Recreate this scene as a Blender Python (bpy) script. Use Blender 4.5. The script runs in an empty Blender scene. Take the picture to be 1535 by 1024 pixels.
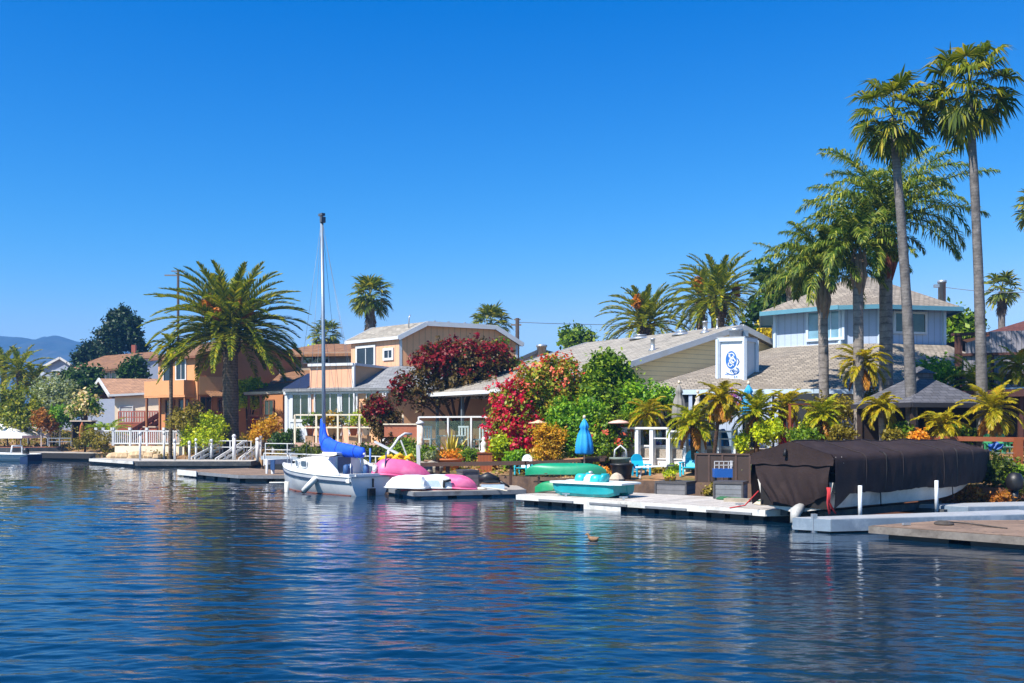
import bpy, math, random
import numpy as np
from mathutils import Vector, Matrix
FX, CX, HZ, CH = 1490.0, 767.5, 640.0, 2.7      # camera constants: focal length and horizon in photo pixels, eye height
V = Vector
scn = bpy.context.scene
COL = scn.collection
rnd = random.Random(11)

def at(px, py, D):
    return V(((px - CX) * D / FX, D, CH - (py - HZ) * D / FX))
def zz(py, D):
    return CH - (py - HZ) * D / FX
def xx(px, D):
    return (px - CX) * D / FX

# ------------------------------------------------------------------ shore and ground height
SHORE = [(60, 22), (30, 28.5), (17.5, 33), (9.8, 35.2), (4, 38.8), (-1, 42.2), (-6, 47.4), (-11, 57), (-16.5, 67.5), (-20, 71.3), (-27, 72.6), (-31.2, 76), (-36, 83.5), (-50, 93), (-90, 112), (-220, 150)]
PROF = [(-3, -1.6), (-.05, -1.2), (0, .55), (1, .68), (3, .85), (6, 1.25), (10, 1.65), (16, 1.95), (30, 2.1), (80, 2.4), (400, 6), (9000, 10)]
def prof(d):
    for (a, za), (b, zb) in zip(PROF, PROF[1:]):
        if d <= b:
            return za + (zb - za) * max(0, (d - a) / (b - a))
    return PROF[-1][1]
def sdist(x, y):
    best = 1e9; sg = 1
    for (ax, ay), (bx, by) in zip(SHORE, SHORE[1:]):
        dx, dy = bx - ax, by - ay
        t = max(0, min(1, ((x - ax) * dx + (y - ay) * dy) / (dx * dx + dy * dy)))
        qx, qy = ax + dx * t, ay + dy * t
        d = math.hypot(x - qx, y - qy)
        if d < best:
            best = d; sg = 1 if (dx * (y - ay) - dy * (x - ax)) < 0 else -1
    return best * sg
def gz(x, y):
    return prof(sdist(x, y))
def g(px, D, dz=0.0):
    x = xx(px, D)
    return V((x, D, gz(x, D) + dz))

# ------------------------------------------------------------------ materials
def lin(c):
    return tuple(((v / 255) / 12.92 if v / 255 <= .04045 else ((v / 255 + .055) / 1.055) ** 2.4) for v in c)
class NT:
    def __init__(s, name):
        s.mat = bpy.data.materials.new(name); s.mat.use_nodes = True
        s.t = s.mat.node_tree; s.b = s.t.nodes['Principled BSDF']; s.o = s.t.nodes['Material Output']
    def n(s, typ, props=None, **ins):
        nd = s.t.nodes.new('ShaderNode' + typ)
        for k, v in (props or {}).items(): setattr(nd, k, v)
        for k, v in ins.items():
            key = int(k[1:]) if k[0] == '_' else k.replace('__', ' ')
            s.set(nd.inputs[key], v)
        return nd
    def set(s, sock, v):
        if isinstance(v, bpy.types.NodeSocket): s.t.links.new(v, sock)
        elif isinstance(v, bpy.types.Node): s.t.links.new(v.outputs[0], sock)
        else: sock.default_value = v
    def math(s, op, a, b=0.0, c=0.0):
        return s.n('Math', {'operation': op}, _0=a, _1=b, _2=c).outputs[0]
    def mul(s, c, f):       # colour times a scalar socket
        m = s.n('Mix', {'data_type': 'RGBA', 'blend_type': 'MULTIPLY'}); m.inputs[0].default_value = 1
        s.set(m.inputs[6], c); s.set(m.inputs[7], f); return m.outputs[2]
    def mix(s, f, a, b):
        m = s.n('Mix', {'data_type': 'RGBA'}); s.set(m.inputs[0], f); s.set(m.inputs[6], a); s.set(m.inputs[7], b); return m.outputs[2]
def c4(c): return (c[0], c[1], c[2], 1)

MATS = {}
def basic(name, rgb, rough=.6, var=.18, ns=2.5, pattern=None, bump=.15, metal=0.0, spec=.5, pw=.3, ph=.14, gap=.012, stain=None):
    """procedural surface: base colour, two scales of wear, optional shingles / boards / siding drawn in the face's own metre grid"""
    if name in MATS: return MATS[name]
    k = NT(name); base = lin(rgb)
    tc = k.n('TexCoord'); ob = tc.outputs['Object']; uv = tc.outputs['UV']
    n1 = k.n('TexNoise', Vector=ob, Scale=ns, Detail=7.0, Roughness=.65)
    n2 = k.n('TexNoise', Vector=ob, Scale=ns * 6.5, Detail=4.0, Roughness=.7)
    s = k.math('ADD', k.math('MULTIPLY', n1.outputs[0], 1.3), k.math('MULTIPLY', n2.outputs[0], .7))     # mean about 1
    f = k.math('ADD', k.math('MULTIPLY', k.math('SUBTRACT', s, 1.0), var * 3.2), 1.0)
    colr = c4(base); hgt = n2.outputs[0]
    if pattern in ('shingle', 'plank', 'stone'):
        br = k.n('TexBrick', {'offset': .5 if pattern != 'plank' else .37}, Vector=uv, Scale=1.0)
        br.inputs['Color1'].default_value = c4([v * (.74 if pattern != 'plank' else .8) for v in base])
        br.inputs['Color2'].default_value = c4([min(1, v * 1.2) for v in base])
        br.inputs['Mortar'].default_value = c4([v * .35 for v in base])
        br.inputs['Mortar Size'].default_value = gap; br.inputs['Brick Width'].default_value = pw; br.inputs['Row Height'].default_value = ph
        br.inputs['Mortar Smooth'].default_value = .3
        colr = br.outputs[0]; hgt = k.math('SUBTRACT', k.math('MULTIPLY', n2.outputs[0], .4), br.outputs[1])
    elif pattern in ('siding', 'lap'):
        sp = k.n('SeparateXYZ', Vector=uv)
        fr = k.math('FRACT', k.math('DIVIDE', sp.outputs[0 if pattern == 'siding' else 1], pw))
        gr = k.math('LESS_THAN', fr, gap / pw * 2.2)
        colr = k.mix(gr, c4(base), c4([v * .62 for v in base])); hgt = k.math('SUBTRACT', k.math('MULTIPLY', n2.outputs[0], .3), gr)
    c = k.mul(colr, f)
    if stain:
        n3 = k.n('TexNoise', Vector=ob, Scale=ns * .45, Detail=8.0, Roughness=.7)
        rp = k.n('ValToRGB', Fac=n3.outputs[0]); rp.color_ramp.elements[0].position = .5; rp.color_ramp.elements[1].position = .66
        c = k.mix(k.math('MULTIPLY', rp.outputs[0], .75), c, c4(lin(stain)))
    k.set(k.b.inputs['Base Color'], c)
    k.b.inputs['Roughness'].default_value = rough; k.b.inputs['Metallic'].default_value = metal
    k.b.inputs['Specular IOR Level'].default_value = spec
    if bump:
        bp = k.n('Bump', Strength=bump, Distance=.03, Height=hgt); k.set(k.b.inputs['Normal'], bp)
    MATS[name] = k.mat
    return k.mat

def leafmat(name, cols=(), rough=.5, trans=.3, clump=.25, spec=.35):
    """leaf colours chosen per leaf, drifting in soft patches through the crown; thin leaves let some light through"""
    if name in MATS: return MATS[name]
    k = NT(name)
    geo = k.n('NewGeometry'); tc = k.n('TexCoord')
    n1 = k.n('TexNoise', Vector=tc.outputs['Object'], Scale=1.1, Detail=3.0)
    f = k.math('ADD', k.math('MULTIPLY', geo.outputs['Random Per Island'], 1 - clump), k.math('MULTIPLY', k.math('SUBTRACT', k.math('MULTIPLY', n1.outputs[0], 2.2), .6), clump))
    rp = k.n('ValToRGB', Fac=f); cr = rp.color_ramp
    cols = [((min(255, c[0] * 1.2), min(255, c[1] * 1.1), c[2] * .68) if c[1] >= c[0] * .92 and c[1] > c[2] and c[2] < 120 else c) for c in cols]
    while len(cr.elements) < len(cols): cr.elements.new(.5)
    for i, c in enumerate(cols):
        cr.elements[i].position = i / (len(cols) - 1); cr.elements[i].color = c4(lin(c))
    k.set(k.b.inputs['Base Color'], rp.outputs[0]); k.b.inputs['Roughness'].default_value = rough
    k.b.inputs['Specular IOR Level'].default_value = spec
    tr = k.n('BsdfTranslucent'); k.set(tr.inputs[0], k.mul(rp.outputs[0], (1.25, 1.3, .7, 1)))
    mx = k.n('MixShader', _0=trans); k.set(mx.inputs[1], k.b.outputs[0]); k.set(mx.inputs[2], tr.outputs[0])
    k.set(k.o.inputs['Surface'], mx.outputs[0])
    MATS[name] = k.mat
    return k.mat

def glassmat(name, rgb, rough=.05):
    if name in MATS: return MATS[name]
    k = NT(name); tc = k.n('TexCoord')
    n1 = k.n('TexNoise', Vector=tc.outputs['Object'], Scale=1.3, Detail=3.0)
    k.set(k.b.inputs['Base Color'], k.mul(c4(lin(rgb)), k.math('ADD', k.math('MULTIPLY', n1.outputs[0], 1.4), .3)))
    k.b.inputs['Roughness'].default_value = rough; k.b.inputs['Specular IOR Level'].default_value = .8
    MATS[name] = k.mat
    return k.mat
def clearmat(name):
    if name in MATS: return MATS[name]
    k = NT(name)
    gl = k.n('BsdfGlossy'); gl.inputs['Roughness'].default_value = .03
    tp = k.n('BsdfTransparent'); tp.inputs[0].default_value = (.8, .86, .86, 1)
    fr = k.n('Fresnel', IOR=1.45)
    mx = k.n('MixShader', _0=k.math('ADD', k.math('MULTIPLY', fr.outputs[0], .8), .03)); k.set(mx.inputs[1], tp.outputs[0]); k.set(mx.inputs[2], gl.outputs[0])
    k.set(k.o.inputs['Surface'], mx.outputs[0]); MATS[name] = k.mat
    return k.mat

# ------------------------------------------------------------------ mesh builder
class MB:
    def __init__(s, T=None, tdir=None):
        s.v = []; s.f = []; s.mi = []; s.sm = []; s.T = T; s.tdir = V(tdir).normalized() if tdir is not None else None
    def add(s, verts, faces, m=0, sm=False):
        o = len(s.v)
        for p in verts:
            p = V(p); s.v.append(s.T @ p if s.T is not None else p)
        for f in faces:
            s.f.append([o + i for i in f]); s.mi.append(m); s.sm.append(sm)
        return s
    def bx(s, x0, x1, y0, y1, z0, z1, m=0):
        return s.add([(x0, y0, z0), (x1, y0, z0), (x1, y1, z0), (x0, y1, z0), (x0, y0, z1), (x1, y0, z1), (x1, y1, z1), (x0, y1, z1)],
                     [(3, 2, 1, 0), (4, 5, 6, 7), (0, 1, 5, 4), (1, 2, 6, 5), (2, 3, 7, 6), (3, 0, 4, 7)], m)
    def box(s, c, sz, yaw=0.0, m=0):
        hx, hy, hz = sz[0] / 2, sz[1] / 2, sz[2] / 2; ca, sa = math.cos(yaw), math.sin(yaw); c = V(c)
        P = []
        for z in (-hz, hz):
            for x, y in ((-hx, -hy), (hx, -hy), (hx, hy), (-hx, hy)):
                P.append(c + V((x * ca - y * sa, x * sa + y * ca, z)))
        return s.add(P, [(3, 2, 1, 0), (4, 5, 6, 7), (0, 1, 5, 4), (1, 2, 6, 5), (2, 3, 7, 6), (3, 0, 4, 7)], m)
    def beam(s, p, q, w, h=None, m=0):
        p, q = V(p), V(q); h = h or w; d = (q - p).normalized()
        a = d.cross(V((0, 0, 1)));
        if a.length < 1e-3: a = V((1, 0, 0))
        a.normalize(); b = a.cross(d).normalized(); a = a * w / 2; b = b * h / 2
        P = [p - a - b, p + a - b, p + a + b, p - a + b, q - a - b, q + a - b, q + a + b, q - a + b]
        return s.add(P, [(3, 2, 1, 0), (4, 5, 6, 7), (0, 1, 5, 4), (1, 2, 6, 5), (2, 3, 7, 6), (3, 0, 4, 7)][:6], m)
    def tube(s, pts, r, n=8, m=0, sm=True, caps=True, wob=0.0, seed=0):
        pts = [V(p) for p in pts]; rs = r if isinstance(r, (list, tuple)) else [r] * len(pts); rr = random.Random(seed)
        P = []; a0 = None
        for i, p in enumerate(pts):
            d = (pts[min(i + 1, len(pts) - 1)] - pts[max(i - 1, 0)]).normalized()
            if a0 is None:
                a0 = d.cross(V((0, 1, .1)));
                if a0.length < 1e-3: a0 = V((1, 0, 0))
            a = (a0 - d * a0.dot(d)).normalized(); a0 = a; b = d.cross(a)
            for j in range(n):
                t = 2 * math.pi * j / n; q = rs[i] * (1 + wob * (rr.random() - .5))
                P.append(p + a * math.cos(t) * q + b * math.sin(t) * q)
        F = []
        for i in range(len(pts) - 1):
            for j in range(n):
                k = (j + 1) % n; F.append((i * n + j, i * n + k, (i + 1) * n + k, (i + 1) * n + j))
        s.add(P, F, m, sm)
        if caps:
            o = len(s.v) - len(P); s.f.append([o + j for j in range(n)][::-1]); s.f.append([o + (len(pts) - 1) * n + j for j in range(n)]); s.mi += [m, m]; s.sm += [False, False]
        return s
    def prism(s, pts, z0, z1, m=0):
        n = len(pts); P = [(p[0], p[1], z0) for p in pts] + [(p[0], p[1], z1) for p in pts]
        ar = sum(pts[i][0] * pts[(i + 1) % n][1] - pts[(i + 1) % n][0] * pts[i][1] for i in range(n))
        F = [tuple(range(n))[::-1], tuple(range(n, 2 * n))] + [(i, (i + 1) % n, n + (i + 1) % n, n + i) for i in range(n)]
        if ar < 0: F = [f[::-1] for f in F]
        return s.add(P, F, m)
    def slab(s, pts, off, m=0, m2=None):
        """polygon (3-D, counter-clockwise from above) thickened by the vector off"""
        pts = [V(p) for p in pts]; off = V(off); n = len(pts); o = len(s.v)
        s.add(pts + [p + off for p in pts], [tuple(range(n))], m)
        o2 = o; m2 = m if m2 is None else m2
        s.f.append([o2 + n + i for i in range(n)][::-1]); s.mi.append(m2); s.sm.append(False)
        for i in range(n):
            j = (i + 1) % n; s.f.append([o2 + i, o2 + n + i, o2 + n + j, o2 + j]); s.mi.append(m2); s.sm.append(False)
        return s
    def lathe(s, prof, c=(0, 0, 0), n=16, m=0, sm=True, sx=1, sy=1):
        c = V(c); P = []
        for r, z in prof:
            for j in range(n):
                t = 2 * math.pi * j / n; P.append(c + V((r * sx * math.cos(t), r * sy * math.sin(t), z)))
        F = [(i * n + j, i * n + (j + 1) % n, (i + 1) * n + (j + 1) % n, (i + 1) * n + j) for i in range(len(prof) - 1) for j in range(n)]
        F += [tuple(range(n))[::-1], tuple(range((len(prof) - 1) * n, len(prof) * n))]
        return s.add(P, F, m, sm)
    def loft(s, secs, m=0, sm=True, caps=True, closed=True):
        n = len(secs[0]); P = [p for q in secs for p in q]; F = []
        for i in range(len(secs) - 1):
            for j in range(n if closed else n - 1):
                k = (j + 1) % n; F.append((i * n + j, i * n + k, (i + 1) * n + k, (i + 1) * n + j))
        if caps: F += [tuple(range(n))[::-1], tuple(range((len(secs) - 1) * n, len(secs) * n))]
        return s.add(P, F, m, sm)
    SPLIT = {'corner_board', 'rubbing_strip', 'spray_screen', 'red_line', 'lashing', 'porch_post', 'post', 'blue_panel', 'white_beam', 'deck_post', 'canopy_leg', 'pipe_stub', 'trestle', 'leg', 'thwart', 'gunwale', 'tie_loops', 'mooring_line', 'brace', 'window_rim', 'lip', 'boulders', 'cockpit_gear', 'upper_wall_board', 'bunk', 'crosspiece'}
    def islands(s):
        par = list(range(len(s.v)))
        def fd(i):
            while par[i] != i: par[i] = par[par[i]]; i = par[i]
            return i
        for f in s.f:
            a = fd(f[0])
            for i in f[1:]: par[fd(i)] = a
        out = {}
        for k, f in enumerate(s.f): out.setdefault(fd(f[0]), []).append(k)
        return list(out.values())
    def build(s, name, mats, parent=None, kind=None):
        if name in s.SPLIT and parent is not None:
            isl = s.islands()
            if len(isl) > 1:
                r = None
                for fs in isl:
                    q = MB(None); q.tdir = s.tdir; ids = sorted({i for k in fs for i in s.f[k]}); mp = {i: j for j, i in enumerate(ids)}
                    q.v = [s.v[i] for i in ids]; q.f = [[mp[i] for i in s.f[k]] for k in fs]; q.mi = [s.mi[k] for k in fs]; q.sm = [s.sm[k] for k in fs]
                    o = q.build(name, mats, parent, kind); r = r or o
                return r
        org = parent_world(parent)
        me = bpy.data.meshes.new(name)
        me.from_pydata([tuple(p - org) for p in s.v], [], s.f)
        for mt in (mats if isinstance(mats, (list, tuple)) else [mats]): me.materials.append(mt)
        me.polygons.foreach_set('material_index', s.mi); me.polygons.foreach_set('use_smooth', s.sm)
        uv = me.uv_layers.new(name='metres').data
        for f in me.polygons:
            n = f.normal
            if n.length < .5: continue
            if abs(n.z) > .93: t = s.tdir if s.tdir is not None else V((1, 0, 0))
            else: t = V((0, 0, 1)).cross(n).normalized()
            b = n.cross(t)
            for li in f.loop_indices:
                p = me.vertices[me.loops[li].vertex_index].co + org
                uv[li].uv = (p.dot(t), p.dot(b))
        me.update()
        o = bpy.data.objects.new(name, me); COL.objects.link(o)
        if parent is not None: o.parent = parent
        if kind: o['kind'] = kind
        return o

def parent_world(p):
    w = V((0, 0, 0))
    while p is not None:
        w = w + p.location; p = p.parent
    return w
def T(name, label, cat, loc, group=None):
    """an Empty at a thing's base; its parts become its children"""
    o = bpy.data.objects.new(name, None); COL.objects.link(o); o.location = V(loc); o.empty_display_size = .2
    return tag(o, label, cat, group)
def tag(o, label, cat, group=None):
    o['label'] = label; o['category'] = cat
    if group: o['group'] = group
    return o
def dup(root, loc, rotz=0.0, scale=1.0, label=None):
    r = root.copy(); COL.objects.link(r); r.location = V(loc); r.rotation_euler = (0, 0, rotz); r.scale = (scale,) * 3
    if label: r['label'] = label
    for ch in list(root.children):
        c = ch.copy(); COL.objects.link(c); c.parent = r
        for gc in list(ch.children):
            d = gc.copy(); COL.objects.link(d); d.parent = c
    return r

# ------------------------------------------------------------------ foliage builder
class LB:
    def __init__(s): s.q = []; s.s = []
    def quads(s, a): s.q.append(np.asarray(a, float).reshape(-1, 4, 3))
    def strips(s, a): s.s.append(np.asarray(a, float).reshape(-1, 6, 3))
    def build(s, name, mat, parent=None):
        org = np.array(parent_world(parent))
        q = np.concatenate(s.q) if s.q else np.zeros((0, 4, 3)); st = np.concatenate(s.s) if s.s else np.zeros((0, 6, 3))
        v = np.concatenate([q.reshape(-1, 3), st.reshape(-1, 3)]) - org
        nq, ns = len(q), len(st)
        fq = np.arange(nq * 4).reshape(-1, 4); b = nq * 4 + np.arange(ns)[:, None] * 6
        fs = np.concatenate([b + np.array([0, 1, 3, 2]), b + np.array([2, 3, 5, 4])])
        f = np.concatenate([fq, fs]).astype(np.int32); nf = len(f)
        me = bpy.data.meshes.new(name); me.vertices.add(len(v)); me.vertices.foreach_set('co', v.astype(np.float32).ravel())
        me.loops.add(nf * 4); me.loops.foreach_set('vertex_index', f.ravel())
        me.polygons.add(nf); me.polygons.foreach_set('loop_start', np.arange(0, nf * 4, 4, dtype=np.int32))
        me.materials.append(mat); me.update(calc_edges=True)
        o = bpy.data.objects.new(name, me); COL.objects.link(o)
        if parent is not None: o.parent = parent
        return o

def nrm(a): return a / np.maximum(np.linalg.norm(a, axis=-1, keepdims=True), 1e-9)
def cloud(lb, lobes, n, size, seed, flat=.55, up=.35, shell=.5, asp=.55, zmin=None, twig=True):
    """n leaf faces spread through the outer depth of the given ellipsoid lobes"""
    r = np.random.default_rng(seed); L = np.array(lobes, float)
    w = L[:, 3] * L[:, 4] + L[:, 4] * L[:, 5] + L[:, 3] * L[:, 5]; idx = r.choice(len(L), n, p=w / w.sum())
    d = nrm(r.normal(size=(n, 3))); k = r.normal(size=(6, 3)) * 2.2; ph = r.uniform(0, 6.3, 6)
    lump = 1 + .2 * np.sin(d @ k.T + ph + idx[:, None] * 1.7).sum(1) / 1.7
    rad = (1 - shell * r.random(n) ** 1.6) * lump * (1 + .1 * r.normal(size=n))
    p = L[idx, :3] + d * rad[:, None] * L[idx, 3:6]
    tw = max(8, n // 12) if twig else n; ti = r.integers(0, tw, n); p = p[ti] + r.normal(size=(n, 3)) * size * (1.25 if twig else .2); d = nrm(d[ti] + .35 * nrm(r.normal(size=(n, 3)))); idx = idx[ti]     # leaves gather on twigs
    m = int(n * .13) if twig else 0; ns = max(10, n // 130)                 # stray shoots beyond the mass
    sh = r.integers(0, n, ns); si = sh[r.integers(0, ns, m)]; ln = (r.random(m) ** .8)[:, None]
    sdir = nrm(d * .7 + np.array([0, 0, .55]) + r.normal(size=(n, 3)) * .3)
    base_ = L[idx, :3] + d * L[idx, 3:6] * .92
    p[:m] = base_[si] + sdir[si] * ln * np.minimum(L[idx[si], 3:6].mean(1, keepdims=True) * .55, .55) + r.normal(size=(m, 3)) * size * .45
    if zmin is not None:
        keep = p[:, 2] > zmin; p, d = p[keep], d[keep]; n = len(p)
    nn = nrm(d * flat + r.normal(size=(n, 3)) * .55 + np.array([0, 0, up]))
    t = nrm(np.cross(nn, r.normal(size=(n, 3)))); b = np.cross(nn, t)
    s = size * (r.uniform(.3, 1.0, n) ** .5 * r.uniform(.6, 1.5, n))[:, None]; fold = nn * s * .25
    lb.quads(np.stack([p - t * s, p + b * s * asp - fold, p + t * s, p - b * s * asp - fold], 1))
def lobes_for(c, w, d, h, k, seed, top=.55):
    """a ragged mass of k clumps filling a w x d x h volume that stands on c"""
    r = random.Random(seed); out = [(c[0], c[1], c[2] + h * .45, w * .34, d * .34, h * .38)]
    for i in range(k):
        a = 2 * math.pi * (i + r.random() * .6) / k; q = r.uniform(.55, 1.0); zf = r.uniform(.22, .8)
        wid = (1 - .55 * max(0, zf - .45) / .55)
        s = r.uniform(.15, .26)
        out.append((c[0] + math.cos(a) * w * .34 * q * wid, c[1] + math.sin(a) * d * .34 * q * wid, c[2] + h * zf, w * s, d * s, h * s * 1.0))
    for i in range(max(2, k // 4)):
        out.append((c[0] + r.uniform(-.18, .18) * w, c[1] + r.uniform(-.18, .18) * d, c[2] + h * r.uniform(.72, .9), w * .16, d * .16, h * .14))
    return out
def branches(mb, c, w, d, h, k, r0, seed, fork=.35):
    r = random.Random(seed); c = V(c)
    for i in range(k):
        a = 2 * math.pi * (i + r.random() * .5) / k; q = r.uniform(.2, .36)
        m = c + V((math.cos(a) * w * q * .4, math.sin(a) * d * q * .4, h * fork)); e = c + V((math.cos(a) * w * q, math.sin(a) * d * q, h * r.uniform(.65, .85)))
        mb.tube([c + V((math.cos(a), math.sin(a), 0)) * r0 * .6 - V((0, 0, .1)), m, e], [r0, r0 * .7, r0 * .25], 6)
    return mb
# ------------------------------------------------------------------ palms
def feather(lb, base, az, elev, L, droop, nl, ll, lw, r, vang=.35, hang=0.0, bare=.12, fwd=.6, side_curl=0.0, jit=.09):
    """one feather frond: a drooping midrib carrying two rows of leaflets"""
    K = 14; s = np.linspace(0, 1, K); th = elev - droop * s ** 1.35; azs = az + side_curl * s ** 2
    d = np.stack([np.cos(th) * np.cos(azs), np.cos(th) * np.sin(azs), np.sin(th)], 1)
    pts = np.vstack([[base], base + np.cumsum((d[:-1] + d[1:]) / 2 * (L / (K - 1)), 0)])
    up = np.stack([-np.sin(th) * np.cos(azs), -np.sin(th) * np.sin(azs), np.cos(th)], 1); sd = np.cross(d, up)
    w = np.linspace(lw * .9, lw * .25, K)[:, None]
    for ax in (sd, up):
        a, b = pts - ax * w, pts + ax * w
        lb.quads(np.stack([a[:-1], b[:-1], b[1:], a[1:]], 1))
    t = np.linspace(bare, 1, nl) + r.uniform(-.3, .3, nl) / nl; t = np.clip(t, 0, 1)
    def ip(A): return np.stack([np.interp(t, s, A[:, i]) for i in range(3)], 1)
    P, D, U, S = ip(pts), nrm(ip(d)), nrm(ip(up)), nrm(ip(sd))
    tt = (t - bare) / (1 - bare); prof_ = np.clip(.45 + 2.6 * tt, 0, 1) * np.clip(1.06 - tt ** 3.2 * .72, .2, 1)
    for sg in (-1, 1):
        n = nl; le = (ll * prof_ * r.uniform(.82, 1.12, n))[:, None]
        f = fwd + .5 * tt[:, None]
        dr = nrm(D * f + S * sg * (1 - .35 * tt[:, None]) + U * vang + r.normal(size=(n, 3)) * jit)
        g_ = np.array([0, 0, -1.0])
        p0 = P; p1 = p0 + dr * le * .5; dr2 = nrm(dr + g_ * (hang + .12)); p2 = p1 + dr2 * le * .32; dr3 = nrm(dr2 + g_ * (hang * 1.2 + .1)); p2 = p2 + dr3 * le * .18
        wv = nrm(np.cross(dr, U * .8 + S * sg * .3 + r.normal(size=(n, 3)) * .25)) * lw
        lb.strips(np.stack([p0 - wv * .5, p0 + wv * .5, p1 - wv * .75, p1 + wv * .75, p2 - wv * .15, p2 + wv * .15], 1))

def fan(lb, base, az, elev, lp, ls, nseg, r, spread=2.25, droop=.45, fold=.35, sw=1.0):
    """one fan leaf: a stalk, then pleated segments with drooping tips"""
    d = np.array([math.cos(elev) * math.cos(az), math.cos(elev) * math.sin(az), math.sin(elev)])
    e2 = elev - .35; d2 = np.array([math.cos(e2) * math.cos(az), math.cos(e2) * math.sin(az), math.sin(e2)])
    sd = np.array([-math.sin(az), math.cos(az), 0.0]); p1 = base + d * lp * .6; h = p1 + d2 * lp * .4
    up = np.cross(sd, d2); up = up if up[2] > 0 else -up
    tilt = r.uniform(-.4, .4); sd = nrm(sd * math.cos(tilt) + up * math.sin(tilt)); up = np.cross(d2, sd); up = up if up[2] > -.2 else -up
    w = sd * .03
    lb.quads([[base - w, base + w, p1 + w * .8, p1 - w * .8], [p1 - w * .8, p1 + w * .8, h + w * .6, h - w * .6]])
    ang = np.linspace(-spread, spread, nseg) + r.normal(size=nseg) * .03
    c, s_ = np.cos(ang)[:, None], np.sin(ang)[:, None]
    le = (ls * (.78 + .22 * np.cos(ang)) * r.uniform(.86, 1.06, nseg))[:, None]
    dr = nrm(d2 * c + sd * s_ + up * fold * np.abs(s_) - up * .18)
    px = nrm(np.cross(dr, up)); wd = spread * 2 / nseg * le * .55 * sw
    m = h + dr * le * .55; g_ = np.array([0, 0, -1.0])
    dd = nrm(dr + g_ * droop * r.uniform(.5, 1.5, (nseg, 1))); e = m + dd * le * .45 + r.normal(size=(nseg, 3)) * .02
    n2 = up * (wd * .22) * ((np.arange(nseg) % 2) * 2 - 1)[:, None]
    lb.strips(np.stack([h + px * .01, h - px * .01, m + px * wd * .5 + n2, m - px * wd * .5 - n2, e + px * wd * .07, e - px * wd * .07], 1))

L_DATE = lambda: leafmat('date_palm_leaf', [(50, 74, 16), (82, 106, 24), (116, 132, 36), (168, 164, 62)], clump=.15, trans=.35)
L_FAN = lambda: leafmat('fan_palm_leaf', [(34, 56, 14), (62, 86, 22), (98, 114, 36), (160, 156, 72)], clump=.2, trans=.35)
L_QUEEN = lambda: leafmat('queen_palm_leaf', [(36, 62, 28), (60, 90, 42), (96, 122, 66), (162, 172, 118)], clump=.15, trans=.35)
L_PYGMY = lambda: leafmat('pygmy_palm_leaf', [(84, 104, 12), (128, 132, 16), (178, 160, 26), (204, 152, 28)], clump=.35, trans=.35)
L_PYGREEN = lambda: leafmat('pygmy_palm_green_leaf', [(62, 92, 14), (104, 128, 20), (150, 156, 34), (196, 164, 40)], clump=.35, trans=.35)
L_DEAD = lambda: leafmat('dead_palm_leaf', [(72, 54, 36), (104, 82, 56), (134, 110, 78)], trans=.15)
def bark(name, rgb, ring=.12, amt=.25, rough=.9, ns=3.0):
    if name in MATS: return MATS[name]
    k = NT(name); tc = k.n('TexCoord'); ob = tc.outputs['Object']
    n1 = k.n('TexNoise', Vector=ob, Scale=ns, Detail=6.0, Roughness=.7)
    sp = k.n('SeparateXYZ', Vector=ob)
    w = k.math('FRACT', k.math('ADD', k.math('DIVIDE', sp.outputs[2], ring), k.math('MULTIPLY', n1.outputs[0], 1.1)))
    f = k.math('ADD', k.math('MULTIPLY', k.math('SUBTRACT', n1.outputs[0], .5), 2.4), 1.0)
    f = k.math('MULTIPLY', f, k.math('SUBTRACT', 1.0, k.math('MULTIPLY', k.math('LESS_THAN', w, .2), amt)))
    k.set(k.b.inputs['Base Color'], k.mul(c4(lin(rgb)), f)); k.b.inputs['Roughness'].default_value = rough
    k.b.inputs['Specular IOR Level'].default_value = .2
    bp = k.n('Bump', Strength=.6, Distance=.05, Height=k.math('ADD', w, n1.outputs[0])); k.set(k.b.inputs['Normal'], bp)
    MATS[name] = k.mat
    return k.mat
B_GREY = lambda: bark('palm_bark_grey', (128, 122, 118))
B_QUEEN = lambda: bark('palm_bark_pale', (136, 128, 122), ring=.3, amt=.3)
B_DATE = lambda: bark('date_palm_bark', (112, 98, 84), ring=.2, amt=.5, ns=5)
B_TREE = lambda: bark('tree_bark', (72, 54, 42), ring=.5, amt=.1, ns=5)
B_DARK = lambda: bark('slender_palm_bark', (86, 66, 52), ring=.08, amt=.45, ns=8)

def trunk(base, top, r0, r1, bend=(0, 0), n=10, k=14, flare=1.3, wob=.08, seed=0):
    mb = MB(); base, top = V(base), V(top); pts = []; rs = []
    for i in range(k + 1):
        t = i / k; b = math.sin(math.pi * t)
        pts.append(base.lerp(top, t) + V((bend[0] * b, bend[1] * b, 0))); rs.append((r0 + (r1 - r0) * t) * (1 + (flare - 1) * max(0, 1 - t * 8)))
    return mb.tube(pts, rs, n, wob=wob, seed=seed)

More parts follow.
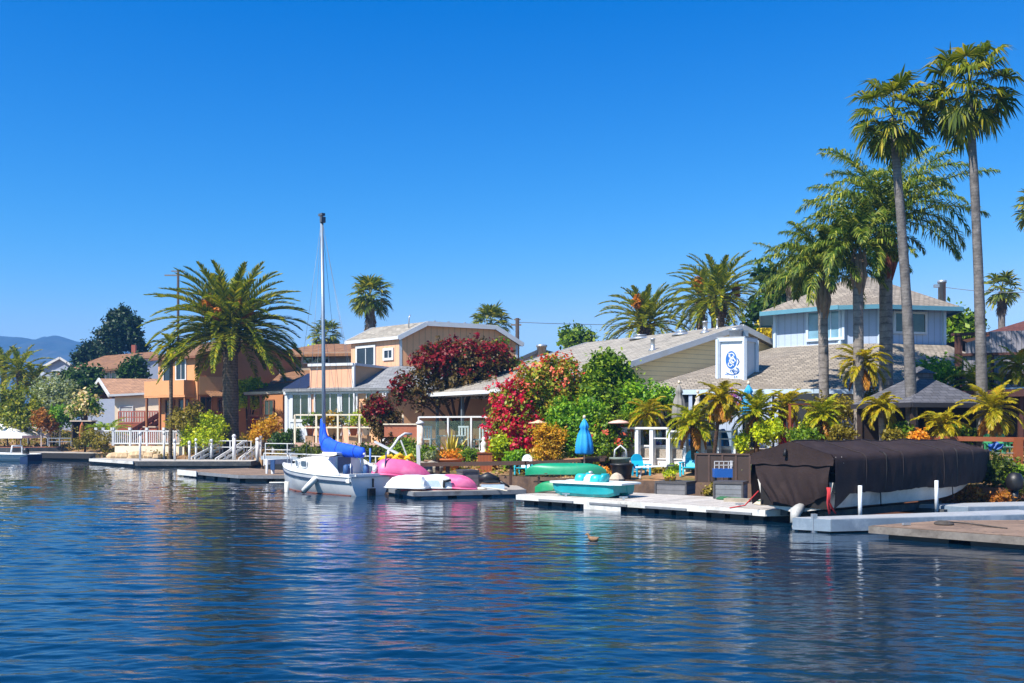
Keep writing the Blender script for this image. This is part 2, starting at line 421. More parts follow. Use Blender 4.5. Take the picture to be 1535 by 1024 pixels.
def date_palm(label, base, top, r, L, n, seed, fruit=True, droop=(1.0, 1.5), emin=-.55, ll=.62, group='feathery date palms', name='date_palm', nl=44, mt=None, barkm=None, bend=(0, 0), leaf=None, lw=None):
    base, top = V(base), V(top); t = T(name, label, 'palm tree', base, group); rg = np.random.default_rng(seed)
    mb = trunk(base - V((0, 0, .3)), top, r * 1.12, r * .95, bend, 12, 16, 1.15, .14, seed); mb.build('trunk', barkm or B_DATE(), t)
    lb = LB(); b0 = np.array(top)
    for i in range(n):
        u = (i + .5) / n; el = math.pi / 2 * .96 - (math.pi / 2 - emin) * u ** .85; az = i * 2.39996 + rg.uniform(-.2, .2)
        le = L * rg.uniform(.88, 1.08) * (.82 + .18 * min(1, u * 3)); dd = (droop[0] + (droop[1] - droop[0]) * rg.random()) * (.55 + .45 * math.cos(el * .8)) * (1 if el > -.1 else .55)
        o = np.array([math.cos(az), math.sin(az), 0]) * r * .6 + np.array([0, 0, .5 * math.sin(max(el, 0)) * r * 2])
        feather(lb, b0 + o, az, el, le, dd, nl, ll, lw or (.05 if nl > 30 else .06), rg, vang=.42, hang=.05, bare=.1, fwd=.75, side_curl=rg.uniform(-.3, .3))
    lb.build('crown', leaf or L_DATE(), t)
    # stubs of cut leaves make the boss under the crown
    mb = MB()
    for i in range(70):
        a = i * 2.4; z = -1.5 * r * 2 * (i / 70); q = r * (1.25 - .2 * (i / 70))
        p = top + V((math.cos(a) * q * .8, math.sin(a) * q * .8, z)); mb.tube([p, p + V((math.cos(a) * r * .5, math.sin(a) * r * .5, r * .7))], [r * .2, r * .1], 5)
    mb.build('leaf_stubs', B_DATE(), t)
    if fruit:
        for i in range(fruit if fruit is not True else 7):
            a = rg.uniform(0, 6.28); f = LB(); e0 = np.array(top) + np.array([math.cos(a) * r * .9, math.sin(a) * r * .9, rg.uniform(.3, 1.0)])
            c = e0 + np.array([math.cos(a) * 1.25, math.sin(a) * 1.25, rg.uniform(.2, 1.3)])
            cloud(f, [(c[0], c[1], c[2], .36, .36, .6)], 520, .12, seed * 31 + i, shell=.9, twig=False)
            f.build('fruit_cluster', leafmat('date_fruit', [(170, 84, 10), (206, 118, 18), (222, 156, 40)], trans=.2), t)
    return t

def fan_palm(label, base, top, r0, r1, lp, ls, n, seed, skirt=0.0, nseg=26, emin=-.95, group='tall fan palms', name='fan_palm', bend=(0, 0), droop=.5, leaf=None, squash=1.0):
    base, top = V(base), V(top); t = T(name, label, 'palm tree', base, group); rg = np.random.default_rng(seed)
    trunk(base - V((0, 0, .3)), top, r0, r1, bend, 12, 26, 1.25, .07, seed).build('trunk', B_GREY(), t)
    lb = LB(); b0 = np.array(top)
    for i in range(n):
        u = (i + .5) / n; el = 1.45 - (1.45 - emin) * u ** .9; az = i * 2.39996 + rg.uniform(-.25, .25)
        fan(lb, b0 + np.array([0, 0, .3 * (1 - u)]), az, el, lp * rg.uniform(.8, 1.15), ls * rg.uniform(.85, 1.1), nseg, rg, droop=droop * rg.uniform(.6, 1.5), fold=rg.uniform(.15, .6))
    lb.build('crown', leaf or L_FAN(), t)
    if skirt:
        lb = LB()
        for i in range(46):
            az = i * 2.4; z = -skirt * rg.random() ** .8
            fan(lb, b0 + np.array([math.cos(az) * r1 * .8, math.sin(az) * r1 * .8, z]), az, -1.2 - rg.random() * .3, lp * .35, ls * .72, 10, rg, spread=.9, droop=.8, fold=.1)
        lb.build('dead_leaf_skirt', L_DEAD(), t)
    return t

def queen_palm(label, base, top, r0, r1, L, n, seed, ll=.75, group='queen palms beside the blue house', shaft=1.6, bend=(0, 0), boss=None, emin=-.5, azw=None):
    base, top = V(base), V(top); t = T('queen_palm', label, 'palm tree', base, group); rg = np.random.default_rng(seed)
    trunk(base - V((0, 0, .3)), top, r0, r1, bend, 12, 20, 1.2, .06, seed).build('trunk', B_QUEEN(), t)
    # swollen old leaf bases
    mb = MB()
    for i in range(9):
        a = i * 2.4; p = top + V((math.cos(a) * r1 * .7, math.sin(a) * r1 * .7, -.25 * (i % 3)))
        mb.tube([p - V((0, 0, .45)), p + V((math.cos(a) * r1 * .5, math.sin(a) * r1 * .5, .35)), p + V((math.cos(a) * r1 * .45, math.sin(a) * r1 * .45, shaft * .5))], [r1 * .3, r1 * .6, r1 * .16], 7, wob=.3, seed=i)
    mb.build('leaf_bases', boss or basic('queen_leaf_base', (140, 118, 98), .85, .3, 6, bump=.5), t)
    lb = LB(); b0 = np.array(top) + np.array([0, 0, shaft * .55])
    for i in range(n):
        u = (i + .5) / n; el = 1.4 - (1.4 - emin) * u; az = i * 2.39996 + rg.uniform(-.3, .3)
        feather(lb, b0 + rg.normal(size=3) * .06, az, el, L * rg.uniform(.8, 1.12), rg.uniform(.85, 1.6), 84, ll, .034, rg, vang=.2, hang=.85, bare=.14, fwd=.45, side_curl=rg.uniform(-.6, .6), jit=.24)
    lb.build('crown', L_QUEEN(), t)
    return t

def small_palm(label, base, h, L, n, seed, r=.09, lean=(0, 0), leaf=None, name='pygmy_palm', group='small yellowing garden palms', emin=-.6, barkm=None, skirt=0, ll=None, top=None):
    base = V(base); rg = np.random.default_rng(seed); top = V(top) if top is not None else base + V((lean[0] + rg.uniform(-.12, .12) * h, lean[1] + rg.uniform(-.1, .1) * h, h)); t = T(name, label, 'palm tree', base, group); emin = emin + rg.uniform(-.15, .4); n = int(n * rg.uniform(.7, 1.1)); dr_ = rg.uniform(.75, 1.2)
    trunk(base - V((0, 0, .2)), top, r * 1.1, r, (rg.uniform(-.08, .08), 0), 8, 8, 1.2, .15, seed).build('trunk', barkm or B_DARK(), t)
    lb = LB(); b0 = np.array(top)
    for i in range(n):
        u = (i + .5) / n; el = 1.4 - (1.4 - emin) * u; az = i * 2.39996 + rg.uniform(-.2, .2)
        feather(lb, b0, az, el, L * rg.uniform(.85, 1.1), rg.uniform(.8, 1.8) * dr_, 30, ll or L * .3, .034, rg, vang=.25, hang=.35, bare=.1, fwd=.8, side_curl=rg.uniform(-.3, .3))
    lb.build('crown', leaf or L_PYGMY(), t)
    if skirt:
        lb = LB()
        for i in range(skirt):
            feather(lb, b0 - np.array([0, 0, .1]), i * 2.4, -.7, L * .8, .8, 22, L * .25, .03, rg, vang=.1, hang=.6)
        lb.build('dead_fronds', leafmat('orange_dead_frond', [(150, 88, 24), (190, 124, 36), (206, 158, 70)], trans=.3), t)
    return t

# ------------------------------------------------------------------ trees and shrubs
def shrub(name, label, cat, base, w, d, h, n, size, seed, leaf, group=None, k=9, bloom=None, stem=True, lobes=None, asp=.55, flat=.5, rgt=None):
    base = V(base); t = T(name, label, cat, base, group)
    lo = lobes or lobes_for(base, w, d, h, k, seed); lb = LB(); cloud(lb, lo, n, size, seed, asp=asp, flat=flat, zmin=base.z - .05)
    lb.build('foliage', leaf, t)
    if stem: branches(MB(), base, w, d, h, 5, max(.025, min(w, h) * .018), seed).build('stems', B_TREE(), t)
    if bloom:
        bm, bn, bs, sel = bloom; lb = LB(); ls = [q for i, q in enumerate(lo) if sel(i, q)]
        cloud(lb, [(q[0], q[1], q[2] + q[5] * .05, q[3] * 1.06, q[4] * 1.06, q[5] * 1.06) for q in ls], bn, bs, seed + 77, shell=.22, flat=.7, asp=.8)
        lb.build('blossoms', bm, t)
    return t
def tree(name, label, base, w, d, h, clear, n, size, seed, leaf, r0=.18, group=None, k=12, limbs=6, barkm=None, lobes=None, bloom=None, flat=.5, cat='tree', crownoff=(0, 0)):
    """trunk with limbs below a ragged crown; clear = height of the bare trunk"""
    base = V(base); t = T(name, label, cat, base, group)
    cb = base + V((crownoff[0], crownoff[1], clear)); lo = lobes or lobes_for(cb, w, d, h - clear, k, seed)
    mb = MB(); r = random.Random(seed); fork = base + V((crownoff[0] * .4, crownoff[1] * .4, clear * .75))
    mb.tube([base - V((0, 0, .3)), base.lerp(fork, .5) + V((r.uniform(-.1, .1), 0, 0)), fork], [r0 * 1.25, r0, r0 * .8], 9, wob=.15, seed=seed)
    for q in (lo[1:1 + limbs] if len(lo) > limbs else lo):
        e = V(q[:3]); mb.tube([fork - V((0, 0, .1)), fork.lerp(e, .5) + V((0, 0, (e.z - fork.z) * .12)), e], [r0 * .6, r0 * .35, r0 * .12], 6, wob=.15, seed=seed)
    mb.build('trunk', barkm or B_TREE(), t)
    lb = LB(); cloud(lb, lo, n, size, seed, flat=flat); lb.build('crown', leaf, t)
    if bloom:
        bm, bn, bs, sel = bloom; lb = LB(); ls = [q for i, q in enumerate(lo) if sel(i, q)]
        cloud(lb, [(q[0], q[1], q[2] + q[5] * .08, q[3] * 1.05, q[4] * 1.05, q[5] * 1.05) for q in ls], bn, bs, seed + 77, shell=.25, flat=.7, asp=.7)
        lb.build('blossoms', bm, t)
    return t

G_MID = lambda: leafmat('leaf_mid_green', [(34, 62, 12), (62, 98, 20), (96, 132, 32), (138, 158, 50)])
G_LIME = lambda: leafmat('leaf_lime', [(84, 118, 14), (124, 156, 22), (164, 186, 32), (190, 198, 50)], trans=.35)
G_DARK = lambda: leafmat('leaf_dark_green', [(16, 38, 12), (30, 60, 18), (48, 82, 26), (76, 104, 36)])
G_OLIVE = lambda: leafmat('leaf_olive', [(70, 72, 18), (104, 100, 26), (138, 126, 36), (168, 146, 48)])
G_SILVER = lambda: leafmat('leaf_silver', [(86, 104, 72), (118, 134, 98), (150, 162, 128), (184, 190, 160)])
G_YELL = lambda: leafmat('leaf_yellow', [(146, 130, 10), (186, 164, 16), (214, 188, 26), (220, 200, 60)], trans=.35)
G_GOLD = lambda: leafmat('leaf_golden', [(130, 112, 20), (184, 146, 24), (214, 164, 30), (210, 130, 30)], trans=.35)
G_MIX = lambda: leafmat('leaf_mixed_shrub', [(50, 80, 16), (78, 110, 26), (108, 134, 38), (150, 158, 66), (186, 100, 64)], clump=.15)
G_RED = lambda: leafmat('leaf_red', [(74, 10, 14), (118, 16, 24), (156, 24, 38), (84, 50, 22)])
G_BRONZE = lambda: leafmat('leaf_bronze', [(48, 46, 16), (76, 66, 20), (102, 82, 28), (94, 44, 20)])
F_RED = lambda: leafmat('blossom_crimson', [(120, 8, 26), (158, 14, 40), (184, 26, 56), (150, 34, 34)], trans=.3)
F_MAG = lambda: leafmat('blossom_magenta', [(168, 10, 60), (206, 24, 84), (214, 40, 48), (222, 70, 110)], trans=.35)
F_CORAL = lambda: leafmat('blossom_coral', [(206, 60, 44), (222, 96, 70), (228, 140, 110)], trans=.3)
F_CREAM = lambda: leafmat('blossom_cream', [(222, 190, 120), (234, 208, 150), (238, 224, 184), (226, 172, 110)], trans=.3)
F_ORANGE = lambda: leafmat('blossom_orange', [(214, 110, 20), (226, 150, 30), (230, 180, 60)], trans=.3)

# ------------------------------------------------------------------ building pieces
WHITE = lambda: basic('white_paint', (204, 206, 208), .5, .05, 2, stain=(196, 192, 184))
def frame(p, q, z=0.0):
    """local frame of a wall from p (left) to q (right) as seen from outside: x along the wall, y inwards, z up"""
    p, q = V(p), V(q); u = V((q.x - p.x, q.y - p.y, 0)).normalized(); n = V((-u.y, u.x, 0))
    return Matrix(((u.x, n.x, 0, p.x), (u.y, n.y, 0, p.y), (0, 0, 1, z), (0, 0, 0, 1)))
def window(parent, fr, x0, x1, z0, z1, fm=None, gm=None, fw=.09, mull=1, sash=True, name='window', proud=.12):
    w = MB(fr); y = -proud
    for a, b, c, d in ((x0 - fw, x1 + fw, z1, z1 + fw), (x0 - fw, x1 + fw, z0 - fw, z0), (x0 - fw, x0, z0, z1), (x1, x1 + fw, z0, z1)):
        w.bx(a, b, y, .02, c, d)
    for i in range(1, mull + 1):
        xm = x0 + (x1 - x0) * i / (mull + 1); w.bx(xm - .03, xm + .03, y * .7, .02, z0, z1)
    o = w.build(name, fm or WHITE(), parent)
    p = MB(fr).bx(x0, x1, -proud * .56, .02, z0, z1); p.build('pane', gm or glassmat('window_glass', (44, 58, 70)), o)
    return o
def offset_poly(pts, d):
    """counter-clockwise plan polygon pushed outwards by d"""
    n = len(pts); out = []
    for i in range(n):
        a, b, c = V((*pts[i - 1][:2], 0)), V((*pts[i][:2], 0)), V((*pts[(i + 1) % n][:2], 0))
        e1, e2 = (b - a).normalized(), (c - b).normalized(); n1, n2 = V((e1.y, -e1.x, 0)), V((e2.y, -e2.x, 0))
        m = (n1 + n2); m = m / max(.3, m.dot(n1)); out.append((b.x + m.x * d, b.y + m.y * d))
    return out
def rail_run(mb, pts, h, post=.08, rails=(1.0,), rw=.06, step=2.0, m=0, bal=0, bw=.03, bz=(.1, .95), cap=None):
    """posts and rails along a polyline of base points; bal = baluster spacing"""
    for a, b in zip(pts, pts[1:]):
        a, b = V(a), V(b); n = max(1, round((b - a).length / step)); yaw = math.atan2(b.y - a.y, b.x - a.x)
        for i in range(n + 1):
            p = a.lerp(b, i / n); mb.box(p + V((0, 0, h / 2)), (post, post, h + .001 * (i % 3)), yaw, m)
            if cap: mb.box(p + V((0, 0, h + cap / 2)), (cap, cap, cap), yaw, m)
        for r in rails: mb.beam(a + V((0, 0, h * r)), b + V((0, 0, h * r)), rw, rw, m)
        if bal:
            k = int((b - a).length / bal)
            for i in range(1, k): p = a.lerp(b, i / k); mb.box(p + V((0, 0, h * (bz[0] + bz[1]) / 2)), (bw, bw, h * (bz[1] - bz[0])), yaw, m)
    return mb
def dock(label, pts, z, deckm, fasciam, name='floating_dock', group=None, th=.26, floats=0, floatm=None, tdir=None, fh=.3, fproud=.03):
    """deck boards on a fascia frame carried by float tubs; pts counter-clockwise"""
    c = sum((V((p[0], p[1], 0)) for p in pts), V((0, 0, 0))) / len(pts)
    t = T(name, label, 'dock', (c.x, c.y, 0), group)
    MB(tdir=tdir).prism(pts, z - .06, z).build('deck', deckm, t)
    f = MB(); q = offset_poly(pts, fproud); n = len(q)
    for i in range(n):
        a, b = q[i], q[(i + 1) % n]; f.beam((a[0], a[1], z - .015 - th / 2), (b[0], b[1], z - .015 - th / 2), .05, th)
    f.build('fascia', fasciam, t)
    inn = offset_poly(pts, -.12)
    if floats:
        for i in range(n):
            a, b = V((*inn[i], 0)), V((*inn[(i + 1) % n], 0)); k = max(1, int((b - a).length / floats)); yaw = math.atan2(b.y - a.y, b.x - a.x)
            nx = V((-math.sin(yaw), math.cos(yaw), 0)) * .3
            for j in range(k):
                p = a.lerp(b, (j + .5) / k) + nx; w = (b - a).length / k * .74
                fl = MB(); fl.box((p.x, p.y, z - th - .16), (w, .6, .5), yaw); fl.build('float', floatm or basic('black_float', (34, 34, 36), .5, .2, 4), t)
    else:
        MB().prism(inn, -.35, z - th + .02).build('float', floatm or basic('black_float', (34, 34, 36), .5, .2, 4), t)
    return t
# ------------------------------------------------------------------ camera, sky, sun
cam = bpy.data.cameras.new('camera'); co = bpy.data.objects.new('camera', cam); COL.objects.link(co)
co.location = (0, 0, CH); co.rotation_euler = (math.pi / 2, 0, 0)
cam.sensor_width = 36; cam.lens = 36 * FX / 1535; cam.shift_y = (HZ - 512) / 1535; cam.clip_start = .1; cam.clip_end = 30000
scn.camera = co
SUN_EL = math.radians(50); SAZ = V((-.75, -.66, 0)).normalized()
sd = V((SAZ.x * math.cos(SUN_EL), SAZ.y * math.cos(SUN_EL), math.sin(SUN_EL)))
sl = bpy.data.lights.new('sun', 'SUN'); so = bpy.data.objects.new('sun', sl); COL.objects.link(so)
sl.energy = 5.0; sl.angle = math.radians(.5); sl.color = (1, .94, .85)
so.rotation_euler = (-sd).to_track_quat('-Z', 'Y').to_euler(); so.location = (0, 0, 60)
w = bpy.data.worlds.new('World'); scn.world = w; w.use_nodes = True; wt = w.node_tree
sk = wt.nodes.new('ShaderNodeTexSky'); sk.sky_type = 'NISHITA'; sk.sun_disc = False
sk.sun_elevation = SUN_EL; sk.sun_rotation = math.atan2(SAZ.x, SAZ.y); sk.altitude = 0; sk.air_density = 1.0; sk.dust_density = .3; sk.ozone_density = 3.0
def wn(typ, **props):
    n = wt.nodes.new(typ)
    for k_, v_ in props.items(): setattr(n, k_, v_)
    return n
def wscale(sock, f):
    n = wn('ShaderNodeVectorMath', operation='SCALE'); wt.links.new(sock, n.inputs[0]); n.inputs['Scale'].default_value = f; return n.outputs[0]
sp = wn('ShaderNodeSeparateColor'); cb = wn('ShaderNodeCombineColor'); wt.links.new(wscale(sk.outputs[0], .12), sp.inputs[0])
for i_, (gain, pw_) in enumerate(((5.6, 3.7), (.9, 1.62), (.8, .92))):       # the clear-sky colour, deepened as through a polariser
    m1 = wn('ShaderNodeMath', operation='POWER'); m1.inputs[1].default_value = pw_; wt.links.new(sp.outputs[i_], m1.inputs[0])
    m2 = wn('ShaderNodeMath', operation='MULTIPLY'); chans = globals().setdefault('chans', []); chans.append(m2); m2.inputs[1].default_value = gain / .12; wt.links.new(m1.outputs[0], m2.inputs[0]); wt.links.new(m2.outputs[0], cb.inputs[i_])
mn = wn('ShaderNodeMath', operation='SMOOTH_MIN'); mn.inputs[2].default_value = 1.6; ml = wn('ShaderNodeMath', operation='MULTIPLY'); ml.inputs[1].default_value = .66; wt.links.new(chans[1].outputs[0], ml.inputs[0]); wt.links.new(chans[0].outputs[0], mn.inputs[0]); wt.links.new(ml.outputs[0], mn.inputs[1]); wt.links.new(mn.outputs[0], cb.inputs[0])     # no pink horizon
bg = wt.nodes['Background']; wt.links.new(cb.outputs[0], bg.inputs[0]); bg.inputs[1].default_value = .12
scn.view_settings.view_transform = 'Standard'; scn.view_settings.look = 'None'; scn.view_settings.exposure = 0.85; scn.view_settings.gamma = 1
scn.render.engine = 'CYCLES'; scn.cycles.use_denoising = True; scn.cycles.max_bounces = 6; scn.cycles.transparent_max_bounces = 12; scn.cycles.diffuse_bounces = 3; scn.cycles.glossy_bounces = 3; scn.cycles.volume_bounces = 0
scn.cycles.sample_clamp_indirect = 6; scn.cycles.caustics_reflective = False; scn.cycles.caustics_refractive = False

# ------------------------------------------------------------------ water: a real rippled surface
def make_water():
    py = np.concatenate([np.arange(1250, 660, -.6), [658, 655, 652, 649, 646, 644, 642.5, 641.5]])
    D = FX * CH / (py - HZ)
    px = np.concatenate([np.linspace(-2600, -160, 160)[:-1], np.linspace(-160, 1690, 1050), np.linspace(1690, 4100, 160)[1:]])
    X = (px[None, :] - CX) / FX * D[:, None]; Y = np.repeat(D[:, None], len(px), 1)
    r = np.random.default_rng(5); H = np.zeros_like(X)
    patch = .75 + .22 * np.sin(X * .31 + Y * .17 + 1) * np.sin(Y * .23 - X * .12) + .18 * np.sin(X * .9 + 2.1 + Y * .5) * np.sin(Y * 1.1 + .4)
    sx_ = np.array(SHORE)[::-1]; ysh = np.interp(X, sx_[:, 0], sx_[:, 1]); patch *= np.clip(.6 + .012 * (ysh - Y) + .03 * np.clip(2 - X, 0, 40) - .03 * np.clip(X - 1, 0, 8), .42, 1.75)     # sheltered by the docks
    lam = np.exp(r.uniform(math.log(.15), math.log(1.8), 72))
    for i, l in enumerate(lam):
        a = math.pi / 2 + r.normal() * .3 + (.12 if i % 3 else -.4); k = 2 * math.pi / l
        sl_ = .0122 * (1.1 if l < .34 else 1.4 if l < 1.0 else .6)
        ph = k * (X * math.cos(a) + Y * math.sin(a)) + r.uniform(0, 6.28) + .9 * np.sin(X * .7 / max(l, .5) + i) * .6
        s = np.sin(ph); H += sl_ / k * (s + .3 * np.cos(2 * ph)) * patch
    H *= np.clip((400 - Y) / 300, 0, 1)
    ny, nx = X.shape
    v = np.stack([X, Y, H], 2).reshape(-1, 3).astype(np.float32)
    a = (np.arange(ny - 1)[:, None] * nx + np.arange(nx - 1)[None, :]); f = np.stack([a, a + 1, a + nx + 1, a + nx], 2).reshape(-1, 4).astype(np.int32)
    me = bpy.data.meshes.new('water'); me.vertices.add(len(v)); me.vertices.foreach_set('co', v.ravel())
    me.loops.add(f.size); me.loops.foreach_set('vertex_index', f.ravel()); me.polygons.add(len(f)); me.polygons.foreach_set('loop_start', np.arange(0, f.size, 4, dtype=np.int32))
    me.polygons.foreach_set('use_smooth', np.ones(len(f), bool))
    me.update(calc_edges=True)
    k = NT('lagoon_water'); tc = k.n('TexCoord'); mp = k.n('Mapping', Vector=tc.outputs['Object']); mp.inputs['Scale'].default_value = (1, 2.4, 1)
    n1 = k.n('TexNoise', Vector=mp, Scale=5.0, Detail=4.0, Roughness=.6)
    bp = k.n('Bump', Strength=.16, Distance=.02, Height=n1.outputs[0])
    k.b.inputs['Base Color'].default_value = (.002, .018, .042, 1); k.b.inputs['Roughness'].default_value = .025; k.b.inputs['IOR'].default_value = 1.46
    k.set(k.b.inputs['Normal'], bp); me.materials.append(k.mat)
    o = bpy.data.objects.new('water', me); COL.objects.link(o); o['kind'] = 'structure'
make_water()

# ------------------------------------------------------------------ ground
def make_ground():
    pts = []
    for a, b in zip(SHORE, SHORE[1:]):
        L = math.hypot(b[0] - a[0], b[1] - a[1]); n = max(1, int(L / (1.2 if L < 30 else 6)))
        pts += [(a[0] + (b[0] - a[0]) * i / n, a[1] + (b[1] - a[1]) * i / n) for i in range(n)]
    pts.append(SHORE[-1]); pts = np.array(pts)
    tg = np.gradient(pts, axis=0)
    for _ in range(30): tg[1:-1] = (tg[:-2] + tg[1:-1] + tg[2:]) / 3
    tg = nrm(tg); nn = np.stack([tg[:, 1], -tg[:, 0]], 1)        # landwards
    off = [-3, -.06, 0, .5, 1, 2, 3, 4.5, 6, 8, 10, 13, 16, 22, 30, 45, 80, 140, 260, 500, 1000, 1800]
    r = np.random.default_rng(3); V_ = []
    for o in off:
        q = pts + nn * o
        if o > 100: q = q + (np.array([[0, 1.0]]) * o * .4) + (pts - pts.mean(0)) * (o / 120)
        z = np.full(len(q), prof(o)) + (r.normal(size=len(q)) * .04 if 0 < o < 60 else 0)
        V_.append(np.column_stack([q, z]))
    n = len(pts); v = np.concatenate(V_); f = [(i * n + j, (i + 1) * n + j, (i + 1) * n + j + 1, i * n + j + 1) for i in range(len(off) - 1) for j in range(n - 1)]
    f = [q[::-1] for q in f]
    me = bpy.data.meshes.new('ground'); me.from_pydata(v.tolist(), [], f)
    k = NT('yard_ground'); tc = k.n('TexCoord')
    n1 = k.n('TexNoise', Vector=tc.outputs['Object'], Scale=.35, Detail=6.0); n2 = k.n('TexNoise', Vector=tc.outputs['Object'], Scale=6.0, Detail=6.0)
    rp = k.n('ValToRGB', Fac=n1.outputs[0]); cr = rp.color_ramp; cr.elements[0].position = .38; cr.elements[1].position = .62
    cr.elements[0].color = c4(lin((92, 84, 40))); cr.elements[1].color = c4(lin((176, 146, 110))); e = cr.elements.new(.5); e.color = c4(lin((140, 104, 70)))
    k.set(k.b.inputs['Base Color'], k.mul(rp.outputs[0], k.math('ADD', k.math('MULTIPLY', n2.outputs[0], 1.2), .4))); k.b.inputs['Roughness'].default_value = .95
    k.set(k.b.inputs['Normal'], k.n('Bump', Strength=.5, Distance=.06, Height=n2.outputs[0])); me.materials.append(k.mat)
    o = bpy.data.objects.new('ground', me); COL.objects.link(o); o['kind'] = 'structure'
make_ground()

# ------------------------------------------------------------------ far mountains and the air in front of them
def make_hills():
    D0 = 1700.0; prof_px = [(-900, 560), (-500, 528), (-240, 512), (-120, 498), (-40, 502), (0, 503), (14, 504), (24, 505), (40, 507), (50, 509), (58, 507), (64, 504), (72, 505), (78, 503), (88, 504), (98, 507), (108, 511), (118, 514), (130, 514), (140, 519), (160, 521), (200, 528), (300, 545), (460, 570), (700, 600), (1000, 622)]
    X = np.linspace(-900, 1000, 420); top = np.interp(X, [p[0] for p in prof_px], [p[1] for p in prof_px]); r = np.random.default_rng(8)
    rows = []; n = 26
    for i in range(n + 1):
        t = i / n; D = D0 - 520 * (1 - t) ** 1.0 + (0 if i else -60)
        zt = CH + (HZ - top) * D0 / FX; x = (X - CX) * D0 / FX
        rid = sum(np.sin(x * f + p + t * q) * a for f, p, q, a in ((.031, 1, 5, .5), (.067, 2, -7, .32), (.13, .5, 9, .2), (.29, 1.7, -13, .1), (.6, 2, 17, .06)))
        z = zt * (t ** .75) + rid * 26 * t * (1 - t) * 1.4 + rid * 1.6 * t
        rows.append(np.column_stack([x + rid * 10 * (1 - t), np.full_like(x, D) + rid * 30 * (1 - t), z - (20 if i == 0 else 0)]))
    x = (X - CX) * D0 / FX; rows.append(np.column_stack([x, np.full_like(x, D0 + 200), np.full_like(x, -20)]))
    v = np.concatenate(rows); m = len(X); f = [(i * m + j, i * m + j + 1, (i + 1) * m + j + 1, (i + 1) * m + j) for i in range(len(rows) - 1) for j in range(m - 1)]
    me = bpy.data.meshes.new('hills'); me.from_pydata(v.tolist(), [], f); me.polygons.foreach_set('use_smooth', np.ones(len(f), bool))
    me.materials.append(basic('hill_scrub', (34, 46, 44), .95, .5, .02, bump=0, stain=(74, 68, 60)))
    o = bpy.data.objects.new('hills', me); COL.objects.link(o); o['kind'] = 'structure'
make_hills()
def make_haze():
    o = MB().bx(-2600, 2600, -400, 2400, -22, 175).build('haze', [], None, 'stuff')
    k = NT('haze_air'); vp = k.n('VolumePrincipled'); vp.inputs['Color'].default_value = (.14, .46, 1, 1); vp.inputs['Density'].default_value = 4.2e-4; vp.inputs['Anisotropy'].default_value = 0
    for l in list(k.o.inputs['Surface'].links): k.t.links.remove(l)
    k.set(k.o.inputs['Volume'], vp.outputs[0]); o.data.materials.append(k.mat)
if True: make_haze()

def make_ground_cover():
    """low weeds and ground cover that fill the yards between shore and houses"""
    r = np.random.default_rng(17); lb = {0: LB(), 1: LB()}
    for i in range(2600):
        px = r.uniform(-120, 1700); k = r.random() ** 1.3 * 20 + .35
        # walk inland from the shore along this photo column
        lo_, hi_ = 25.0, 120.0
        for _ in range(22):
            m = (lo_ + hi_) / 2
            if sdist(xx(px, m), m) > k: hi_ = m
            else: lo_ = m
        D = hi_; x = xx(px, D); z = gz(x, D)
        if z < .4 or (925 < px < 1125 and D < 43.5): continue
        w_ = r.uniform(.25, .8) * (D / 45) ** .5
        cloud(lb[int(r.random() < .35)], [(x, D, z + .02, w_, w_ * .8, r.uniform(.15, .5))], int(22 + 30 * w_), .07 * (D / 45) ** .7, 9000 + i, flat=.4, zmin=z - .02)
    for k_, nm, cols in ((0, 'ground_cover', [(52, 66, 16), (84, 96, 24), (120, 124, 40), (150, 140, 60)]), (1, 'dry_ground_cover', [(110, 84, 40), (150, 112, 52), (176, 140, 70), (120, 120, 46)])):
        o = lb[k_].build(nm, leafmat('mat_' + nm, cols)); o['kind'] = 'stuff'
make_ground_cover()
# ------------------------------------------------------------------ materials for docks and boats
GREYWOOD = lambda: basic('weathered_grey_boards', (168, 160, 150), .85, .2, 3, 'plank', pw=2.4, ph=.14, gap=.012)
BROWNWOOD = lambda: basic('brown_dock_boards', (142, 118, 98), .8, .28, 2.5, 'plank', pw=2.4, ph=.15, gap=.024, stain=(96, 78, 64))
PALEDECK = lambda: basic('pale_composite_deck', (188, 182, 174), .75, .16, 2, 'plank', pw=3.0, ph=.15, gap=.016, stain=(160, 150, 138))
WHITEFASC = lambda: basic('white_dock_edge', (204, 205, 203), .6, .12, 2.5, stain=(160, 156, 146))
GREYFASC = lambda: basic('grey_dock_edge', (116, 120, 126), .75, .2, 3, stain=(78, 74, 72))
DARKFASC = lambda: basic('dark_dock_edge', (58, 62, 66), .75, .3, 3, stain=(100, 98, 92))
BLACK = lambda: basic('black_plastic', (26, 26, 28), .45, .2, 5)
DARKWOOD = lambda: basic('dark_stained_timber', (54, 40, 34), .7, .3, 4)
ALU = lambda: basic('galvanised_metal', (176, 182, 188), .35, .15, 4, metal=.6)

# ------------------------------------------------------------------ docks
Wd = [at(775, 745, 35.0), at(1172, 771, 27.9)]
wa, wb = V((.2, 34.8, 0)), V((7.6, 28.0, 0)); wu = (wb - wa).normalized(); wn_ = V((-wu.y, wu.x, 0))      # along the front edge, landwards
WD = .34
def wd(s, d, z=0.0): return wa + wu * s + wn_ * d + V((0, 0, z))
wl = (wb - wa).length
t = dock('long white-edged floating dock with black floats under the turquoise pedal boat', [tuple(p[:2]) for p in (wd(0, 0), wd(wl - .5, 0), wd(wl + .3, .9), wd(wl + .2, 3.7), wd(0, 3.4))], WD, PALEDECK(), WHITEFASC(), floats=.62, tdir=wn_, th=.17)
mb = MB()
for s in (1.2, 3.4, 5.6, 7.8): mb.box(wd(s + .6, -.08, .2), (1.5, .04, .07), math.atan2(wu.y, wu.x))
mb.build('rubbing_strip', GREYFASC(), t)
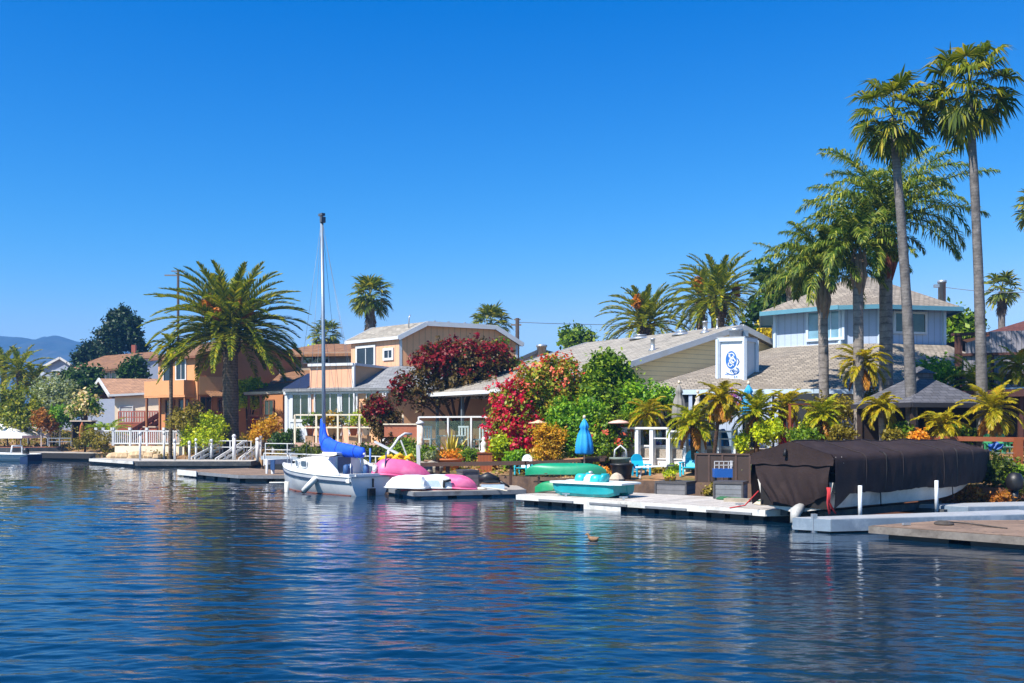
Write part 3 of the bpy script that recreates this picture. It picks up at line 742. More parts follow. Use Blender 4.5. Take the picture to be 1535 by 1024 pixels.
for s in (2.0, 4.4, 8.6):
    m_ = MB(); c = wd(s, .22, WD); m_.box(c + V((0, 0, .05)), (.07, .05, .1), 0); m_.beam(c + V((-.13, 0, .1)), c + V((.13, 0, .1)), .04); m_.build('cleat', ALU(), t)
mb = MB(); mb.beam(wd(3.0, -.06, .1), wd(4.5, -.06, .1), .03, .4); mb.build('bumper_board', WHITEFASC(), t)

nr = [(8.75, 24.2), (11.6, 21.4), (16.5, 22.6), (15.5, 25.8), (11.0, 25.5)]
t = dock('nearest brown plank dock with grey edge at the right of the water', nr, .3, BROWNWOOD(), basic('weathered_fascia', (116, 110, 104), .85, .25, 3, stain=(72, 64, 58)), floats=1.3, tdir=(1, .12, 0), th=.17)
m_ = MB(); m_.box((9.6, 24.2, .34), (.2, .07, .05), .3); m_.build('cleat', ALU(), t)
pt = [(7.35, 25.75), (8.1, 25.25), (14.6, 26.9), (14.3, 28.1)]
t = dock('white and blue-grey pontoon beside the covered boat, lying along its hull', pt, .36, basic('pontoon_white', (164, 168, 172), .5, .14, 2, stain=(140, 148, 158)), basic('pontoon_side', (116, 132, 148), .5, .15, 2, stain=(160, 172, 184)), name='pontoon', th=.3)
m_ = MB(); m_.box((7.75, 25.5, .02), (.12, .12, .9), .2); m_.build('mooring_post', ALU(), t)
pt2 = [(12.3, 30.1), (13.4, 29.2), (19, 30.4), (19, 32.0)]
dock('second pale pontoon behind the bow of the covered boat', pt2, .36, basic('pontoon_white', (206, 212, 218)), basic('pontoon_side', (150, 164, 178)), name='pontoon', th=.3)

pk = [(-5.2, 40.2), (-3.65, 37.3), (.5, 38.7), (.1, 42.2), (-3.6, 43.2)]
t = dock('low grey plank dock with blue floats carrying the pink and white hulls', pk, .27, GREYWOOD(), GREYFASC(), floats=1.25, th=.16, floatm=basic('blue_float', (54, 112, 160), .5, .2, 4), tdir=(.95, .32, 0))

bl = [(-18.3, 54.6), (-13.4, 48.9), (-10.2, 48.6), (-11.6, 53.5), (-15.2, 57)]
t = dock('brown plank dock with white corner, between the white ramps and the sailboat', bl, .34, BROWNWOOD(), GREYFASC(), floats=1.3, tdir=(1, -.6, 0), th=.16)
m_ = MB(); a, b = V((-18.3, 54.6, .22)), V((-16.6, 52.5, .22)); m_.beam(a + V((-.05, -.04, 0)), b + V((-.05, -.04, 0)), .05, .28); m_.build('white_bumper', WHITEFASC(), t)
ll_ = [(-30.6, 72.5), (-24.9, 66.3), (-17.4, 66.2), (-17.5, 69.5), (-24.5, 69.8), (-28.4, 74.4)]
t = dock('long pale dock with dark edge below the white balustrade and ramps', ll_, .42, PALEDECK(), DARKFASC(), tdir=(1, 0, 0), th=.3)
m_ = MB(); a, b = V((-30.7, 72.4, .3)), V((-25.3, 66.6, .3)); m_.beam(a + V((-.06, -.05, 0)), b + V((-.06, -.05, 0)), .06, .2); m_.build('white_bumper', WHITEFASC(), t)
dk = [(-41.5, 82.5), (-29.5, 77.4), (-28.6, 79.6), (-40, 85)]
dock('black-sided dock at the far left, behind the pale motor boat', dk, .6, GREYWOOD(), basic('black_dock_side', (30, 28, 28), .7, .3, 3), th=.42)
dk2 = [(-58, 91), (-42.5, 84.5), (-38.5, 86.2), (-52, 95)]
dock('reddish brown deck beside the white canopy at the far left shore', dk2, .95, basic('reddish_deck', (176, 110, 82), .8, .2, 3, 'plank'), DARKFASC(), th=.4)
sm = [(-15.2, 60.4), (-10.2, 57.2), (-9.2, 58.6), (-14.2, 62.0)]
t = dock('small pale landing with pipe rails behind the sailboat bow', sm, .95, GREYWOOD(), basic('landing_edge', (150, 160, 170), .6, .2), th=.22)
m_ = MB(); rail_run(m_, [(-15.0, 60.5, .95), (-10.3, 57.4, .95)], .75, .05, (1.0, .5), .045, 1.9); m_.build('pipe_rail', WHITE(), t)
ob = [(-8.6, 50.4), (-6.0, 48.9), (-5.0, 50.6), (-7.6, 52.2)]

# ------------------------------------------------------------------ hull helper
def hull_secs(L, beam, sheer, draft, n=22, bow=.42, stern=.75, full=.8, m=9, rake=.5, flare=.0, transom_rake=0.0):
    """cross-sections from transom (s=0) to stem (s=1) in local x (forward), y (port), z"""
    out = []
    for i in range(n + 1):
        s = i / n
        w = beam / 2 * (stern + (1 - stern) * math.sin(math.pi / 2 * min(1, s / .45))) * (1 if s < .5 else max(.012, 1 - ((s - .5) / .5) ** (1.0 / bow)))
        zs = sheer(s); zk = -draft * (1 - max(0, (s - .55) / .45) ** 2.6 * (1 + rake * .0)); q = []
        for j in range(2 * m + 1):
            u = j / m - 1                                    # -1 starboard sheer .. 0 keel .. 1 port sheer
            a = abs(u); yy = w * math.copysign(a ** full if a > 0 else 0, u) * (1 - flare * (1 - a)); z = zk + (zs - zk) * a ** 2.1
            q.append(V((s * L + rake * max(0, (s - .7) / .3) ** 2 * a ** 1.5 * .6 - transom_rake * (1 - s) ** 6 * a, yy, z)))
        out.append(q)
    return out
def place(loc, yaw): return Matrix.Translation(V(loc)) @ Matrix.Rotation(yaw, 4, 'Z')

# ------------------------------------------------------------------ the sailboat
def sailboat():
    a = math.radians(132); o = V((-5.56, 39.05, 0)); t = T('sailboat', 'white sailboat with bare mast and bright blue sail cover on its boom', 'sailboat', o)
    M_ = place(o, a); L = 6.6
    sh = lambda s: .72 + .06 * s + .28 * s ** 2
    hm = basic('white_gelcoat', (208, 211, 214), .25, .05, 1.6, bump=0, stain=(182, 186, 190)); wm = basic('boat_white', (216, 217, 216), .3, .04, 2, bump=0)
    secs = hull_secs(L, 2.45, sh, .32, stern=.76, bow=.48, full=.62, rake=.45)
    mb = MB(M_); mb.loft(secs, closed=False, caps=False)
    mb.add(secs[0], [tuple(range(len(secs[0])))[::-1]])
    mb.build('hull', hm, t)
    d = MB(M_)                                                # deck with a crown, then the cabin trunk
    for i in range(len(secs) - 1):
        p, q = secs[i], secs[i + 1]
        if i < 6: continue
        d.add([p[0], p[-1], q[-1], q[0], (p[0] + p[-1]) / 2 + V((0, 0, .07)), (q[0] + q[-1]) / 2 + V((0, 0, .07))], [(0, 4, 5, 3), (4, 1, 2, 5)], sm=True)
    d.build('deck', wm, t)
    ck = MB(M_); p, q = secs[0], secs[6]
    for sg in (0, -1):
        i_ = V((0, -.26 if sg else .26, 0))
        for i in range(6):
            A, B = secs[i][sg], secs[i + 1][sg]; ck.add([A, B, B + i_, A + i_, A + i_ + V((0, 0, .12)), B + i_ + V((0, 0, .12)), B + i_ * 1.3 - V((0, 0, .4)), A + i_ * 1.3 - V((0, 0, .4))], [(0, 1, 2, 3), (3, 2, 5, 4), (4, 5, 6, 7)])
    ck.bx(.05, .32, -.95, .95, .52, sh(0) + .14); ck.bx(.3, 2.0, -.7, .7, .32, .36); ck.build('cockpit', wm, t)
    tr = MB(M_); tr.beam((-.04, -.93, sh(0) + .02), (-.04, .93, sh(0) + .02), .05, .06); tr.build('transom_trim', basic('grey_trim', (150, 158, 166), .5), t)
    # cabin: lofted, lower and narrower forwards
    cs = []
    for x, w, zt in ((1.95, .86, 1.5), (2.3, .88, 1.53), (3.2, .88, 1.52), (4.1, .8, 1.44), (4.8, .62, 1.32), (5.35, .4, 1.13), (5.6, .3, .96)):
        zb = sh(x / L) - .03; cs.append([V((x, w, zb)), V((x, w * .93, zb + (zt - zb) * .72)), V((x, w * .78, zt - .03)), V((x, 0, zt + .05)), V((x, -w * .78, zt - .03)), V((x, -w * .93, zb + (zt - zb) * .72)), V((x, -w, zb))])
    cb = MB(M_); cb.loft(cs, closed=False, sm=False); cab = cb.build('cabin', wm, t)
    r_ = MB(M_)
    r_.add([q[2] + V((0, .03, .035)) for q in cs[:5]] + [q[3] + V((0, 0, .045)) for q in cs[:5]] + [q[4] + V((0, -.03, .035)) for q in cs[:5]], [(i, 5 + i, 6 + i, i + 1) for i in range(4)] + [(5 + i, 10 + i, 11 + i, 6 + i) for i in range(4)])
    r_.bx(1.9, 3.0, -.36, .36, 1.57, 1.66); r_.build('cabin_roof', basic('boat_cream', (226, 220, 206), .5, .08, 3), t)
    gl = glassmat('boat_glass', (70, 84, 96), .08)
    for x0, x1 in ((3.35, 3.95), (4.2, 4.62)):
        for sg in (1, -1):
            w_ = MB(M_); wd_ = lambda x: np.interp(x, [1.95, 3.2, 4.1, 4.8], [.86, .88, .8, .62]) * .965 + .02
            xm = (x0 + x1) / 2; P = []
            for k in range(14):
                an = 2 * math.pi * k / 14; cx_, sz_ = math.cos(an), math.sin(an); x = xm + (x1 - x0) / 2 * math.copysign(abs(cx_) ** .55, cx_); P.append(V((x, sg * (wd_(x) + .012), 1.16 + .14 * math.copysign(abs(sz_) ** .55, sz_))))
            if sg < 0: P = P[::-1]
            w_.slab(P, (0, -.03 * sg, 0)); wo = w_.build('window', gl, t)
            f_ = MB(M_); f_.tube(P + [P[0]], .028, 5, caps=False); f_.build('window_rim', basic('window_rim', (196, 200, 204), .35), wo)
    # companionway and hatch boards in the aft bulkhead
    cw = MB(M_); cw.bx(1.9, 1.955, -.32, .32, .8, 1.48); cw.build('companionway', basic('shadowed_teal', (70, 92, 112), .4, .3), t)
    # wind-worn side screen of the cockpit
    sc = MB(M_); sc.slab([(1.94, .86, .8), (1.94, .8, 1.46), (1.0, .88, 1.0), (.8, .9, .8)], (0, .02, 0)); sc.slab([(.8, -.9, .8), (1.0, -.88, 1.1), (1.94, -.8, 1.46), (1.94, -.86, .8)], (0, -.02, 0)); sc.build('spray_screen', basic('spray_screen', (206, 212, 216), .5, .08), t)
    st = MB(M_)
    for dz, r in ((.17, .022), (.235, .014)):
        for side in (0, -1):
            st.tube([V((q[side].x + .01, q[side].y * 1.004 + (.012 if side else -.012), q[side].z - dz)) for q in [[secs[i][0].lerp(secs[i][1], dz / max(.1, (secs[i][0].z - secs[i][1].z))), secs[i][-1].lerp(secs[i][-2], dz / max(.1, (secs[i][-1].z - secs[i][-2].z)))] for i in range(len(secs))] for q in [[V((q[0].x, q[0].y, q[0].z + dz)), V((q[1].x, q[1].y, q[1].z + dz))]]], r, 5)
    st.build('side_stripe', basic('navy_stripe', (44, 58, 84), .4), t)
    wl_ = MB(M_)
    for side in (1, -1):
        wl_.tube([V((q[(9 + side * j)].x, q[9 + side * j].y, 0)) for q in secs[1:-1] for j in [min(range(1, 10), key=lambda j: abs(q[9 + side * j].z - .05))]], .05, 5)
    wl_.build('antifouling', basic('brown_antifouling', (92, 48, 38), .8, .3, 4), t)
    ru = MB(M_)
    for side in (0, -1): ru.tube([q[side] + V((0, 0, .02)) for q in secs], .03, 5)
    ru.build('gunwale', basic('gunwale_grey', (206, 208, 206), .5), t)
    # mast, boom and the blue cover
    mx = 3.45; mt = V((mx + .35, -.1, 11.55)); m_ = MB(M_); m_.tube([(mx, 0, 1.1), (mx + .1, -.03, 6), mt], [.085, .08, .07], 10); mast = m_.build('mast', basic('mast_grey', (136, 150, 164), .4, .1, 2, metal=.3), t)
    m_ = MB(M_); m_.box(mt + V((0, 0, .1)), (.3, .16, .1)); m_.box(mt + V((-.08, 0, -.12)), (.14, .2, .24)); m_.build('masthead', basic('masthead', (80, 84, 90), .5), mast)
    m_ = MB(M_); m_.tube([(mx, 0, 1.75), (.55, -.12, 1.62)], .045, 8); m_.build('boom', basic('boom_white', (226, 228, 230), .4), t)
    bl = basic('blue_sail_cover', (6, 84, 224), .7, .3, 7, bump=.5); cv = []
    path = [(mx + .12, .0, 3.05, .1), (mx + .1, 0, 2.85, .13), (mx + .08, 0, 2.5, .17), (mx + .05, 0, 2.22, .24), (mx - .15, 0, 1.98, .32), (mx - .55, -.02, 1.86, .32), (mx - 1.1, -.04, 1.78, .27), (mx - 1.7, -.06, 1.74, .25), (mx - 2.3, -.09, 1.7, .22), (mx - 2.75, -.11, 1.68, .19), (mx - 2.82, -.11, 1.67, .05)]
    rr = random.Random(4); P = [V(p[:3]) for p in path]; secs_ = []
    for i, p in enumerate(P):
        dd = (P[min(i + 1, len(P) - 1)] - P[max(0, i - 1)]).normalized(); sy = V((0, 1, 0)); up = dd.cross(sy).normalized()
        secs_.append([p + sy * math.cos(x) * path[i][3] * .72 * (1 + .14 * (rr.random() - .5)) + up * math.sin(x) * path[i][3] * 1.08 * (1 + .16 * (rr.random() - .5)) for x in [2 * math.pi * j / 14 for j in range(14)]])
    m_ = MB(M_); m_.loft(secs_); co_ = m_.build('sail_cover', bl, t)
    m_ = MB(M_)
    for i in (4, 6, 8): m_.tube([p * 1.0 for p in secs_[i]] + [secs_[i][0]], .02, 5, caps=False)
    m_.build('lashing', basic('navy_cord', (10, 44, 140), .7), co_)
    m_ = MB(M_)
    for e in ((6.4, 0, 1.05), (3.3, 1.0, .86), (3.3, -1.0, .86), (.05, 0, .86)): m_.tube([mt - V((0, 0, .05)), V(e)], .008, 4)
    m_.tube([V((mx + .24, 0, 7.4)), V((3.0, .95, .86))], .007, 4); m_.tube([V((mx + .24, 0, 7.4)), V((3.0, -.95, .86))], .007, 4); m_.tube([mt, V((.7, -.1, 1.7))], .008, 4)
    m_.build('rigging', basic('rigging_wire', (110, 118, 128), .4, .1, 2, metal=.5), t)
    # pulpit and pushpit rails
    m_ = MB(M_); q = secs[-3]
    for sg in (1, -1): m_.tube([V((5.4, .42 * sg, .95)), V((5.5, .4 * sg, 1.5)), V((6.5, .06 * sg, 1.55))], .018, 5)
    m_.tube([(6.5, 0, .95), (6.5, 0, 1.55)], .018, 5)
    for sg in (1, -1): m_.tube([V((.1, .85 * sg, .72)), V((.1, .85 * sg, 1.28))], .02, 5)
    m_.build('pipe_rail', ALU(), t)
    # fender with its dark end
    c = V((2.15, 1.2, .62)); e = V((2.75, 1.36, .12)); m_ = MB(M_); m_.tube([c + (c - e) * .12, c, e], [.05, .12, .12], 10); fe = m_.build('fender', basic('fender_white', (232, 232, 228), .45), t)
    m_ = MB(M_); m_.tube([e, e + (e - c) * .12], [.122, .07], 10); m_.build('fender_cap', BLACK(), fe)
    m_ = MB(M_); m_.tube([c, (2.1, 1.02, .8)], .015, 5); m_.build('fender_line', basic('rope', (196, 186, 166), .9), fe)
    # transom fittings
    m_ = MB(M_); m_.box((-.03, -.1, .5), (.05, .06, .34)); m_.box((-.1, .02, .14), (.14, .3, .3)); m_.box((-.14, .02, -.02), (.12, .16, .3)); m_.build('outboard_bracket', BLACK(), t)
    m_ = MB(M_); m_.tube([(.4, -.6, .82), (.35, -.45, 1.1), (.2, -.3, .95)], [.09, .12, .06], 8); m_.build('tiller_bag', wm, t)
    m_ = MB(M_)
    for x, y in ((1.2, .35), (1.35, .1), (.9, -.4)): m_.lathe([(.05, .5), (.14, .55), (.12, .95), (.03, 1.0)], (x, y, .2), 8)
    m_.build('cockpit_gear', basic('navy_gear', (40, 78, 128), .6, .3, 5), t)
    m_ = MB(M_); rr = random.Random(3)
    for i in range(7): m_.tube([(1.85 + rr.uniform(-.2, .2), rr.uniform(-.6, .1), 1.72 + .05 * i / 7), (1.7 + rr.uniform(-.2, .2), rr.uniform(-.6, .1), 1.78)], .045, 6)
    m_.build('folded_life_vest', basic('yellow_fabric', (226, 176, 24), .7, .2, 6), t)
sailboat()

# ------------------------------------------------------------------ the covered boat on its lift
def covered_boat():
    th = math.radians(39); o = V((7.75, 27.3, 0)); t = T('covered_boat', 'large motor boat on a lift under a dark brown canvas cover', 'boat', o); M_ = place(o, th); L = 10.1
    w = 1.22; hm = basic('ivory_hull', (208, 204, 198), .35, .1, 1.5, bump=0, stain=(150, 144, 138))
    secs = []                                                    # V-bottom hull, sheer line .55 to 1.4
    for i in range(15):
        s = i / 14; ww = w * (1 if s < .5 else 1 - ((s - .5) / .5) ** 2.2 * .97); zs = 1.22 + .3 * s ** 2; zk = .34 + .62 * max(0, (s - .5) / .5) ** 2.0; ch = .52 + .66 * max(0, (s - .55) / .45) ** 1.7; x = s * L
        secs.append([V((x + (.35 * max(0, s - .8) / .2), -ww, zs)), V((x, -ww * .86, ch)), V((x, 0, zk)), V((x, ww * .86, ch)), V((x + (.35 * max(0, s - .8) / .2), ww, zs))])
    mb = MB(M_); mb.loft(secs, closed=False, caps=False, sm=False); mb.add(secs[0], [(4, 3, 2, 1, 0)]); mb.build('hull', hm, t)
    m_ = MB(M_); m_.tube([V((q[0].x, q[0].y * 1.01 if abs(q[0].y) > .1 else -.1, 1.05 + .28 * (i / 14) ** 2 - .1)) for i, q in enumerate(secs[:11])], .03, 6); m_.build('rub_rail', BLACK(), t)
    # the cover: wrinkled canvas over a ridge, hanging past the gunwale
    cm = basic('brown_canvas', (46, 35, 34), .85, .24, 2.2, bump=.5, spec=.25, stain=(62, 50, 47)); rg = np.random.default_rng(2)
    n, m2 = 84, 40; rows = []
    for i in range(n + 1):
        s = i / n; x = -.12 + s * (L + .5)
        ww = (w + .07) * (1 if s < .5 else 1 - ((s - .5) / .5) ** 2.4 * .72)
        top = 2.3 - .03 * s + (.02 * math.sin(s * 25)) - .22 * max(0, s - .8) / .2; sh = 1.96 - .03 * math.sin(s * 9) + .05 * s - .1 * max(0, s - .86) / .14
        hem = .9 + .025 * math.sin(s * 19) + .012 * math.sin(s * 47) + .65 * max(0, (s - .82) / .18) ** 1.5
        if s < .07: hem = .9 - .4 * (1 - s / .07) ** .8
        q = []
        for j in range(m2 + 1):
            u = j / m2 * 2 - 1; a = abs(u); sg = -1 if u < 0 else 1
            if a < .46:
                k = a / .46; y = ww * k; z = top + (sh - top) * k ** 1.25 - .03 * math.sin(k * math.pi) * (1 + math.sin(s * 22))
            else:
                k = (a - .46) / .54; y = ww * (1.03 + .03 * math.sin(k * 3.1) - .02 * k) + .035 * k * math.sin(s * 60 + 3 * math.sin(s * 17)) * (.4 + .6 * math.sin(s * 7.7) ** 2) + .03 * k * math.sin(s * 140 + k * 2) * .5; z = sh + (hem - sh) * k
            q.append(V((x, sg * y, z + .008 * rg.normal())))
        rows.append(q)
    mb = MB(M_); mb.loft(rows, closed=False, caps=False)
    e = rows[-1]; mb.add(e + [sum(e, V((0, 0, 0))) / len(e)], [(j, j + 1, len(e)) for j in range(len(e) - 1)], sm=True)
    mb.build('canvas_cover', cm, t)
    m_ = MB(M_)
    for i in (12, 27, 45, 62, 76): m_.tube([p + V((0, 0, .012)) for p in rows[i]], .014, 4)
    m_.tube([q[m2 // 2] + V((0, 0, .012)) for q in rows], .016, 4); m_.build('seam', basic('canvas_seam', (40, 30, 30), .8), t)
    for i in (20, 52):
        m_ = MB(M_); m_.tube([p + V((0, 0, .02)) for p in rows[i][:13]] + [rows[i][0] + V((0, .1, -.35))], .018, 4); m_.build('strap', basic('dark_strap', (24, 22, 24), .6), t)
    # stern: gable flap, then a loosely hanging curtain, drawn in to a point at its foot
    m_ = MB(M_); q = rows[0]; k = m2
    flap = [p + V((-.05, 0, 0)) for p in q if p.z > 1.72]; lo = [V((-.2, p.y * 1.0, 1.66 + .02 * math.sin(p.y * 9))) for p in flap]; mid = [V((-.16, (a.y + b.y) / 2, (a.z + b.z) / 2)) for a, b in zip(flap, lo)]
    m_.loft([flap, mid, lo], closed=False, caps=False); m_.loft([[p + V((.02, 0, 0)) for p in r] for r in (lo, mid, flap)], closed=False, caps=False); fl = m_.build('stern_flap', cm, t)
    m_ = MB(M_); R_ = []
    for j in range(25):
        v = j / 24; r = []
        for i in range(41):
            u = i / 40; yl = 1.22 - .55 * v ** .8 + .1 * math.sin(v * 5); yr = -1.24 + .12 * v; y = yl + (yr - yl) * u
            z = 1.72 - v * (1.1 + .32 * (1 - u) ** 2 * 0 + .22 * math.sin(math.pi * u) ** 2 - .25 * u + .12 * (u < .02))
            x = -.14 - .1 * math.sin(v * 2.4) + .055 * math.sin(u * 17 + v * 2.5) * v ** .6 + .03 * math.sin(u * 41 - v * 3) * v + .12 * v * u
            r.append(V((x, y, z)))
        R_.append(r)
    m_.loft(R_, closed=False, caps=False); m_.build('stern_curtain', cm, t)
    m_ = MB(M_); m_.bx(-.03, .02, -1.1, 1.1, .5, 1.8); m_.build('stern_shade_panel', basic('under_cover_shade', (24, 20, 20), .9), t)  # dark panel painted as the shade under the canvas
    m_ = MB(M_); m_.tube([(-.22, .12, 2.1), (-.26, .12, 1.9)], [.03, .06], 6); m_.build('vent_toggle', BLACK(), fl)
    m_ = MB(M_)
    for x in (-.02, .25): m_.tube([(x, -1.28, 1.9), (x + .05, -1.32, 1.72)], .03, 5)
    m_.build('tie_loops', basic('pale_webbing', (190, 184, 176), .8), t)
    # outdrive and lines at the stern
    m_ = MB(M_); m_.tube([(-.1, -.3, .55), (-.35, -.3, .42), (-.45, -.3, .1)], [.12, .16, .1], 8); m_.box((-.4, -.3, -.1), (.14, .08, .5)); m_.build('outdrive', basic('outdrive_grey', (176, 176, 172), .5, .3, 4), t)
    m_ = MB(M_); rr = random.Random(6)
    for i in range(4): m_.tube([(-.18, -1.15 - .03 * i, 1.1), (-.2 + rr.uniform(-.1, .1), -1.2, .7), (-.1 + rr.uniform(-.1, .2), -1.25 + rr.uniform(-.1, .1), .4)], .02, 5)
    m_.tube([(-.25, 1.0, .9), (-.6, 1.2, .5), (-.9, 1.5, .42)], .02, 5); m_.build('red_line', basic('red_rope', (170, 40, 44), .8, .2, 8), t)
    # guide posts and bunks of the lift belong to the lift
    lf = T('boat_lift', 'low boat lift with two white upright guide posts beside the brown-covered boat', 'boat lift', o + V((.4, .2, 0)))
    m_ = MB(M_)
    for y in (-.62, .62): m_.bx(.4, 6.6, y - .12, y + .12, .2, .4)
    for x in (1.1, 5.2): m_.bx(x - .1, x + .1, -1.6, 1.6, .1, .26)
    m_.build('bunk_frame', DARKFASC(), lf)
    for x in (.95, 5.0):
        m_ = MB(M_); m_.tube([(x, -1.42, .2), (x, -1.42, 1.12)], .055, 10); gp = m_.build('guide_post', basic('pvc_white', (214, 220, 228), .35), lf)
covered_boat()

# ------------------------------------------------------------------ turquoise pedal boat, canoes and the pink heap
def pedal_boat():
    yaw = math.atan2(wu.y, wu.x) + .06; o = wd(2.5, 1.1, WD); t = T('pedal_boat', 'turquoise pedal boat with white rim on the long white dock', 'pedal boat', o); M_ = place(o, yaw)
    tq = basic('turquoise_plastic', (20, 150, 160), .4, .14, 2.5, bump=.05, stain=(60, 158, 160)); wh = basic('offwhite_plastic', (226, 234, 230), .4, .06, 2, bump=0)
    m_ = MB(M_)
    for sg in (-1, 1):                                          # twin hulls joined by the deck, cut-away tunnel in front
        S = []
        for x, zb, wi in ((-1.34, .24, .12), (-1.22, .1, .2), (-.95, .03, .25), (.2, .0, .27), (1.0, .03, .27), (1.22, .1, .24)):
            c = sg * .42; S.append([V((x, c - wi, .44)), V((x, c - wi * .85, zb + .1)), V((x, c - wi * .55, zb)), V((x, c + wi * .55, zb)), V((x, c + wi * .85, zb + .1)), V((x, c + wi, .44))])
        m_.loft(S, closed=False, sm=False)
    m_.bx(-.8, 1.2, -.3, .3, .16, .43); m_.build('hull', tq, t)
    m_ = MB(M_); rim = [(-1.42, -.6), (-1.1, -.74), (1.2, -.76), (1.52, -.6), (1.52, .6), (1.2, .76), (-1.1, .74), (-1.42, .6), (-1.3, .18), (-1.15, .1), (-1.15, -.1), (-1.3, -.18)]
    m_.prism(rim, .44, .5); m_.build('rim', wh, t)
    for sx_, y in ((-.62, .15), (.22, -.15)):
        m_ = MB(M_); m_.loft([[V((sx_ + math.cos(a) * .24 * k, y + math.sin(a) * .25 * k * .95, z)) for a in [2 * math.pi * j / 16 for j in range(16)]] for k, z in ((1.0, .48), (.95, .6), (.8, .7), (.5, .74))]); m_.build('seat', basic('aqua_seat', (40, 176, 190), .4, .06), t)
        m_ = MB(M_); m_.loft([[V((sx_ + .3 + math.cos(a) * .13 + (z - .5) * .2, y + math.sin(a) * .27 * k, z)) for a in [2 * math.pi * j / 16 for j in range(16)]] for k, z in ((.9, .48), (.9, .64), (.76, .74), (.4, .79))]); m_.build('seat_back', tq, t)
    m_ = MB(M_); m_.loft([[V((-.08 + math.cos(a) * .26 * k, math.sin(a) * .34 * k, z)) for a in [2 * math.pi * j / 16 for j in range(16)]] for k, z in ((1, .48), (.9, .62), (.6, .72), (.15, .75))]); m_.build('paddle_box', basic('cream_plastic', (226, 214, 184), .4), t)
    m_ = MB(M_); m_.tube([(-.1, 0, .5), (-.12, 0, .82)], .025, 6); m_.tube([(-.12, -.08, .82), (-.12, .08, .82)], .03, 6); m_.build('tiller', wh, t)
pedal_boat()

def canoe(label, c, yaw, L, beam, dep, flip, roll=0.0, hoop=.06, tone=(20, 142, 102)):
    o = V(c); t = T('canoe', label, 'canoe', o, 'green canoes by the dock'); sg = -1 if flip else 1
    M_ = place(o, yaw) @ Matrix.Rotation(roll, 4, 'X'); S = []
    for i in range(21):
        s = i / 20 * 2 - 1; w = beam / 2 * max(.03, (1 - abs(s) ** 2.4)); sh = dep * (.75 + .3 * abs(s) ** 3); zb = dep * .55 * abs(s) ** 6; q = []
        for j in range(13):
            u = j / 6 - 1; q.append(V((s * L / 2 * (1 - .0 * abs(u)), w * math.copysign(abs(u) ** .6, u) * (1), sg * (zb + (sh - zb) * abs(u) ** 2.6) + (dep if flip else 0))))
        S.append(q)
    m_ = MB(M_); m_.loft(S if not flip else [q[::-1] for q in S], closed=False, caps=False); m_.build('hull', basic('green_canoe_plastic_%d' % tone[2], tone, .42, .16, 2.5, bump=.05, stain=(60, 140, 110)), t)
    m_ = MB(M_)
    for sd_ in (0, -1): m_.tube([q[sd_] for q in S], .025, 5)
    m_.build('gunwale', basic('canoe_gunwale', (14, 96, 72), .5), t)
    m_ = MB(M_)
    for x in (-.22, .22): m_.bx(x * L - .1, x * L + .1, -beam * .42, beam * .42, *(sorted((sg * dep * .66 + (dep if flip else 0), sg * dep * .7 + (dep if flip else 0)))))
    m_.build('thwart', basic('canoe_thwart', (120, 92, 60), .6), t)
cy = math.atan2(wu.y, wu.x)
canoe('upper green canoe lying upside down on a dark rack', at(848, 712, 36.2), -.12, 2.95, .75, .42, True, roll=.2)
canoe('lower green canoe lying upside down on the white dock behind the pedal boat', wd(1.15, 1.75, WD + .02), cy + .5, 2.9, .78, .42, True, roll=0, tone=(14, 128, 78))
o = g(848, 36.6); o.z = WD; t = T('canoe_rack', 'dark low rack holding the upper green canoe', 'rack', o)
m_ = MB()
zt = at(848, 712, 36.2).z
for px in (808, 890):
    p = at(px, 712, 36.2); p.y = 36.3 - .12 * (p.x - o.x)
    for dy in (-.32, .32): m_.beam((p.x, p.y + dy, .2), (p.x, p.y + dy * .7, zt - .02), .07)
    m_.beam((p.x, p.y - .4, zt - .04), (p.x, p.y + .4, zt - .04), .07)
m_.build('frame', DARKWOOD(), t)
m_ = MB(); m_.beam(at(800, 722, 36.3), at(895, 722, 36.0), .06); m_.build('brace', DARKWOOD(), t)

def pod(label, c, yaw, L, W, H, matl, cat='boat', name='upturned_boat', pitch=0.0, roll=0.0, group=None, sharp=2.2, keel=True, chine=.75, box=0.0):
    """an upturned moulded hull: rounded shell with a lip"""
    o = V(c); t = T(name, label, cat, o, group); M_ = place(o, yaw) @ Matrix.Rotation(pitch, 4, 'Y') @ Matrix.Rotation(roll, 4, 'X'); S = []
    for i in range(23):
        s = i / 22 * 2 - 1; ww = W / 2 * max(.05, 1 - abs(s) ** (sharp if s > 0 else 5)) ** .6; hh = H * max(.08, 1 - abs(s * .96) ** (sharp + .5 if s > 0 else 6)) ** .7; q = []
        for j in range(17):
            a = math.pi * j / 16; cx_, sx_ = math.cos(a), math.sin(a); q.append(V((s * L / 2, ww * math.copysign(abs(cx_) ** chine, cx_), hh * sx_ ** chine + (.03 * math.sin(a * 3) if keel else 0))))
        S.append(q)
    m_ = MB(M_); m_.loft([q[::-1] for q in S], closed=True); m_.build('hull', matl, t)
    m_ = MB(M_)
    for sd_ in (0, -1): m_.tube([q[sd_] + V((0, 0, .02)) for q in S], .035, 6)
    m_.build('lip', matl, t)
    if keel:
        m_ = MB(M_); m_.tube([q[8] + V((0, 0, -.01)) for q in S[1:-1]], .03, 5); m_.build('keel_strip', matl, t)
    return t, M_
pk_ = basic('pink_plastic', (226, 98, 146), .45, .14, 2, bump=.05, stain=(232, 140, 172)); whp = basic('glossy_white_plastic', (216, 219, 222), .28, .05, 2, bump=0)
t, M_ = pod('large pink upturned hull leaning on the low dock beside the sailboat', at(604, 722, 40.2), .16, 2.6, 1.55, .84, pk_, pitch=.12, roll=-.3, sharp=1.4, chine=.62)
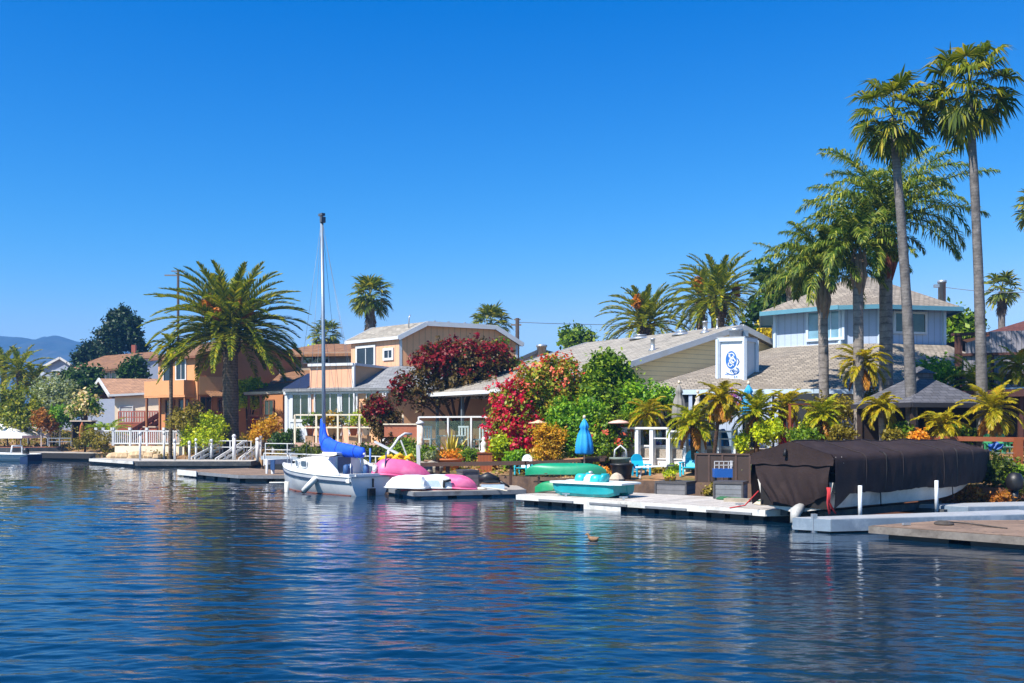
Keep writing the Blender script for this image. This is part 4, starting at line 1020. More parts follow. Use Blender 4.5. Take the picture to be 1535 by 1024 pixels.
m_ = MB(M_); m_.tube([(-.8, -.7, .3), (-.82, -.72, .95)], .03, 6); m_.build('strap', basic('navy_strap', (40, 50, 100), .7), t)
t, M_ = pod('small pink upturned hull at the right end of the low dock', at(687, 731.5, 38.6), -.12, 1.5, 1.1, .52, pk_, pitch=.08, sharp=1.6)
def moulded(label, c, yaw, L, W, H, slot):
    """upturned moulded pedal-boat shell: two raised sponsons, sloped ends, shallow tunnel between"""
    t = T('upturned_boat', label, 'boat', c, 'upturned white dinghies'); M_ = place(c, yaw); S = []
    for s_, k, h in ((-1, .86, .25), (-.93, .95, .62), (-.8, 1, .92), (-.3, 1, 1.0), (.3, .98, .98), (.62, .9, .82), (.86, .7, .45), (1, .45, .12)):
        w_ = W / 2 * k; hh = H * h; S.append([V((s_ * L / 2, y * w_, z * hh)) for y, z in ((-1, 0), (-1, .5), (-.88, .9), (-.62, 1), (-.36, .95), (-.26, .72), (.26, .72), (.36, .95), (.62, 1), (.88, .9), (1, .5), (1, 0))])
    m_ = MB(M_); m_.loft(S, closed=True, sm=False); m_.build('hull', whp, t)
    m_ = MB(M_)
    for sd_ in (0, -1): m_.tube([q[sd_] + V((0, 0, .03)) for q in S], .04, 6)
    m_.build('lip', whp, t)
    m_ = MB(M_); m_.slab([(-L * .3, -W * .5 - .012, H * .12), (L * .12, -W * .5 - .012, H * .12), (L * .05, -W * .47 - .03, H * .62), (-L * .24, -W * .47 - .03, H * .62)], (0, .02, 0)); m_.build('side_panel', basic('pale_blue_plastic', (176, 196, 214), .4), t)
    if slot: m_ = MB(M_); m_.tube([(L * .2, -W * .5 - .02, .06), (L * .2, -W * .5 - .03, .3), (L * .38, -W * .46 - .02, .33)], .05, 6); m_.build('grip_slot', BLACK(), t)
moulded('white upturned dinghy in front of the large pink hull', at(612, 731.5, 38.25), math.pi - .25 + math.pi * 0, 1.75, 1.1, .5, False)
moulded('white upturned dinghy with a dark slot, next to the small pink hull', at(658, 731.5, 38.55), -.12, 1.5, 1.05, .52, True)
t = T('paddle_board', 'flat pink paddle board lying along the low dock edge', 'paddle board', at(648, 736, 38.3)); S = []
for i in range(17):
    s = i / 16 * 2 - 1; w_ = .28 * max(.04, 1 - abs(s) ** 3) ** .7; S.append([V((s * 1.2, w_ * math.cos(a), .05 + .05 * math.sin(a))) for a in [2 * math.pi * j / 10 for j in range(10)]])
m_ = MB(place(at(648, 736.5, 38.3), .1)); m_.loft(S); m_.build('board', basic('red_pink_plastic', (214, 84, 96), .5), t)

# yellow slicker heap and grey rocks behind the pink hull
t = T('life_jackets', 'heap of yellow life jackets behind the pink hull', 'life jackets', at(592, 700, 42.5)); m_ = MB(); rr = random.Random(9)
for i in range(16):
    p = at(592 + rr.uniform(-18, 22), 690 + rr.uniform(-6, 6), 42.3 + rr.uniform(-.2, .3)); m_.tube([p + V((-.2, 0, .0)), p + V((rr.uniform(-.1, .1), -.1, .09)), p + V((.22, 0, rr.uniform(-.1, .05)))], [.05, .08, .05], 7, wob=.3, seed=i)
m_.build('jacket_pile', basic('yellow_fabric', (226, 176, 24)), t)

# moored tender behind the docks, left motor boat, duck
def launch(label, name, c, yaw, L, beam, hullm, cat='motor boat'):
    o = V(c); t = T(name, label, cat, o); M_ = place(o, yaw); S = hull_secs(L, beam, lambda s: .55 + .2 * s * s, .15, n=14, bow=.5, stern=.85, full=.5, m=6, rake=.4)
    m_ = MB(M_); m_.loft(S, closed=False, caps=False); m_.add(S[0], [tuple(range(len(S[0])))[::-1]]); m_.build('hull', hullm, t)
    m_ = MB(M_)
    for a_, b_ in zip(S, S[1:]): m_.add([a_[0], a_[-1], b_[-1], b_[0]], [(0, 1, 2, 3)])
    m_.build('deck', basic('boat_white', (216, 217, 216)), t)
    m_ = MB(M_)
    for sd_ in (0, -1): m_.tube([q[sd_] for q in S], .05, 5)
    m_.build('gunwale', basic('gunwale_grey', (206, 208, 206)), t)
    return t, M_
t, M_ = launch('long pale motor boat with blue stern quarter at the far left edge', 'motor_boat', (-37.6, 78.2, 0), math.radians(172), 7.0, 2.2, basic('boat_white', (216, 217, 216)))
m_ = MB(M_); m_.bx(-.04, .6, -.98, .9, -.1, .52); m_.build('blue_quarter', basic('blue_paint', (20, 44, 88), .4, .2), t)
m_ = MB(M_); m_.lathe([(.1, .5), (.24, .6), (.26, .9), (.16, 1.05), (.02, 1.08)], (.5, .3, 0), 12); m_.build('engine_cowl', BLACK(), t)
m_ = MB(M_); m_.tube([(1.5, -.7, .6), (1.45, -.6, 1.2), (1.45, .6, 1.2), (1.5, .7, .6)], .07, 7); m_.build('roll_bar', whp, t)
t = T('duck', 'small brown duck swimming alone on the open water', 'duck', (1.93, 23.6, 0)); M_ = place((1.93, 23.6, 0), math.pi * .92) @ Matrix.Scale(.7, 4)
body = [V((x, 0, z)) for x, z in ((-.2, .12), (-.12, .06), (.0, .05), (.1, .07), (.15, .12), (.17, .19), (.19, .22), (.23, .215), (.275, .2))]
m_ = MB(M_); m_.tube(body, [.01, .07, .095, .075, .045, .035, .045, .03, .008], 12, wob=.05); m_.build('body', basic('duck_brown', (140, 108, 78), .8, .4, 14), t)
m_ = MB(M_); m_.tube([(.235, 0, .21), (.285, 0, .2)], [.02, .01], 6); m_.build('bill', basic('duck_bill', (196, 140, 60), .5), t)

def coil(label, c, r, rgb, n=5):
    t = T('rope_coil', label, 'rope', c, 'coiled lines on the docks'); m_ = MB(); P = []
    for i in range(n * 16): a = i / 16 * 2 * math.pi; q = r * (1 - .09 * (i // 16) + .05 * math.sin(a * 1.7)); P.append(V((c[0] + q * math.cos(a), c[1] + q * math.sin(a), c[2] + .025 + .012 * (i // 16))))
    P += [P[-1] + V((.3 * k, -.12 * k * k + .1, -.02 * k)) for k in (1, 2, 3)]
    m_.tube(P, .022, 5); m_.build('line', basic('rope_%d' % rgb[0], rgb, .9, .2, 6), t)
coil('coil of pale rope on the white dock left of the covered boat', wd(8.6, 1.6, WD), .26, (196, 184, 160))
coil('coil of green hose on the white dock by the right grey deck box', wd(6.6, 2.7, WD), .24, (40, 96, 60))
coil('coil of dark rope on the nearest brown dock', V((10.6, 24.4, .3)), .22, (70, 64, 60))
coil('coil of pale rope on the low dock before the small pink hull', V((-1.2, 38.6, .27)), .2, (206, 196, 176))
# ------------------------------------------------------------------ houses
def tx(p, q, px):
    """distance along p->q at which the line crosses photo column px"""
    p, q = V(p), V(q); d = (q - p); d.z = 0; d.normalize(); k = (px - CX) / FX
    return (k * p.y - p.x) / (d.x - k * d.y)
def tm(O, u, v):
    return Matrix(((u[0], v[0], 0, O[0]), (u[1], v[1], 0, O[1]), (0, 0, 1, 0), (0, 0, 0, 1)))
def profile_block(parent, M_, prof_, z0, b0, b1, wallm, roofm, trimm, ov=.45, ovb=.5, th=.16, wall_in=0.0, wb1=None, wallname='wall'):
    """block with the given roofline (a, z) across its front, walls below, roof slabs with overhang and barge boards"""
    pts = [(prof_[0][0] + wall_in, z0)] + [(prof_[0][0] + wall_in, prof_[0][1] + (prof_[1][1] - prof_[0][1]) * wall_in / (prof_[1][0] - prof_[0][0]) - .03)] + [(a, z - .03) for a, z in prof_[1:]] + [(prof_[-1][0], z0)]
    n = len(pts); m_ = MB(M_); wb = b1 if wb1 is None else wb1
    m_.add([(a, b0, z) for a, z in pts] + [(a, wb, z) for a, z in pts], [tuple(range(n))[::-1], tuple(range(n, 2 * n))] + [(i, (i + 1) % n, n + (i + 1) % n, n + i) for i in range(n)])
    m_.build(wallname, wallm, parent)
    P = [V((a, 0, z)) for a, z in prof_]; d0 = (P[0] - P[1]).normalized(); d1 = (P[-1] - P[-2]).normalized(); P[0] = P[0] + d0 * ov; P[-1] = P[-1] + d1 * ov
    m_ = MB(M_); q = []
    for p in P: q.append((V((p.x, b0 - ovb, p.z)), V((p.x, b1 + ovb, p.z)), V((p.x, b0 - ovb, p.z + th)), V((p.x, b1 + ovb, p.z + th))))
    for i in range(len(q) - 1):
        a, b = q[i], q[i + 1]; m_.add([a[2], b[2], b[3], a[3]], [(0, 1, 2, 3)]); m_.add([a[0], b[0], b[1], a[1]], [(3, 2, 1, 0)])
        m_.add([a[0], b[0], b[2], a[2]], [(0, 1, 2, 3)]); m_.add([a[1], b[1], b[3], a[3]], [(3, 2, 1, 0)])
    a = q[0]; m_.add(list(a), [(1, 0, 2, 3)]); a = q[-1]; m_.add(list(a), [(0, 1, 3, 2)])
    rf = m_.build('roof', roofm, parent)
    m_ = MB(M_)
    for i in range(len(q) - 1):
        for bb in (b0 - ovb - .03, b1 + ovb + .03):
            m_.beam(V((q[i][0].x, bb, q[i][0].z + .04)), V((q[i + 1][0].x, bb, q[i + 1][0].z + .04)), .05, .3)
    for a in (q[0], q[-1]): m_.beam(V((a[0].x, b0 - ovb - .05, a[0].z + .06)), V((a[0].x, b1 + ovb + .05, a[0].z + .06)), .1, .2)
    m_.build('trim', trimm, rf)
    return rf
SH_GREY = lambda: basic('light_grey_shingle', (152, 146, 134), .9, .14, .8, 'shingle', pw=.45, ph=.2, gap=.012, bump=.3, stain=(128, 120, 108))
SH_TAN = lambda: basic('tan_shake', (146, 136, 122), .9, .14, .8, 'shingle', pw=.3, ph=.21, gap=.02, bump=.6, stain=(120, 110, 98))
SH_BROWN = lambda: basic('brown_shingle', (140, 100, 68), .9, .16, .8, 'shingle', pw=.4, ph=.24, gap=.02, bump=.5, stain=(120, 86, 64))
SH_SLATE = lambda: basic('slate_grey_shingle', (88, 88, 94), .85, .14, 1, 'shingle', pw=.35, ph=.2, gap=.014, bump=.4)
DARKGLASS = lambda: glassmat('dark_window', (36, 42, 48))
SKYGLASS = lambda: glassmat('pale_window', (110, 150, 172), .06)
BEIGE = lambda: basic('beige_siding', (220, 166, 132), .75, .06, 1.2, 'siding', pw=.42, gap=.016, bump=.2)

# ---- beige two-storey house
O3 = V((-7.24, 64, 0)); u3 = V((.891, .454, 0)); v3 = V((-.714, .70, 0)); M3 = tm(O3, u3, v3)
h3 = T('house', 'beige two-storey house with white trim, flat-topped gable and walled balcony', 'house', (-7, 62, 1.5))
rf = profile_block(h3, M3, [(0, 8.5), (1.7, 9.38), (6.7, 9.36), (8.5, 8.4)], 2.0, 0, 5.14, basic('beige_siding_sunlit_gable', (236, 168, 116), .75, .06, 1.2, 'siding', pw=.42, gap=.016, bump=.2), SH_GREY(), WHITE(), ov=.3, ovb=.25)  # gable copy of the siding, its colour raised to look sunlit
m_ = MB(M3); m_.bx(-.02, .16, -.02, .12, 5, 8.45); m_.bx(8.4, 8.55, -.03, .1, 4, 8.3); m_.build('corner_board', WHITE(), h3)
m_ = MB(M3); m_.add([(-.03, -.02, 6), (-.03, 5.14, 6), (-.03, 5.14, 8.46), (-.03, -.02, 8.46)], [(3, 2, 1, 0)]); m_.build('front_cladding', BEIGE(), h3)
pF, qF = O3 + v3 * 5.14, O3; F3 = frame(pF, qF)
window(h3, F3, tx(pF, qF, 537), tx(pF, qF, 562), zz(547, 66), zz(521, 66), gm=DARKGLASS(), fw=.16)
window(h3, F3, tx(pF, qF, 578), tx(pF, qF, 589), zz(537, 65), zz(526, 65), gm=DARKGLASS(), fw=.16)
for a, b in ((3.0, 0), (4.0, .1), (5.2, 0)):
    m_ = MB(M3); m_.bx(a, a + .1, .8, .9, 9.4, 9.75); m_.build('roof_vent', ALU(), h3)
m_ = MB(M3); m_.tube([(.9, .4, 9.0), (.92, .4, 9.8), (1.0, .4, 10.0)], .04, 6); m_.build('roof_vent', ALU(), h3)
A_, B_ = V((-14.04, 62, 0)), V((-7.41, 59.5, 0)); E_ = B_ + u3 * 9.2; FL = frame(A_, B_); LF = (B_ - A_).length
m_ = MB(); m_.prism([A_[:2], B_[:2], E_[:2], (.3, 69), (-13.5, 68)], .8, 4.95); m_.build('lower_wall', basic('beige_stucco', (214, 166, 124), .85, .08, 1.5), h3)
xw = lambda px: tx(A_, B_, px)
m_ = MB(FL); m_.bx(xw(466), xw(536), -.03, .02, 1.0, 4.9); m_.build('front_cladding', BEIGE(), h3)
m_ = MB(FL); m_.bx(xw(430.5), xw(465), -.05, .02, 1.0, 4.9); m_.build('sunroom_cladding', basic('pale_grey_siding', (198, 202, 206), .7, .06, 1.5, 'siding', pw=.25, gap=.016), h3)
window(h3, FL, xw(440), xw(463), zz(628, 61.5), zz(592, 61.5), gm=DARKGLASS(), fw=.2, mull=1, proud=.1)
window(h3, FL, xw(474), xw(507), zz(634, 61), zz(588, 61), gm=DARKGLASS(), fw=.1, mull=2)
window(h3, FL, xw(514), xw(535), zz(634, 60.5), zz(588, 60.5), gm=DARKGLASS(), fw=.1, mull=1)
window(h3, FL, xw(551), xw(558), zz(630, 60), zz(590, 60), gm=DARKGLASS(), fw=.04, mull=0, name='door')
m_ = MB(FL); m_.bx(-.15, LF + .15, -.16, .03, 4.72, 5.0); m_.bx(-.1, .12, -.1, .02, 1, 4.72); m_.bx(xw(509), xw(513), -.12, .02, 1, 4.72); m_.bx(xw(535.5), xw(537.5), -.5, -.4, 1.2, 4.72); m_.bx(LF - .22, LF + .05, -.35, -.12, 1.2, 4.72); m_.build('white_beam', WHITE(), h3)
m_ = MB(); C_ = V((-7.3, 63.9, 6.62)); D_ = V((-10.95, 67.5, 6.62))
a, b, e = A_ + V((-.2, -.35, 5.02)), B_ + V((.2, -.45, 5.02)), E_ + V((.2, -.4, 5.02)); m_.slab([a, b, C_, D_], (0, 0, -.14)); m_.slab([b, e, O3 + u3 * 8.5 + V((0, -.1, 6.62)), C_], (0, 0, -.14)); m_.build('lower_roof', basic('grey_porch_shingle', (128, 130, 132), .85, .12, 1, 'shingle', pw=.4, ph=.2), h3)
m_ = MB(); p1, p2 = A_ + (B_ - A_).normalized() * xw(465), A_ + (B_ - A_).normalized() * xw(530); back = V((-8.05, 64.0, 0))
pc = MB(); w0 = V((0, -.12, 0))
pc.prism([(p1 + w0)[:2], (p2 + w0)[:2], (p2 + V((0, .06, 0)))[:2], (p1 + V((0, .06, 0)))[:2]], 5.02, 6.42); bal = pc.build('balcony_wall', BEIGE(), h3)
pc = MB(); pc.prism([(p2 + w0 + V((.0, 0, 0)))[:2], back[:2], (back + V((-.16, .02, 0)))[:2], (p2 + V((-.16, .1, 0)))[:2]], 5.05, 6.44); pc.build('balcony_side', basic('beige_stucco', (214, 166, 124)), h3)
pc = MB(); pc.beam(p1 + w0 + V((-.05, -.02, 6.5)), p2 + w0 + V((.05, -.02, 6.5)), .3, .16); pc.beam(p2 + w0 + V((0, 0, 6.5)), back + V((0, 0, 6.5)), .26, .15); pc.box(p2 + w0 + V((.03, -.02, 5.74)), (.16, .16, 1.38), -.36); pc.build('balcony_cap', WHITE(), h3)
# dark panels over the sunroom
m_ = MB(FL); m_.slab([(-.1, -.3, 5.1), (xw(464), -.3, 5.1), (xw(466), 1.6, 6.1), (.5, 1.6, 6.1)], (0, 0, -.1)); m_.build('sunroom_roof', basic('dark_panel', (40, 46, 66), .35, .2, 3), h3)
# small brown-roofed neighbour seen past its left shoulder
hb = T('house', 'small brown-roofed house mostly hidden behind the beige house', 'house', (-15.5, 88, 2)); m_ = MB(); m_.prism([(-21, 86), (-13.5, 84), (-12, 92), (-20, 93)], 1.5, zz(530, 86)); m_.build('wall', basic('grey_tan_wall', (150, 140, 124), .8), hb)
z0_, z1_ = zz(532, 85), zz(514, 88); m_ = MB(); m_.slab([(-21.6, 85.4, z0_), (-13.3, 83.4, z0_), (-12.5, 88.5, z1_), (-17.6, 89.5, z1_)], (0, 0, -.2)); m_.slab([(-13.3, 83.4, z0_), (-11.5, 92.5, z0_), (-12.5, 88.5, z1_)], (0, 0, -.2)); m_.slab([(-22, 93.4, z0_), (-21.6, 85.4, z0_), (-17.6, 89.5, z1_)], (0, 0, -.2)); m_.build('roof', SH_BROWN(), hb)
window(hb, frame(V((-21, 86, 0)), V((-13.5, 84, 0))), 3.2, 5.6, zz(545, 86), zz(535, 86), gm=DARKGLASS())

# ---- house with the broad light-grey gable roof
O4 = V((2.3, 47, 0)); u4 = V((.83, .558, 0)); v4 = V((-.558, .83, 0)); M4 = tm(O4, u4, v4)
h4 = T('house', 'low cream house under a broad light grey gable roof with vent pipes', 'house', (5, 53, 1.8))
profile_block(h4, M4, [(0, 4.6), (11.73, 8.0), (23, 4.6)], 1.0, 0, 12.3, basic('cream_lap_siding', (248, 226, 176), .8, .07, 1.2, 'lap', pw=.24, gap=.012), SH_GREY(), WHITE(), ov=.5, ovb=.5, wall_in=1.4, wb1=6.2)
m_ = MB(M4)
for b in (12.0, 9.2): m_.bx(.1, .24, b, b + .14, 1.4, 4.62)
m_.build('porch_post', basic('slate_post', (92, 100, 108), .7), h4)
m_ = MB(M4); m_.bx(.05, .2, 6.0, 12.5, 4.38, 4.62); m_.bx(.05, 8, 12.36, 12.5, 4.36, 4.58); m_.build('porch_beam', WHITE(), h4)
m_ = MB(M4); m_.bx(-.2, 7, 5.9, 12.6, 1.3, 1.5); m_.build('porch_floor', PALEDECK(), h4)
m_ = MB(M4); m_.bx(1.2, 1.5, 6.0, 6.25, 1.4, 4.9); m_.build('corner_board', WHITE(), h4)
pw_, qw_ = O4 + u4 * 1.4 + v4 * 6.2, O4 + u4 * 1.4; F4 = frame(pw_, qw_); window(h4, F4, .7, 1.7, 1.55, 3.7, gm=DARKGLASS(), mull=0, name='door')
def on4(px, a, up, r, name='vent_pipe'):
    k = (px - CX) / FX; q = O4 + u4 * a; b = (k * q.y - q.x) / (v4.x - k * v4.y); p = q + v4 * b; z = 4.6 + 3.4 * a / 11.73 + .14
    m_ = MB(); m_.lathe([(r * 2.4, -.05), (r * 1.4, .1), (r, .12), (r, up), (r * 1.25, up), (r * 1.25, up + .07), (r * .4, up + .09)], (p.x, p.y, z), 10); m_.build(name, ALU(), h4)
on4(978.5, 6.6, .55, .11); on4(1057, 10.5, .55, .13); on4(1075, 11.2, .5, .05); on4(1022, 10.8, .12, .25); on4(960, 11.0, .15, .3)
hw = T('house', 'white gable tip of a distant house with a grey flue behind the grey roof', 'house', (3, 92, 2.5)); Mw = tm((.6, 90, 0), (1, .1, 0), (-.1, 1, 0))
profile_block(hw, Mw, [(0, zz(540, 90)), (1.9, zz(526, 90)), (4.5, zz(536, 90))], 2, 0, 6, WHITE(), SH_GREY(), basic('dark_trim', (70, 74, 84)), ov=.3, ovb=.3)
m_ = MB(); c = at(812, 533, 89.6); m_.lathe([(.42, -1), (.42, .75), (.5, .75), (.5, .95), (.2, 1.0)], c, 14); m_.build('flue', ALU(), hw)

# ---- blue house with the two-tier shake roof
h5 = T('house', 'pale blue two-storey house with tan shake roofs and teal eaves behind the palms', 'house', (15, 50, 2.0))
zE, zT = 4.35, 6.95
ft = [(5.4, 46.0), (13.5, 44.6), (21.6, 44.8), (26.5, 47.5), (26.5, 62), (15.0, 63)]
inner = [(14.0, 53.4), (16.8, 50.9), (18.8, 50.6), (22.6, 51.6), (23.6, 58), (15.4, 59)]
m_ = MB(); m_.prism(offset_poly(ft, -.7), 1.0, zE + .05); m_.build('lower_wall', basic('pale_blue_siding', (168, 184, 208), .7, .06, 1.3, 'siding', pw=.35, gap=.014), h5)
m_ = MB(); n = len(ft)
for i in range(n):
    j = (i + 1) % n; m_.slab([(*ft[i], zE), (*ft[j], zE), (*inner[j], zT), (*inner[i], zT)], (0, 0, -.16))
lr = m_.build('lower_roof', SH_TAN(), h5)
m_ = MB(); q = offset_poly(ft, .05)
for i in range(n): m_.beam((*q[i], zE - .06), (*q[(i + 1) % n], zE - .06), .12, .22)
m_.build('gutter', basic('pale_blue_trim', (190, 208, 224), .5, .06), lr)
# a darker step and a bright metal cricket across the front slope
def onroof(px, py, D0=40.0):
    """point of the front-left slope (through three known corners) seen at a photo pixel"""
    a, b, c = V((*ft[0], zE)), V((*ft[1], zE)), V((*inner[0], zT)); nn_ = (b - a).cross(c - a); d = V(((px - CX) / FX, 1, -(py - HZ) / FX)); o = V((0, 0, CH)); t_ = (a - o).dot(nn_) / d.dot(nn_); return o + d * t_
m_ = MB(); a, b = onroof(1078, 553), onroof(1235, 553); up = V((0, 0, .12)); m_.beam(a + up, b + up, .16, .2); m_.build('roof_step', basic('dark_gutter', (72, 62, 56), .7), lr)
m_ = MB(); m_.slab([onroof(1082, 549) + up, onroof(1200, 549) + up, onroof(1196, 536) + up, onroof(1150, 534) + up], (0, 0, -.08)); m_.build('roof_patch', basic('silvery_roofing', (190, 190, 196), .6, .1, 2), lr)
up5 = offset_poly(inner, -.15); zU = 8.86
m_ = MB(); m_.prism(up5, 6.0, zU); m_.build('upper_wall', basic('pale_blue_siding', (168, 184, 208)), h5)
ev = offset_poly(inner, .62); apx = [(19.0, 55.0), (19.8, 55.2)]; zA = 11.05
m_ = MB(); n = len(ev)
for i in range(n):
    j = (i + 1) % n; a, b = (*ev[i], zU), (*ev[j], zU); A1 = (apx[0] if V(a).x < 18.5 or i in (4,) else apx[1]); top = (*apx[0], zA) if i in (0, 1, 5, 4) else (*apx[1], zA)
    m_.add([a, b, top], [(0, 1, 2)])
m_.add([(*ev[2], zU), (*apx[1], zA), (*apx[0], zA)], [(0, 1, 2)]); m_.add([(*ev[4], zU), (*apx[0], zA), (*apx[1], zA)], [(0, 1, 2)])
ur = m_.build('upper_roof', SH_TAN(), h5)
m_ = MB(); m_.prism(ev, zU - .1, zU - .004); m_.build('soffit', basic('teal_soffit', (84, 140, 160), .6), ur)
m_ = MB(); q = offset_poly(ev, .03)
for i in range(n): m_.beam((*q[i], zU - .12), (*q[(i + 1) % n], zU - .1), .08, .22)
m_.build('eave_trim', basic('teal_paint', (84, 136, 156), .5, .08), ur)
m_ = MB()
for i in range(n):
    m_.box((*up5[i], 7.4), (.18, .18, 2.8), .5)
m_.build('corner_board', basic('pale_blue_trim', (190, 208, 224)), h5)
a5, b5, c5, d5 = [V((*p, 0)) for p in up5[:4]]
FA = frame(a5, b5); window(h5, FA, tx(a5, b5, 1213), tx(a5, b5, 1263), zz(508, 52), zz(469, 52), fm=basic('pale_blue_trim', (190, 208, 224)), gm=SKYGLASS(), fw=.14, mull=2)
FB = frame(c5, d5); window(h5, FB, tx(c5, d5, 1341), tx(c5, d5, 1385), zz(497, 51), zz(470, 51), gm=glassmat('green_window', (60, 84, 78)), fw=.12, mull=1)
m_ = MB(FA); m_.bx(.1, (b5 - a5).length - .1, -.04, .02, zz(524, 51.5), zz(516, 51.5)); m_.build('white_flashing', WHITE(), h5)
# metal flue on the upper roof
c = at(1412, 452, 54.5); m_ = MB(); m_.lathe([(.2, -.6), (.2, 1.0), (.24, 1.0), (.24, 1.15), (.05, 1.16)], c, 12); m_.box(c + V((-.22, 0, .85)), (.42, .2, .16)); m_.build('flue', ALU(), ur)
# chimney box with the painted emblem
cc = V((xx(1115, 46.6), 46.6, 0)); ul = V((-.87, .35, 0)).normalized(); ur_ = V((.62, .78, 0)).normalized(); wL, wR = 1.13, 1.2; zb, zt = 4.4, zz(508, 46.6)
ch = T('chimney', 'white square chimney box with a blue painted emblem on the roof', 'chimney', cc + V((0, 0, zb))); cm_ = basic('chimney_white', (214, 220, 228), .6, .05, 2, stain=(204, 212, 222))
P4 = [cc + ul * wL, cc, cc + ur_ * wR, cc + ul * wL + ur_ * wR]
m_ = MB(); m_.prism([p[:2] for p in P4], zb, zt); m_.build('box', cm_, ch)
m_ = MB(); q = offset_poly([p[:2] for p in P4], .05)
for i in range(4):
    m_.box((*q[i], (zb + zt) / 2), (.16, .16, zt - zb + .02), .4); m_.beam((*q[i], zt - .02), (*q[(i + 1) % 4], zt - .02), .1, .16)
m_.build('corner_trim', basic('chimney_trim', (206, 218, 232), .6, .05), ch)
m_ = MB(); m_.prism([p for p in offset_poly([p[:2] for p in P4], .1)], zt + .06, zt + .12); m_.build('cap', basic('grey_cap', (150, 154, 160), .6), ch)
m_ = MB(); k = (P4[0] + P4[2]) / 2 + V((-.1, -.1, zt + .1)); m_.lathe([(.3, 0), (.3, .3), (.34, .3), (.34, .42), (.1, .45)], k, 14); m_.box(k + V((.45, .25, .14)), (.3, .3, .45), .4); m_.build('flue', ALU(), ch)
FC = frame(P4[0], P4[1]); FCm = FC @ Matrix.Translation((wL / 2, -.006, 0)); zc = (zb + zt) / 2 + .08; eb = basic('emblem_blue', (34, 100, 176), .6, .1, 4, bump=0)
def ell(cx, cz, rx, rz, n=26, rot=0.0): return [(cx + rx * math.cos(a) * math.cos(rot) - rz * math.sin(a) * math.sin(rot), -.004, cz + rx * math.cos(a) * math.sin(rot) + rz * math.sin(a) * math.cos(rot)) for a in [2 * math.pi * i / n for i in range(n)]]
def stroke(m_, pts, w0, y=-.004):
    for (x0, z0), (x1, z1) in zip(pts, pts[1:]):
        d = V((x1 - x0, 0, z1 - z0)); L_ = d.length
        if L_ < 1e-6: continue
        nx_, nz_ = -d.z / L_ * w0 / 2, d.x / L_ * w0 / 2; ex, ez = d.x / L_ * w0 * .2, d.z / L_ * w0 * .2
        m_.slab([(x0 - nx_ - ex, y, z0 - nz_ - ez), (x1 - nx_ + ex, y, z1 - nz_ + ez), (x1 + nx_ + ex, y, z1 + nz_ + ez), (x0 + nx_ - ex, y, z0 + nz_ - ez)], (0, .004, 0))
def curve(f, n=18): return [f(i / n) for i in range(n + 1)]
m_ = MB(FCm); m_.slab(ell(-.02, zc + .16, .26, .42), (0, .004, 0))
stroke(m_, curve(lambda t: (.2 + .14 * math.cos(2.6 + t * 5.2), zc - .36 + .14 * math.sin(2.6 + t * 5.2))), .05)
stroke(m_, curve(lambda t: (-.24 + .55 * t, zc - .44 - .1 * math.sin(t * 3.1))), .045); stroke(m_, curve(lambda t: (.26 + .08 * math.sin(t * 3), zc - .1 + .32 * t)), .05); stroke(m_, [(-.3, zc - .52), (-.16, zc - .54)], .03)
for k in range(4): stroke(m_, curve(lambda t: (-.02 + .09 * k + .035 * math.cos(t * 5 + k), zc - .36 + .06 * math.sin(t * 5 + k)), 8), .03)
for x in (.1, .2): stroke(m_, [(x, zc - .66), (x + .05, zc - .6), (x + .05, zc - .7)], .022)
em = m_.build('emblem', eb, ch)
m_ = MB(FCm @ Matrix.Translation((0, -.005, 0)))
for cx_, cz_, r_, n_ in ((-.02, zc + .36, .13, 1.3), (.02, zc + .1, .15, 1.0), (-.06, zc - .06, .12, 1.2)):
    stroke(m_, curve(lambda t: (cx_ + r_ * math.cos(t * 6.0) * (1 - .4 * t), cz_ + r_ * math.sin(t * 6.0) * (1 - .4 * t))), .045)
stroke(m_, curve(lambda t: (-.14 + .2 * t, zc + .46 - .5 * t + .08 * math.sin(t * 9))), .04); stroke(m_, curve(lambda t: (.1 - .1 * math.sin(t * 3.1), zc + .3 - .4 * t)), .035)
m_.build('emblem_linework', basic('emblem_white', (236, 240, 244), .6, .03), em)

# ---- orange-brown two-storey house on the left
O2 = V((-25.3, 80, 0)); u2 = V((.78, .62, 0)); v2 = V((-.81, .58, 0)); M2 = tm(O2, u2, v2)
h2 = T('house', 'orange-brown two-storey house with gable wall and balcony behind the big date palm', 'house', (-24, 81, 1.8))
OB = lambda: basic('orange_stucco', (186, 126, 82), .85, .07, 1.0); OBL = lambda: basic('orange_stucco_sunlit', (208, 148, 100), .85, .07, 1.0)  # OBL is the same stucco with the front's sunlight put into its colour
profile_block(h2, M2, [(0, 8.4), (4.54, 9.85), (9.6, 8.25)], 1.5, 0, 5.2, OB(), SH_BROWN(), basic('brown_trim', (120, 78, 56), .7), ov=.45, ovb=.4)
p2_, q2_ = O2 + v2 * 5.2, O2; F2 = frame(p2_, q2_)
m_ = MB(F2); m_.bx(0, 5.2, -.04, .02, 4.9, 8.35); m_.build('front_cladding', OBL(), h2)  # thin sheet that carries the sunlit stucco tone
window(h2, F2, tx(p2_, q2_, 266), tx(p2_, q2_, 279), zz(569, 81.5), zz(540, 81.5), gm=DARKGLASS(), fw=.14); window(h2, F2, tx(p2_, q2_, 247), tx(p2_, q2_, 257), zz(575, 82), zz(545, 82), gm=DARKGLASS(), fw=.1, mull=0)
m_ = MB(F2); m_.bx(-.4, 4.9, -1.1, -1.0, zz(594, 81), zz(571, 81)); m_.bx(-.4, 5.0, -1.1, 0, zz(596, 81), zz(593.5, 81)); m_.bx(4.8, 4.9, -1.0, 0, zz(594, 81), zz(571, 81)); m_.bx(-.4, -.3, -1.0, 0, zz(594, 81), zz(571, 81)); m_.build('balcony', OBL(), h2)
m_ = MB(F2)
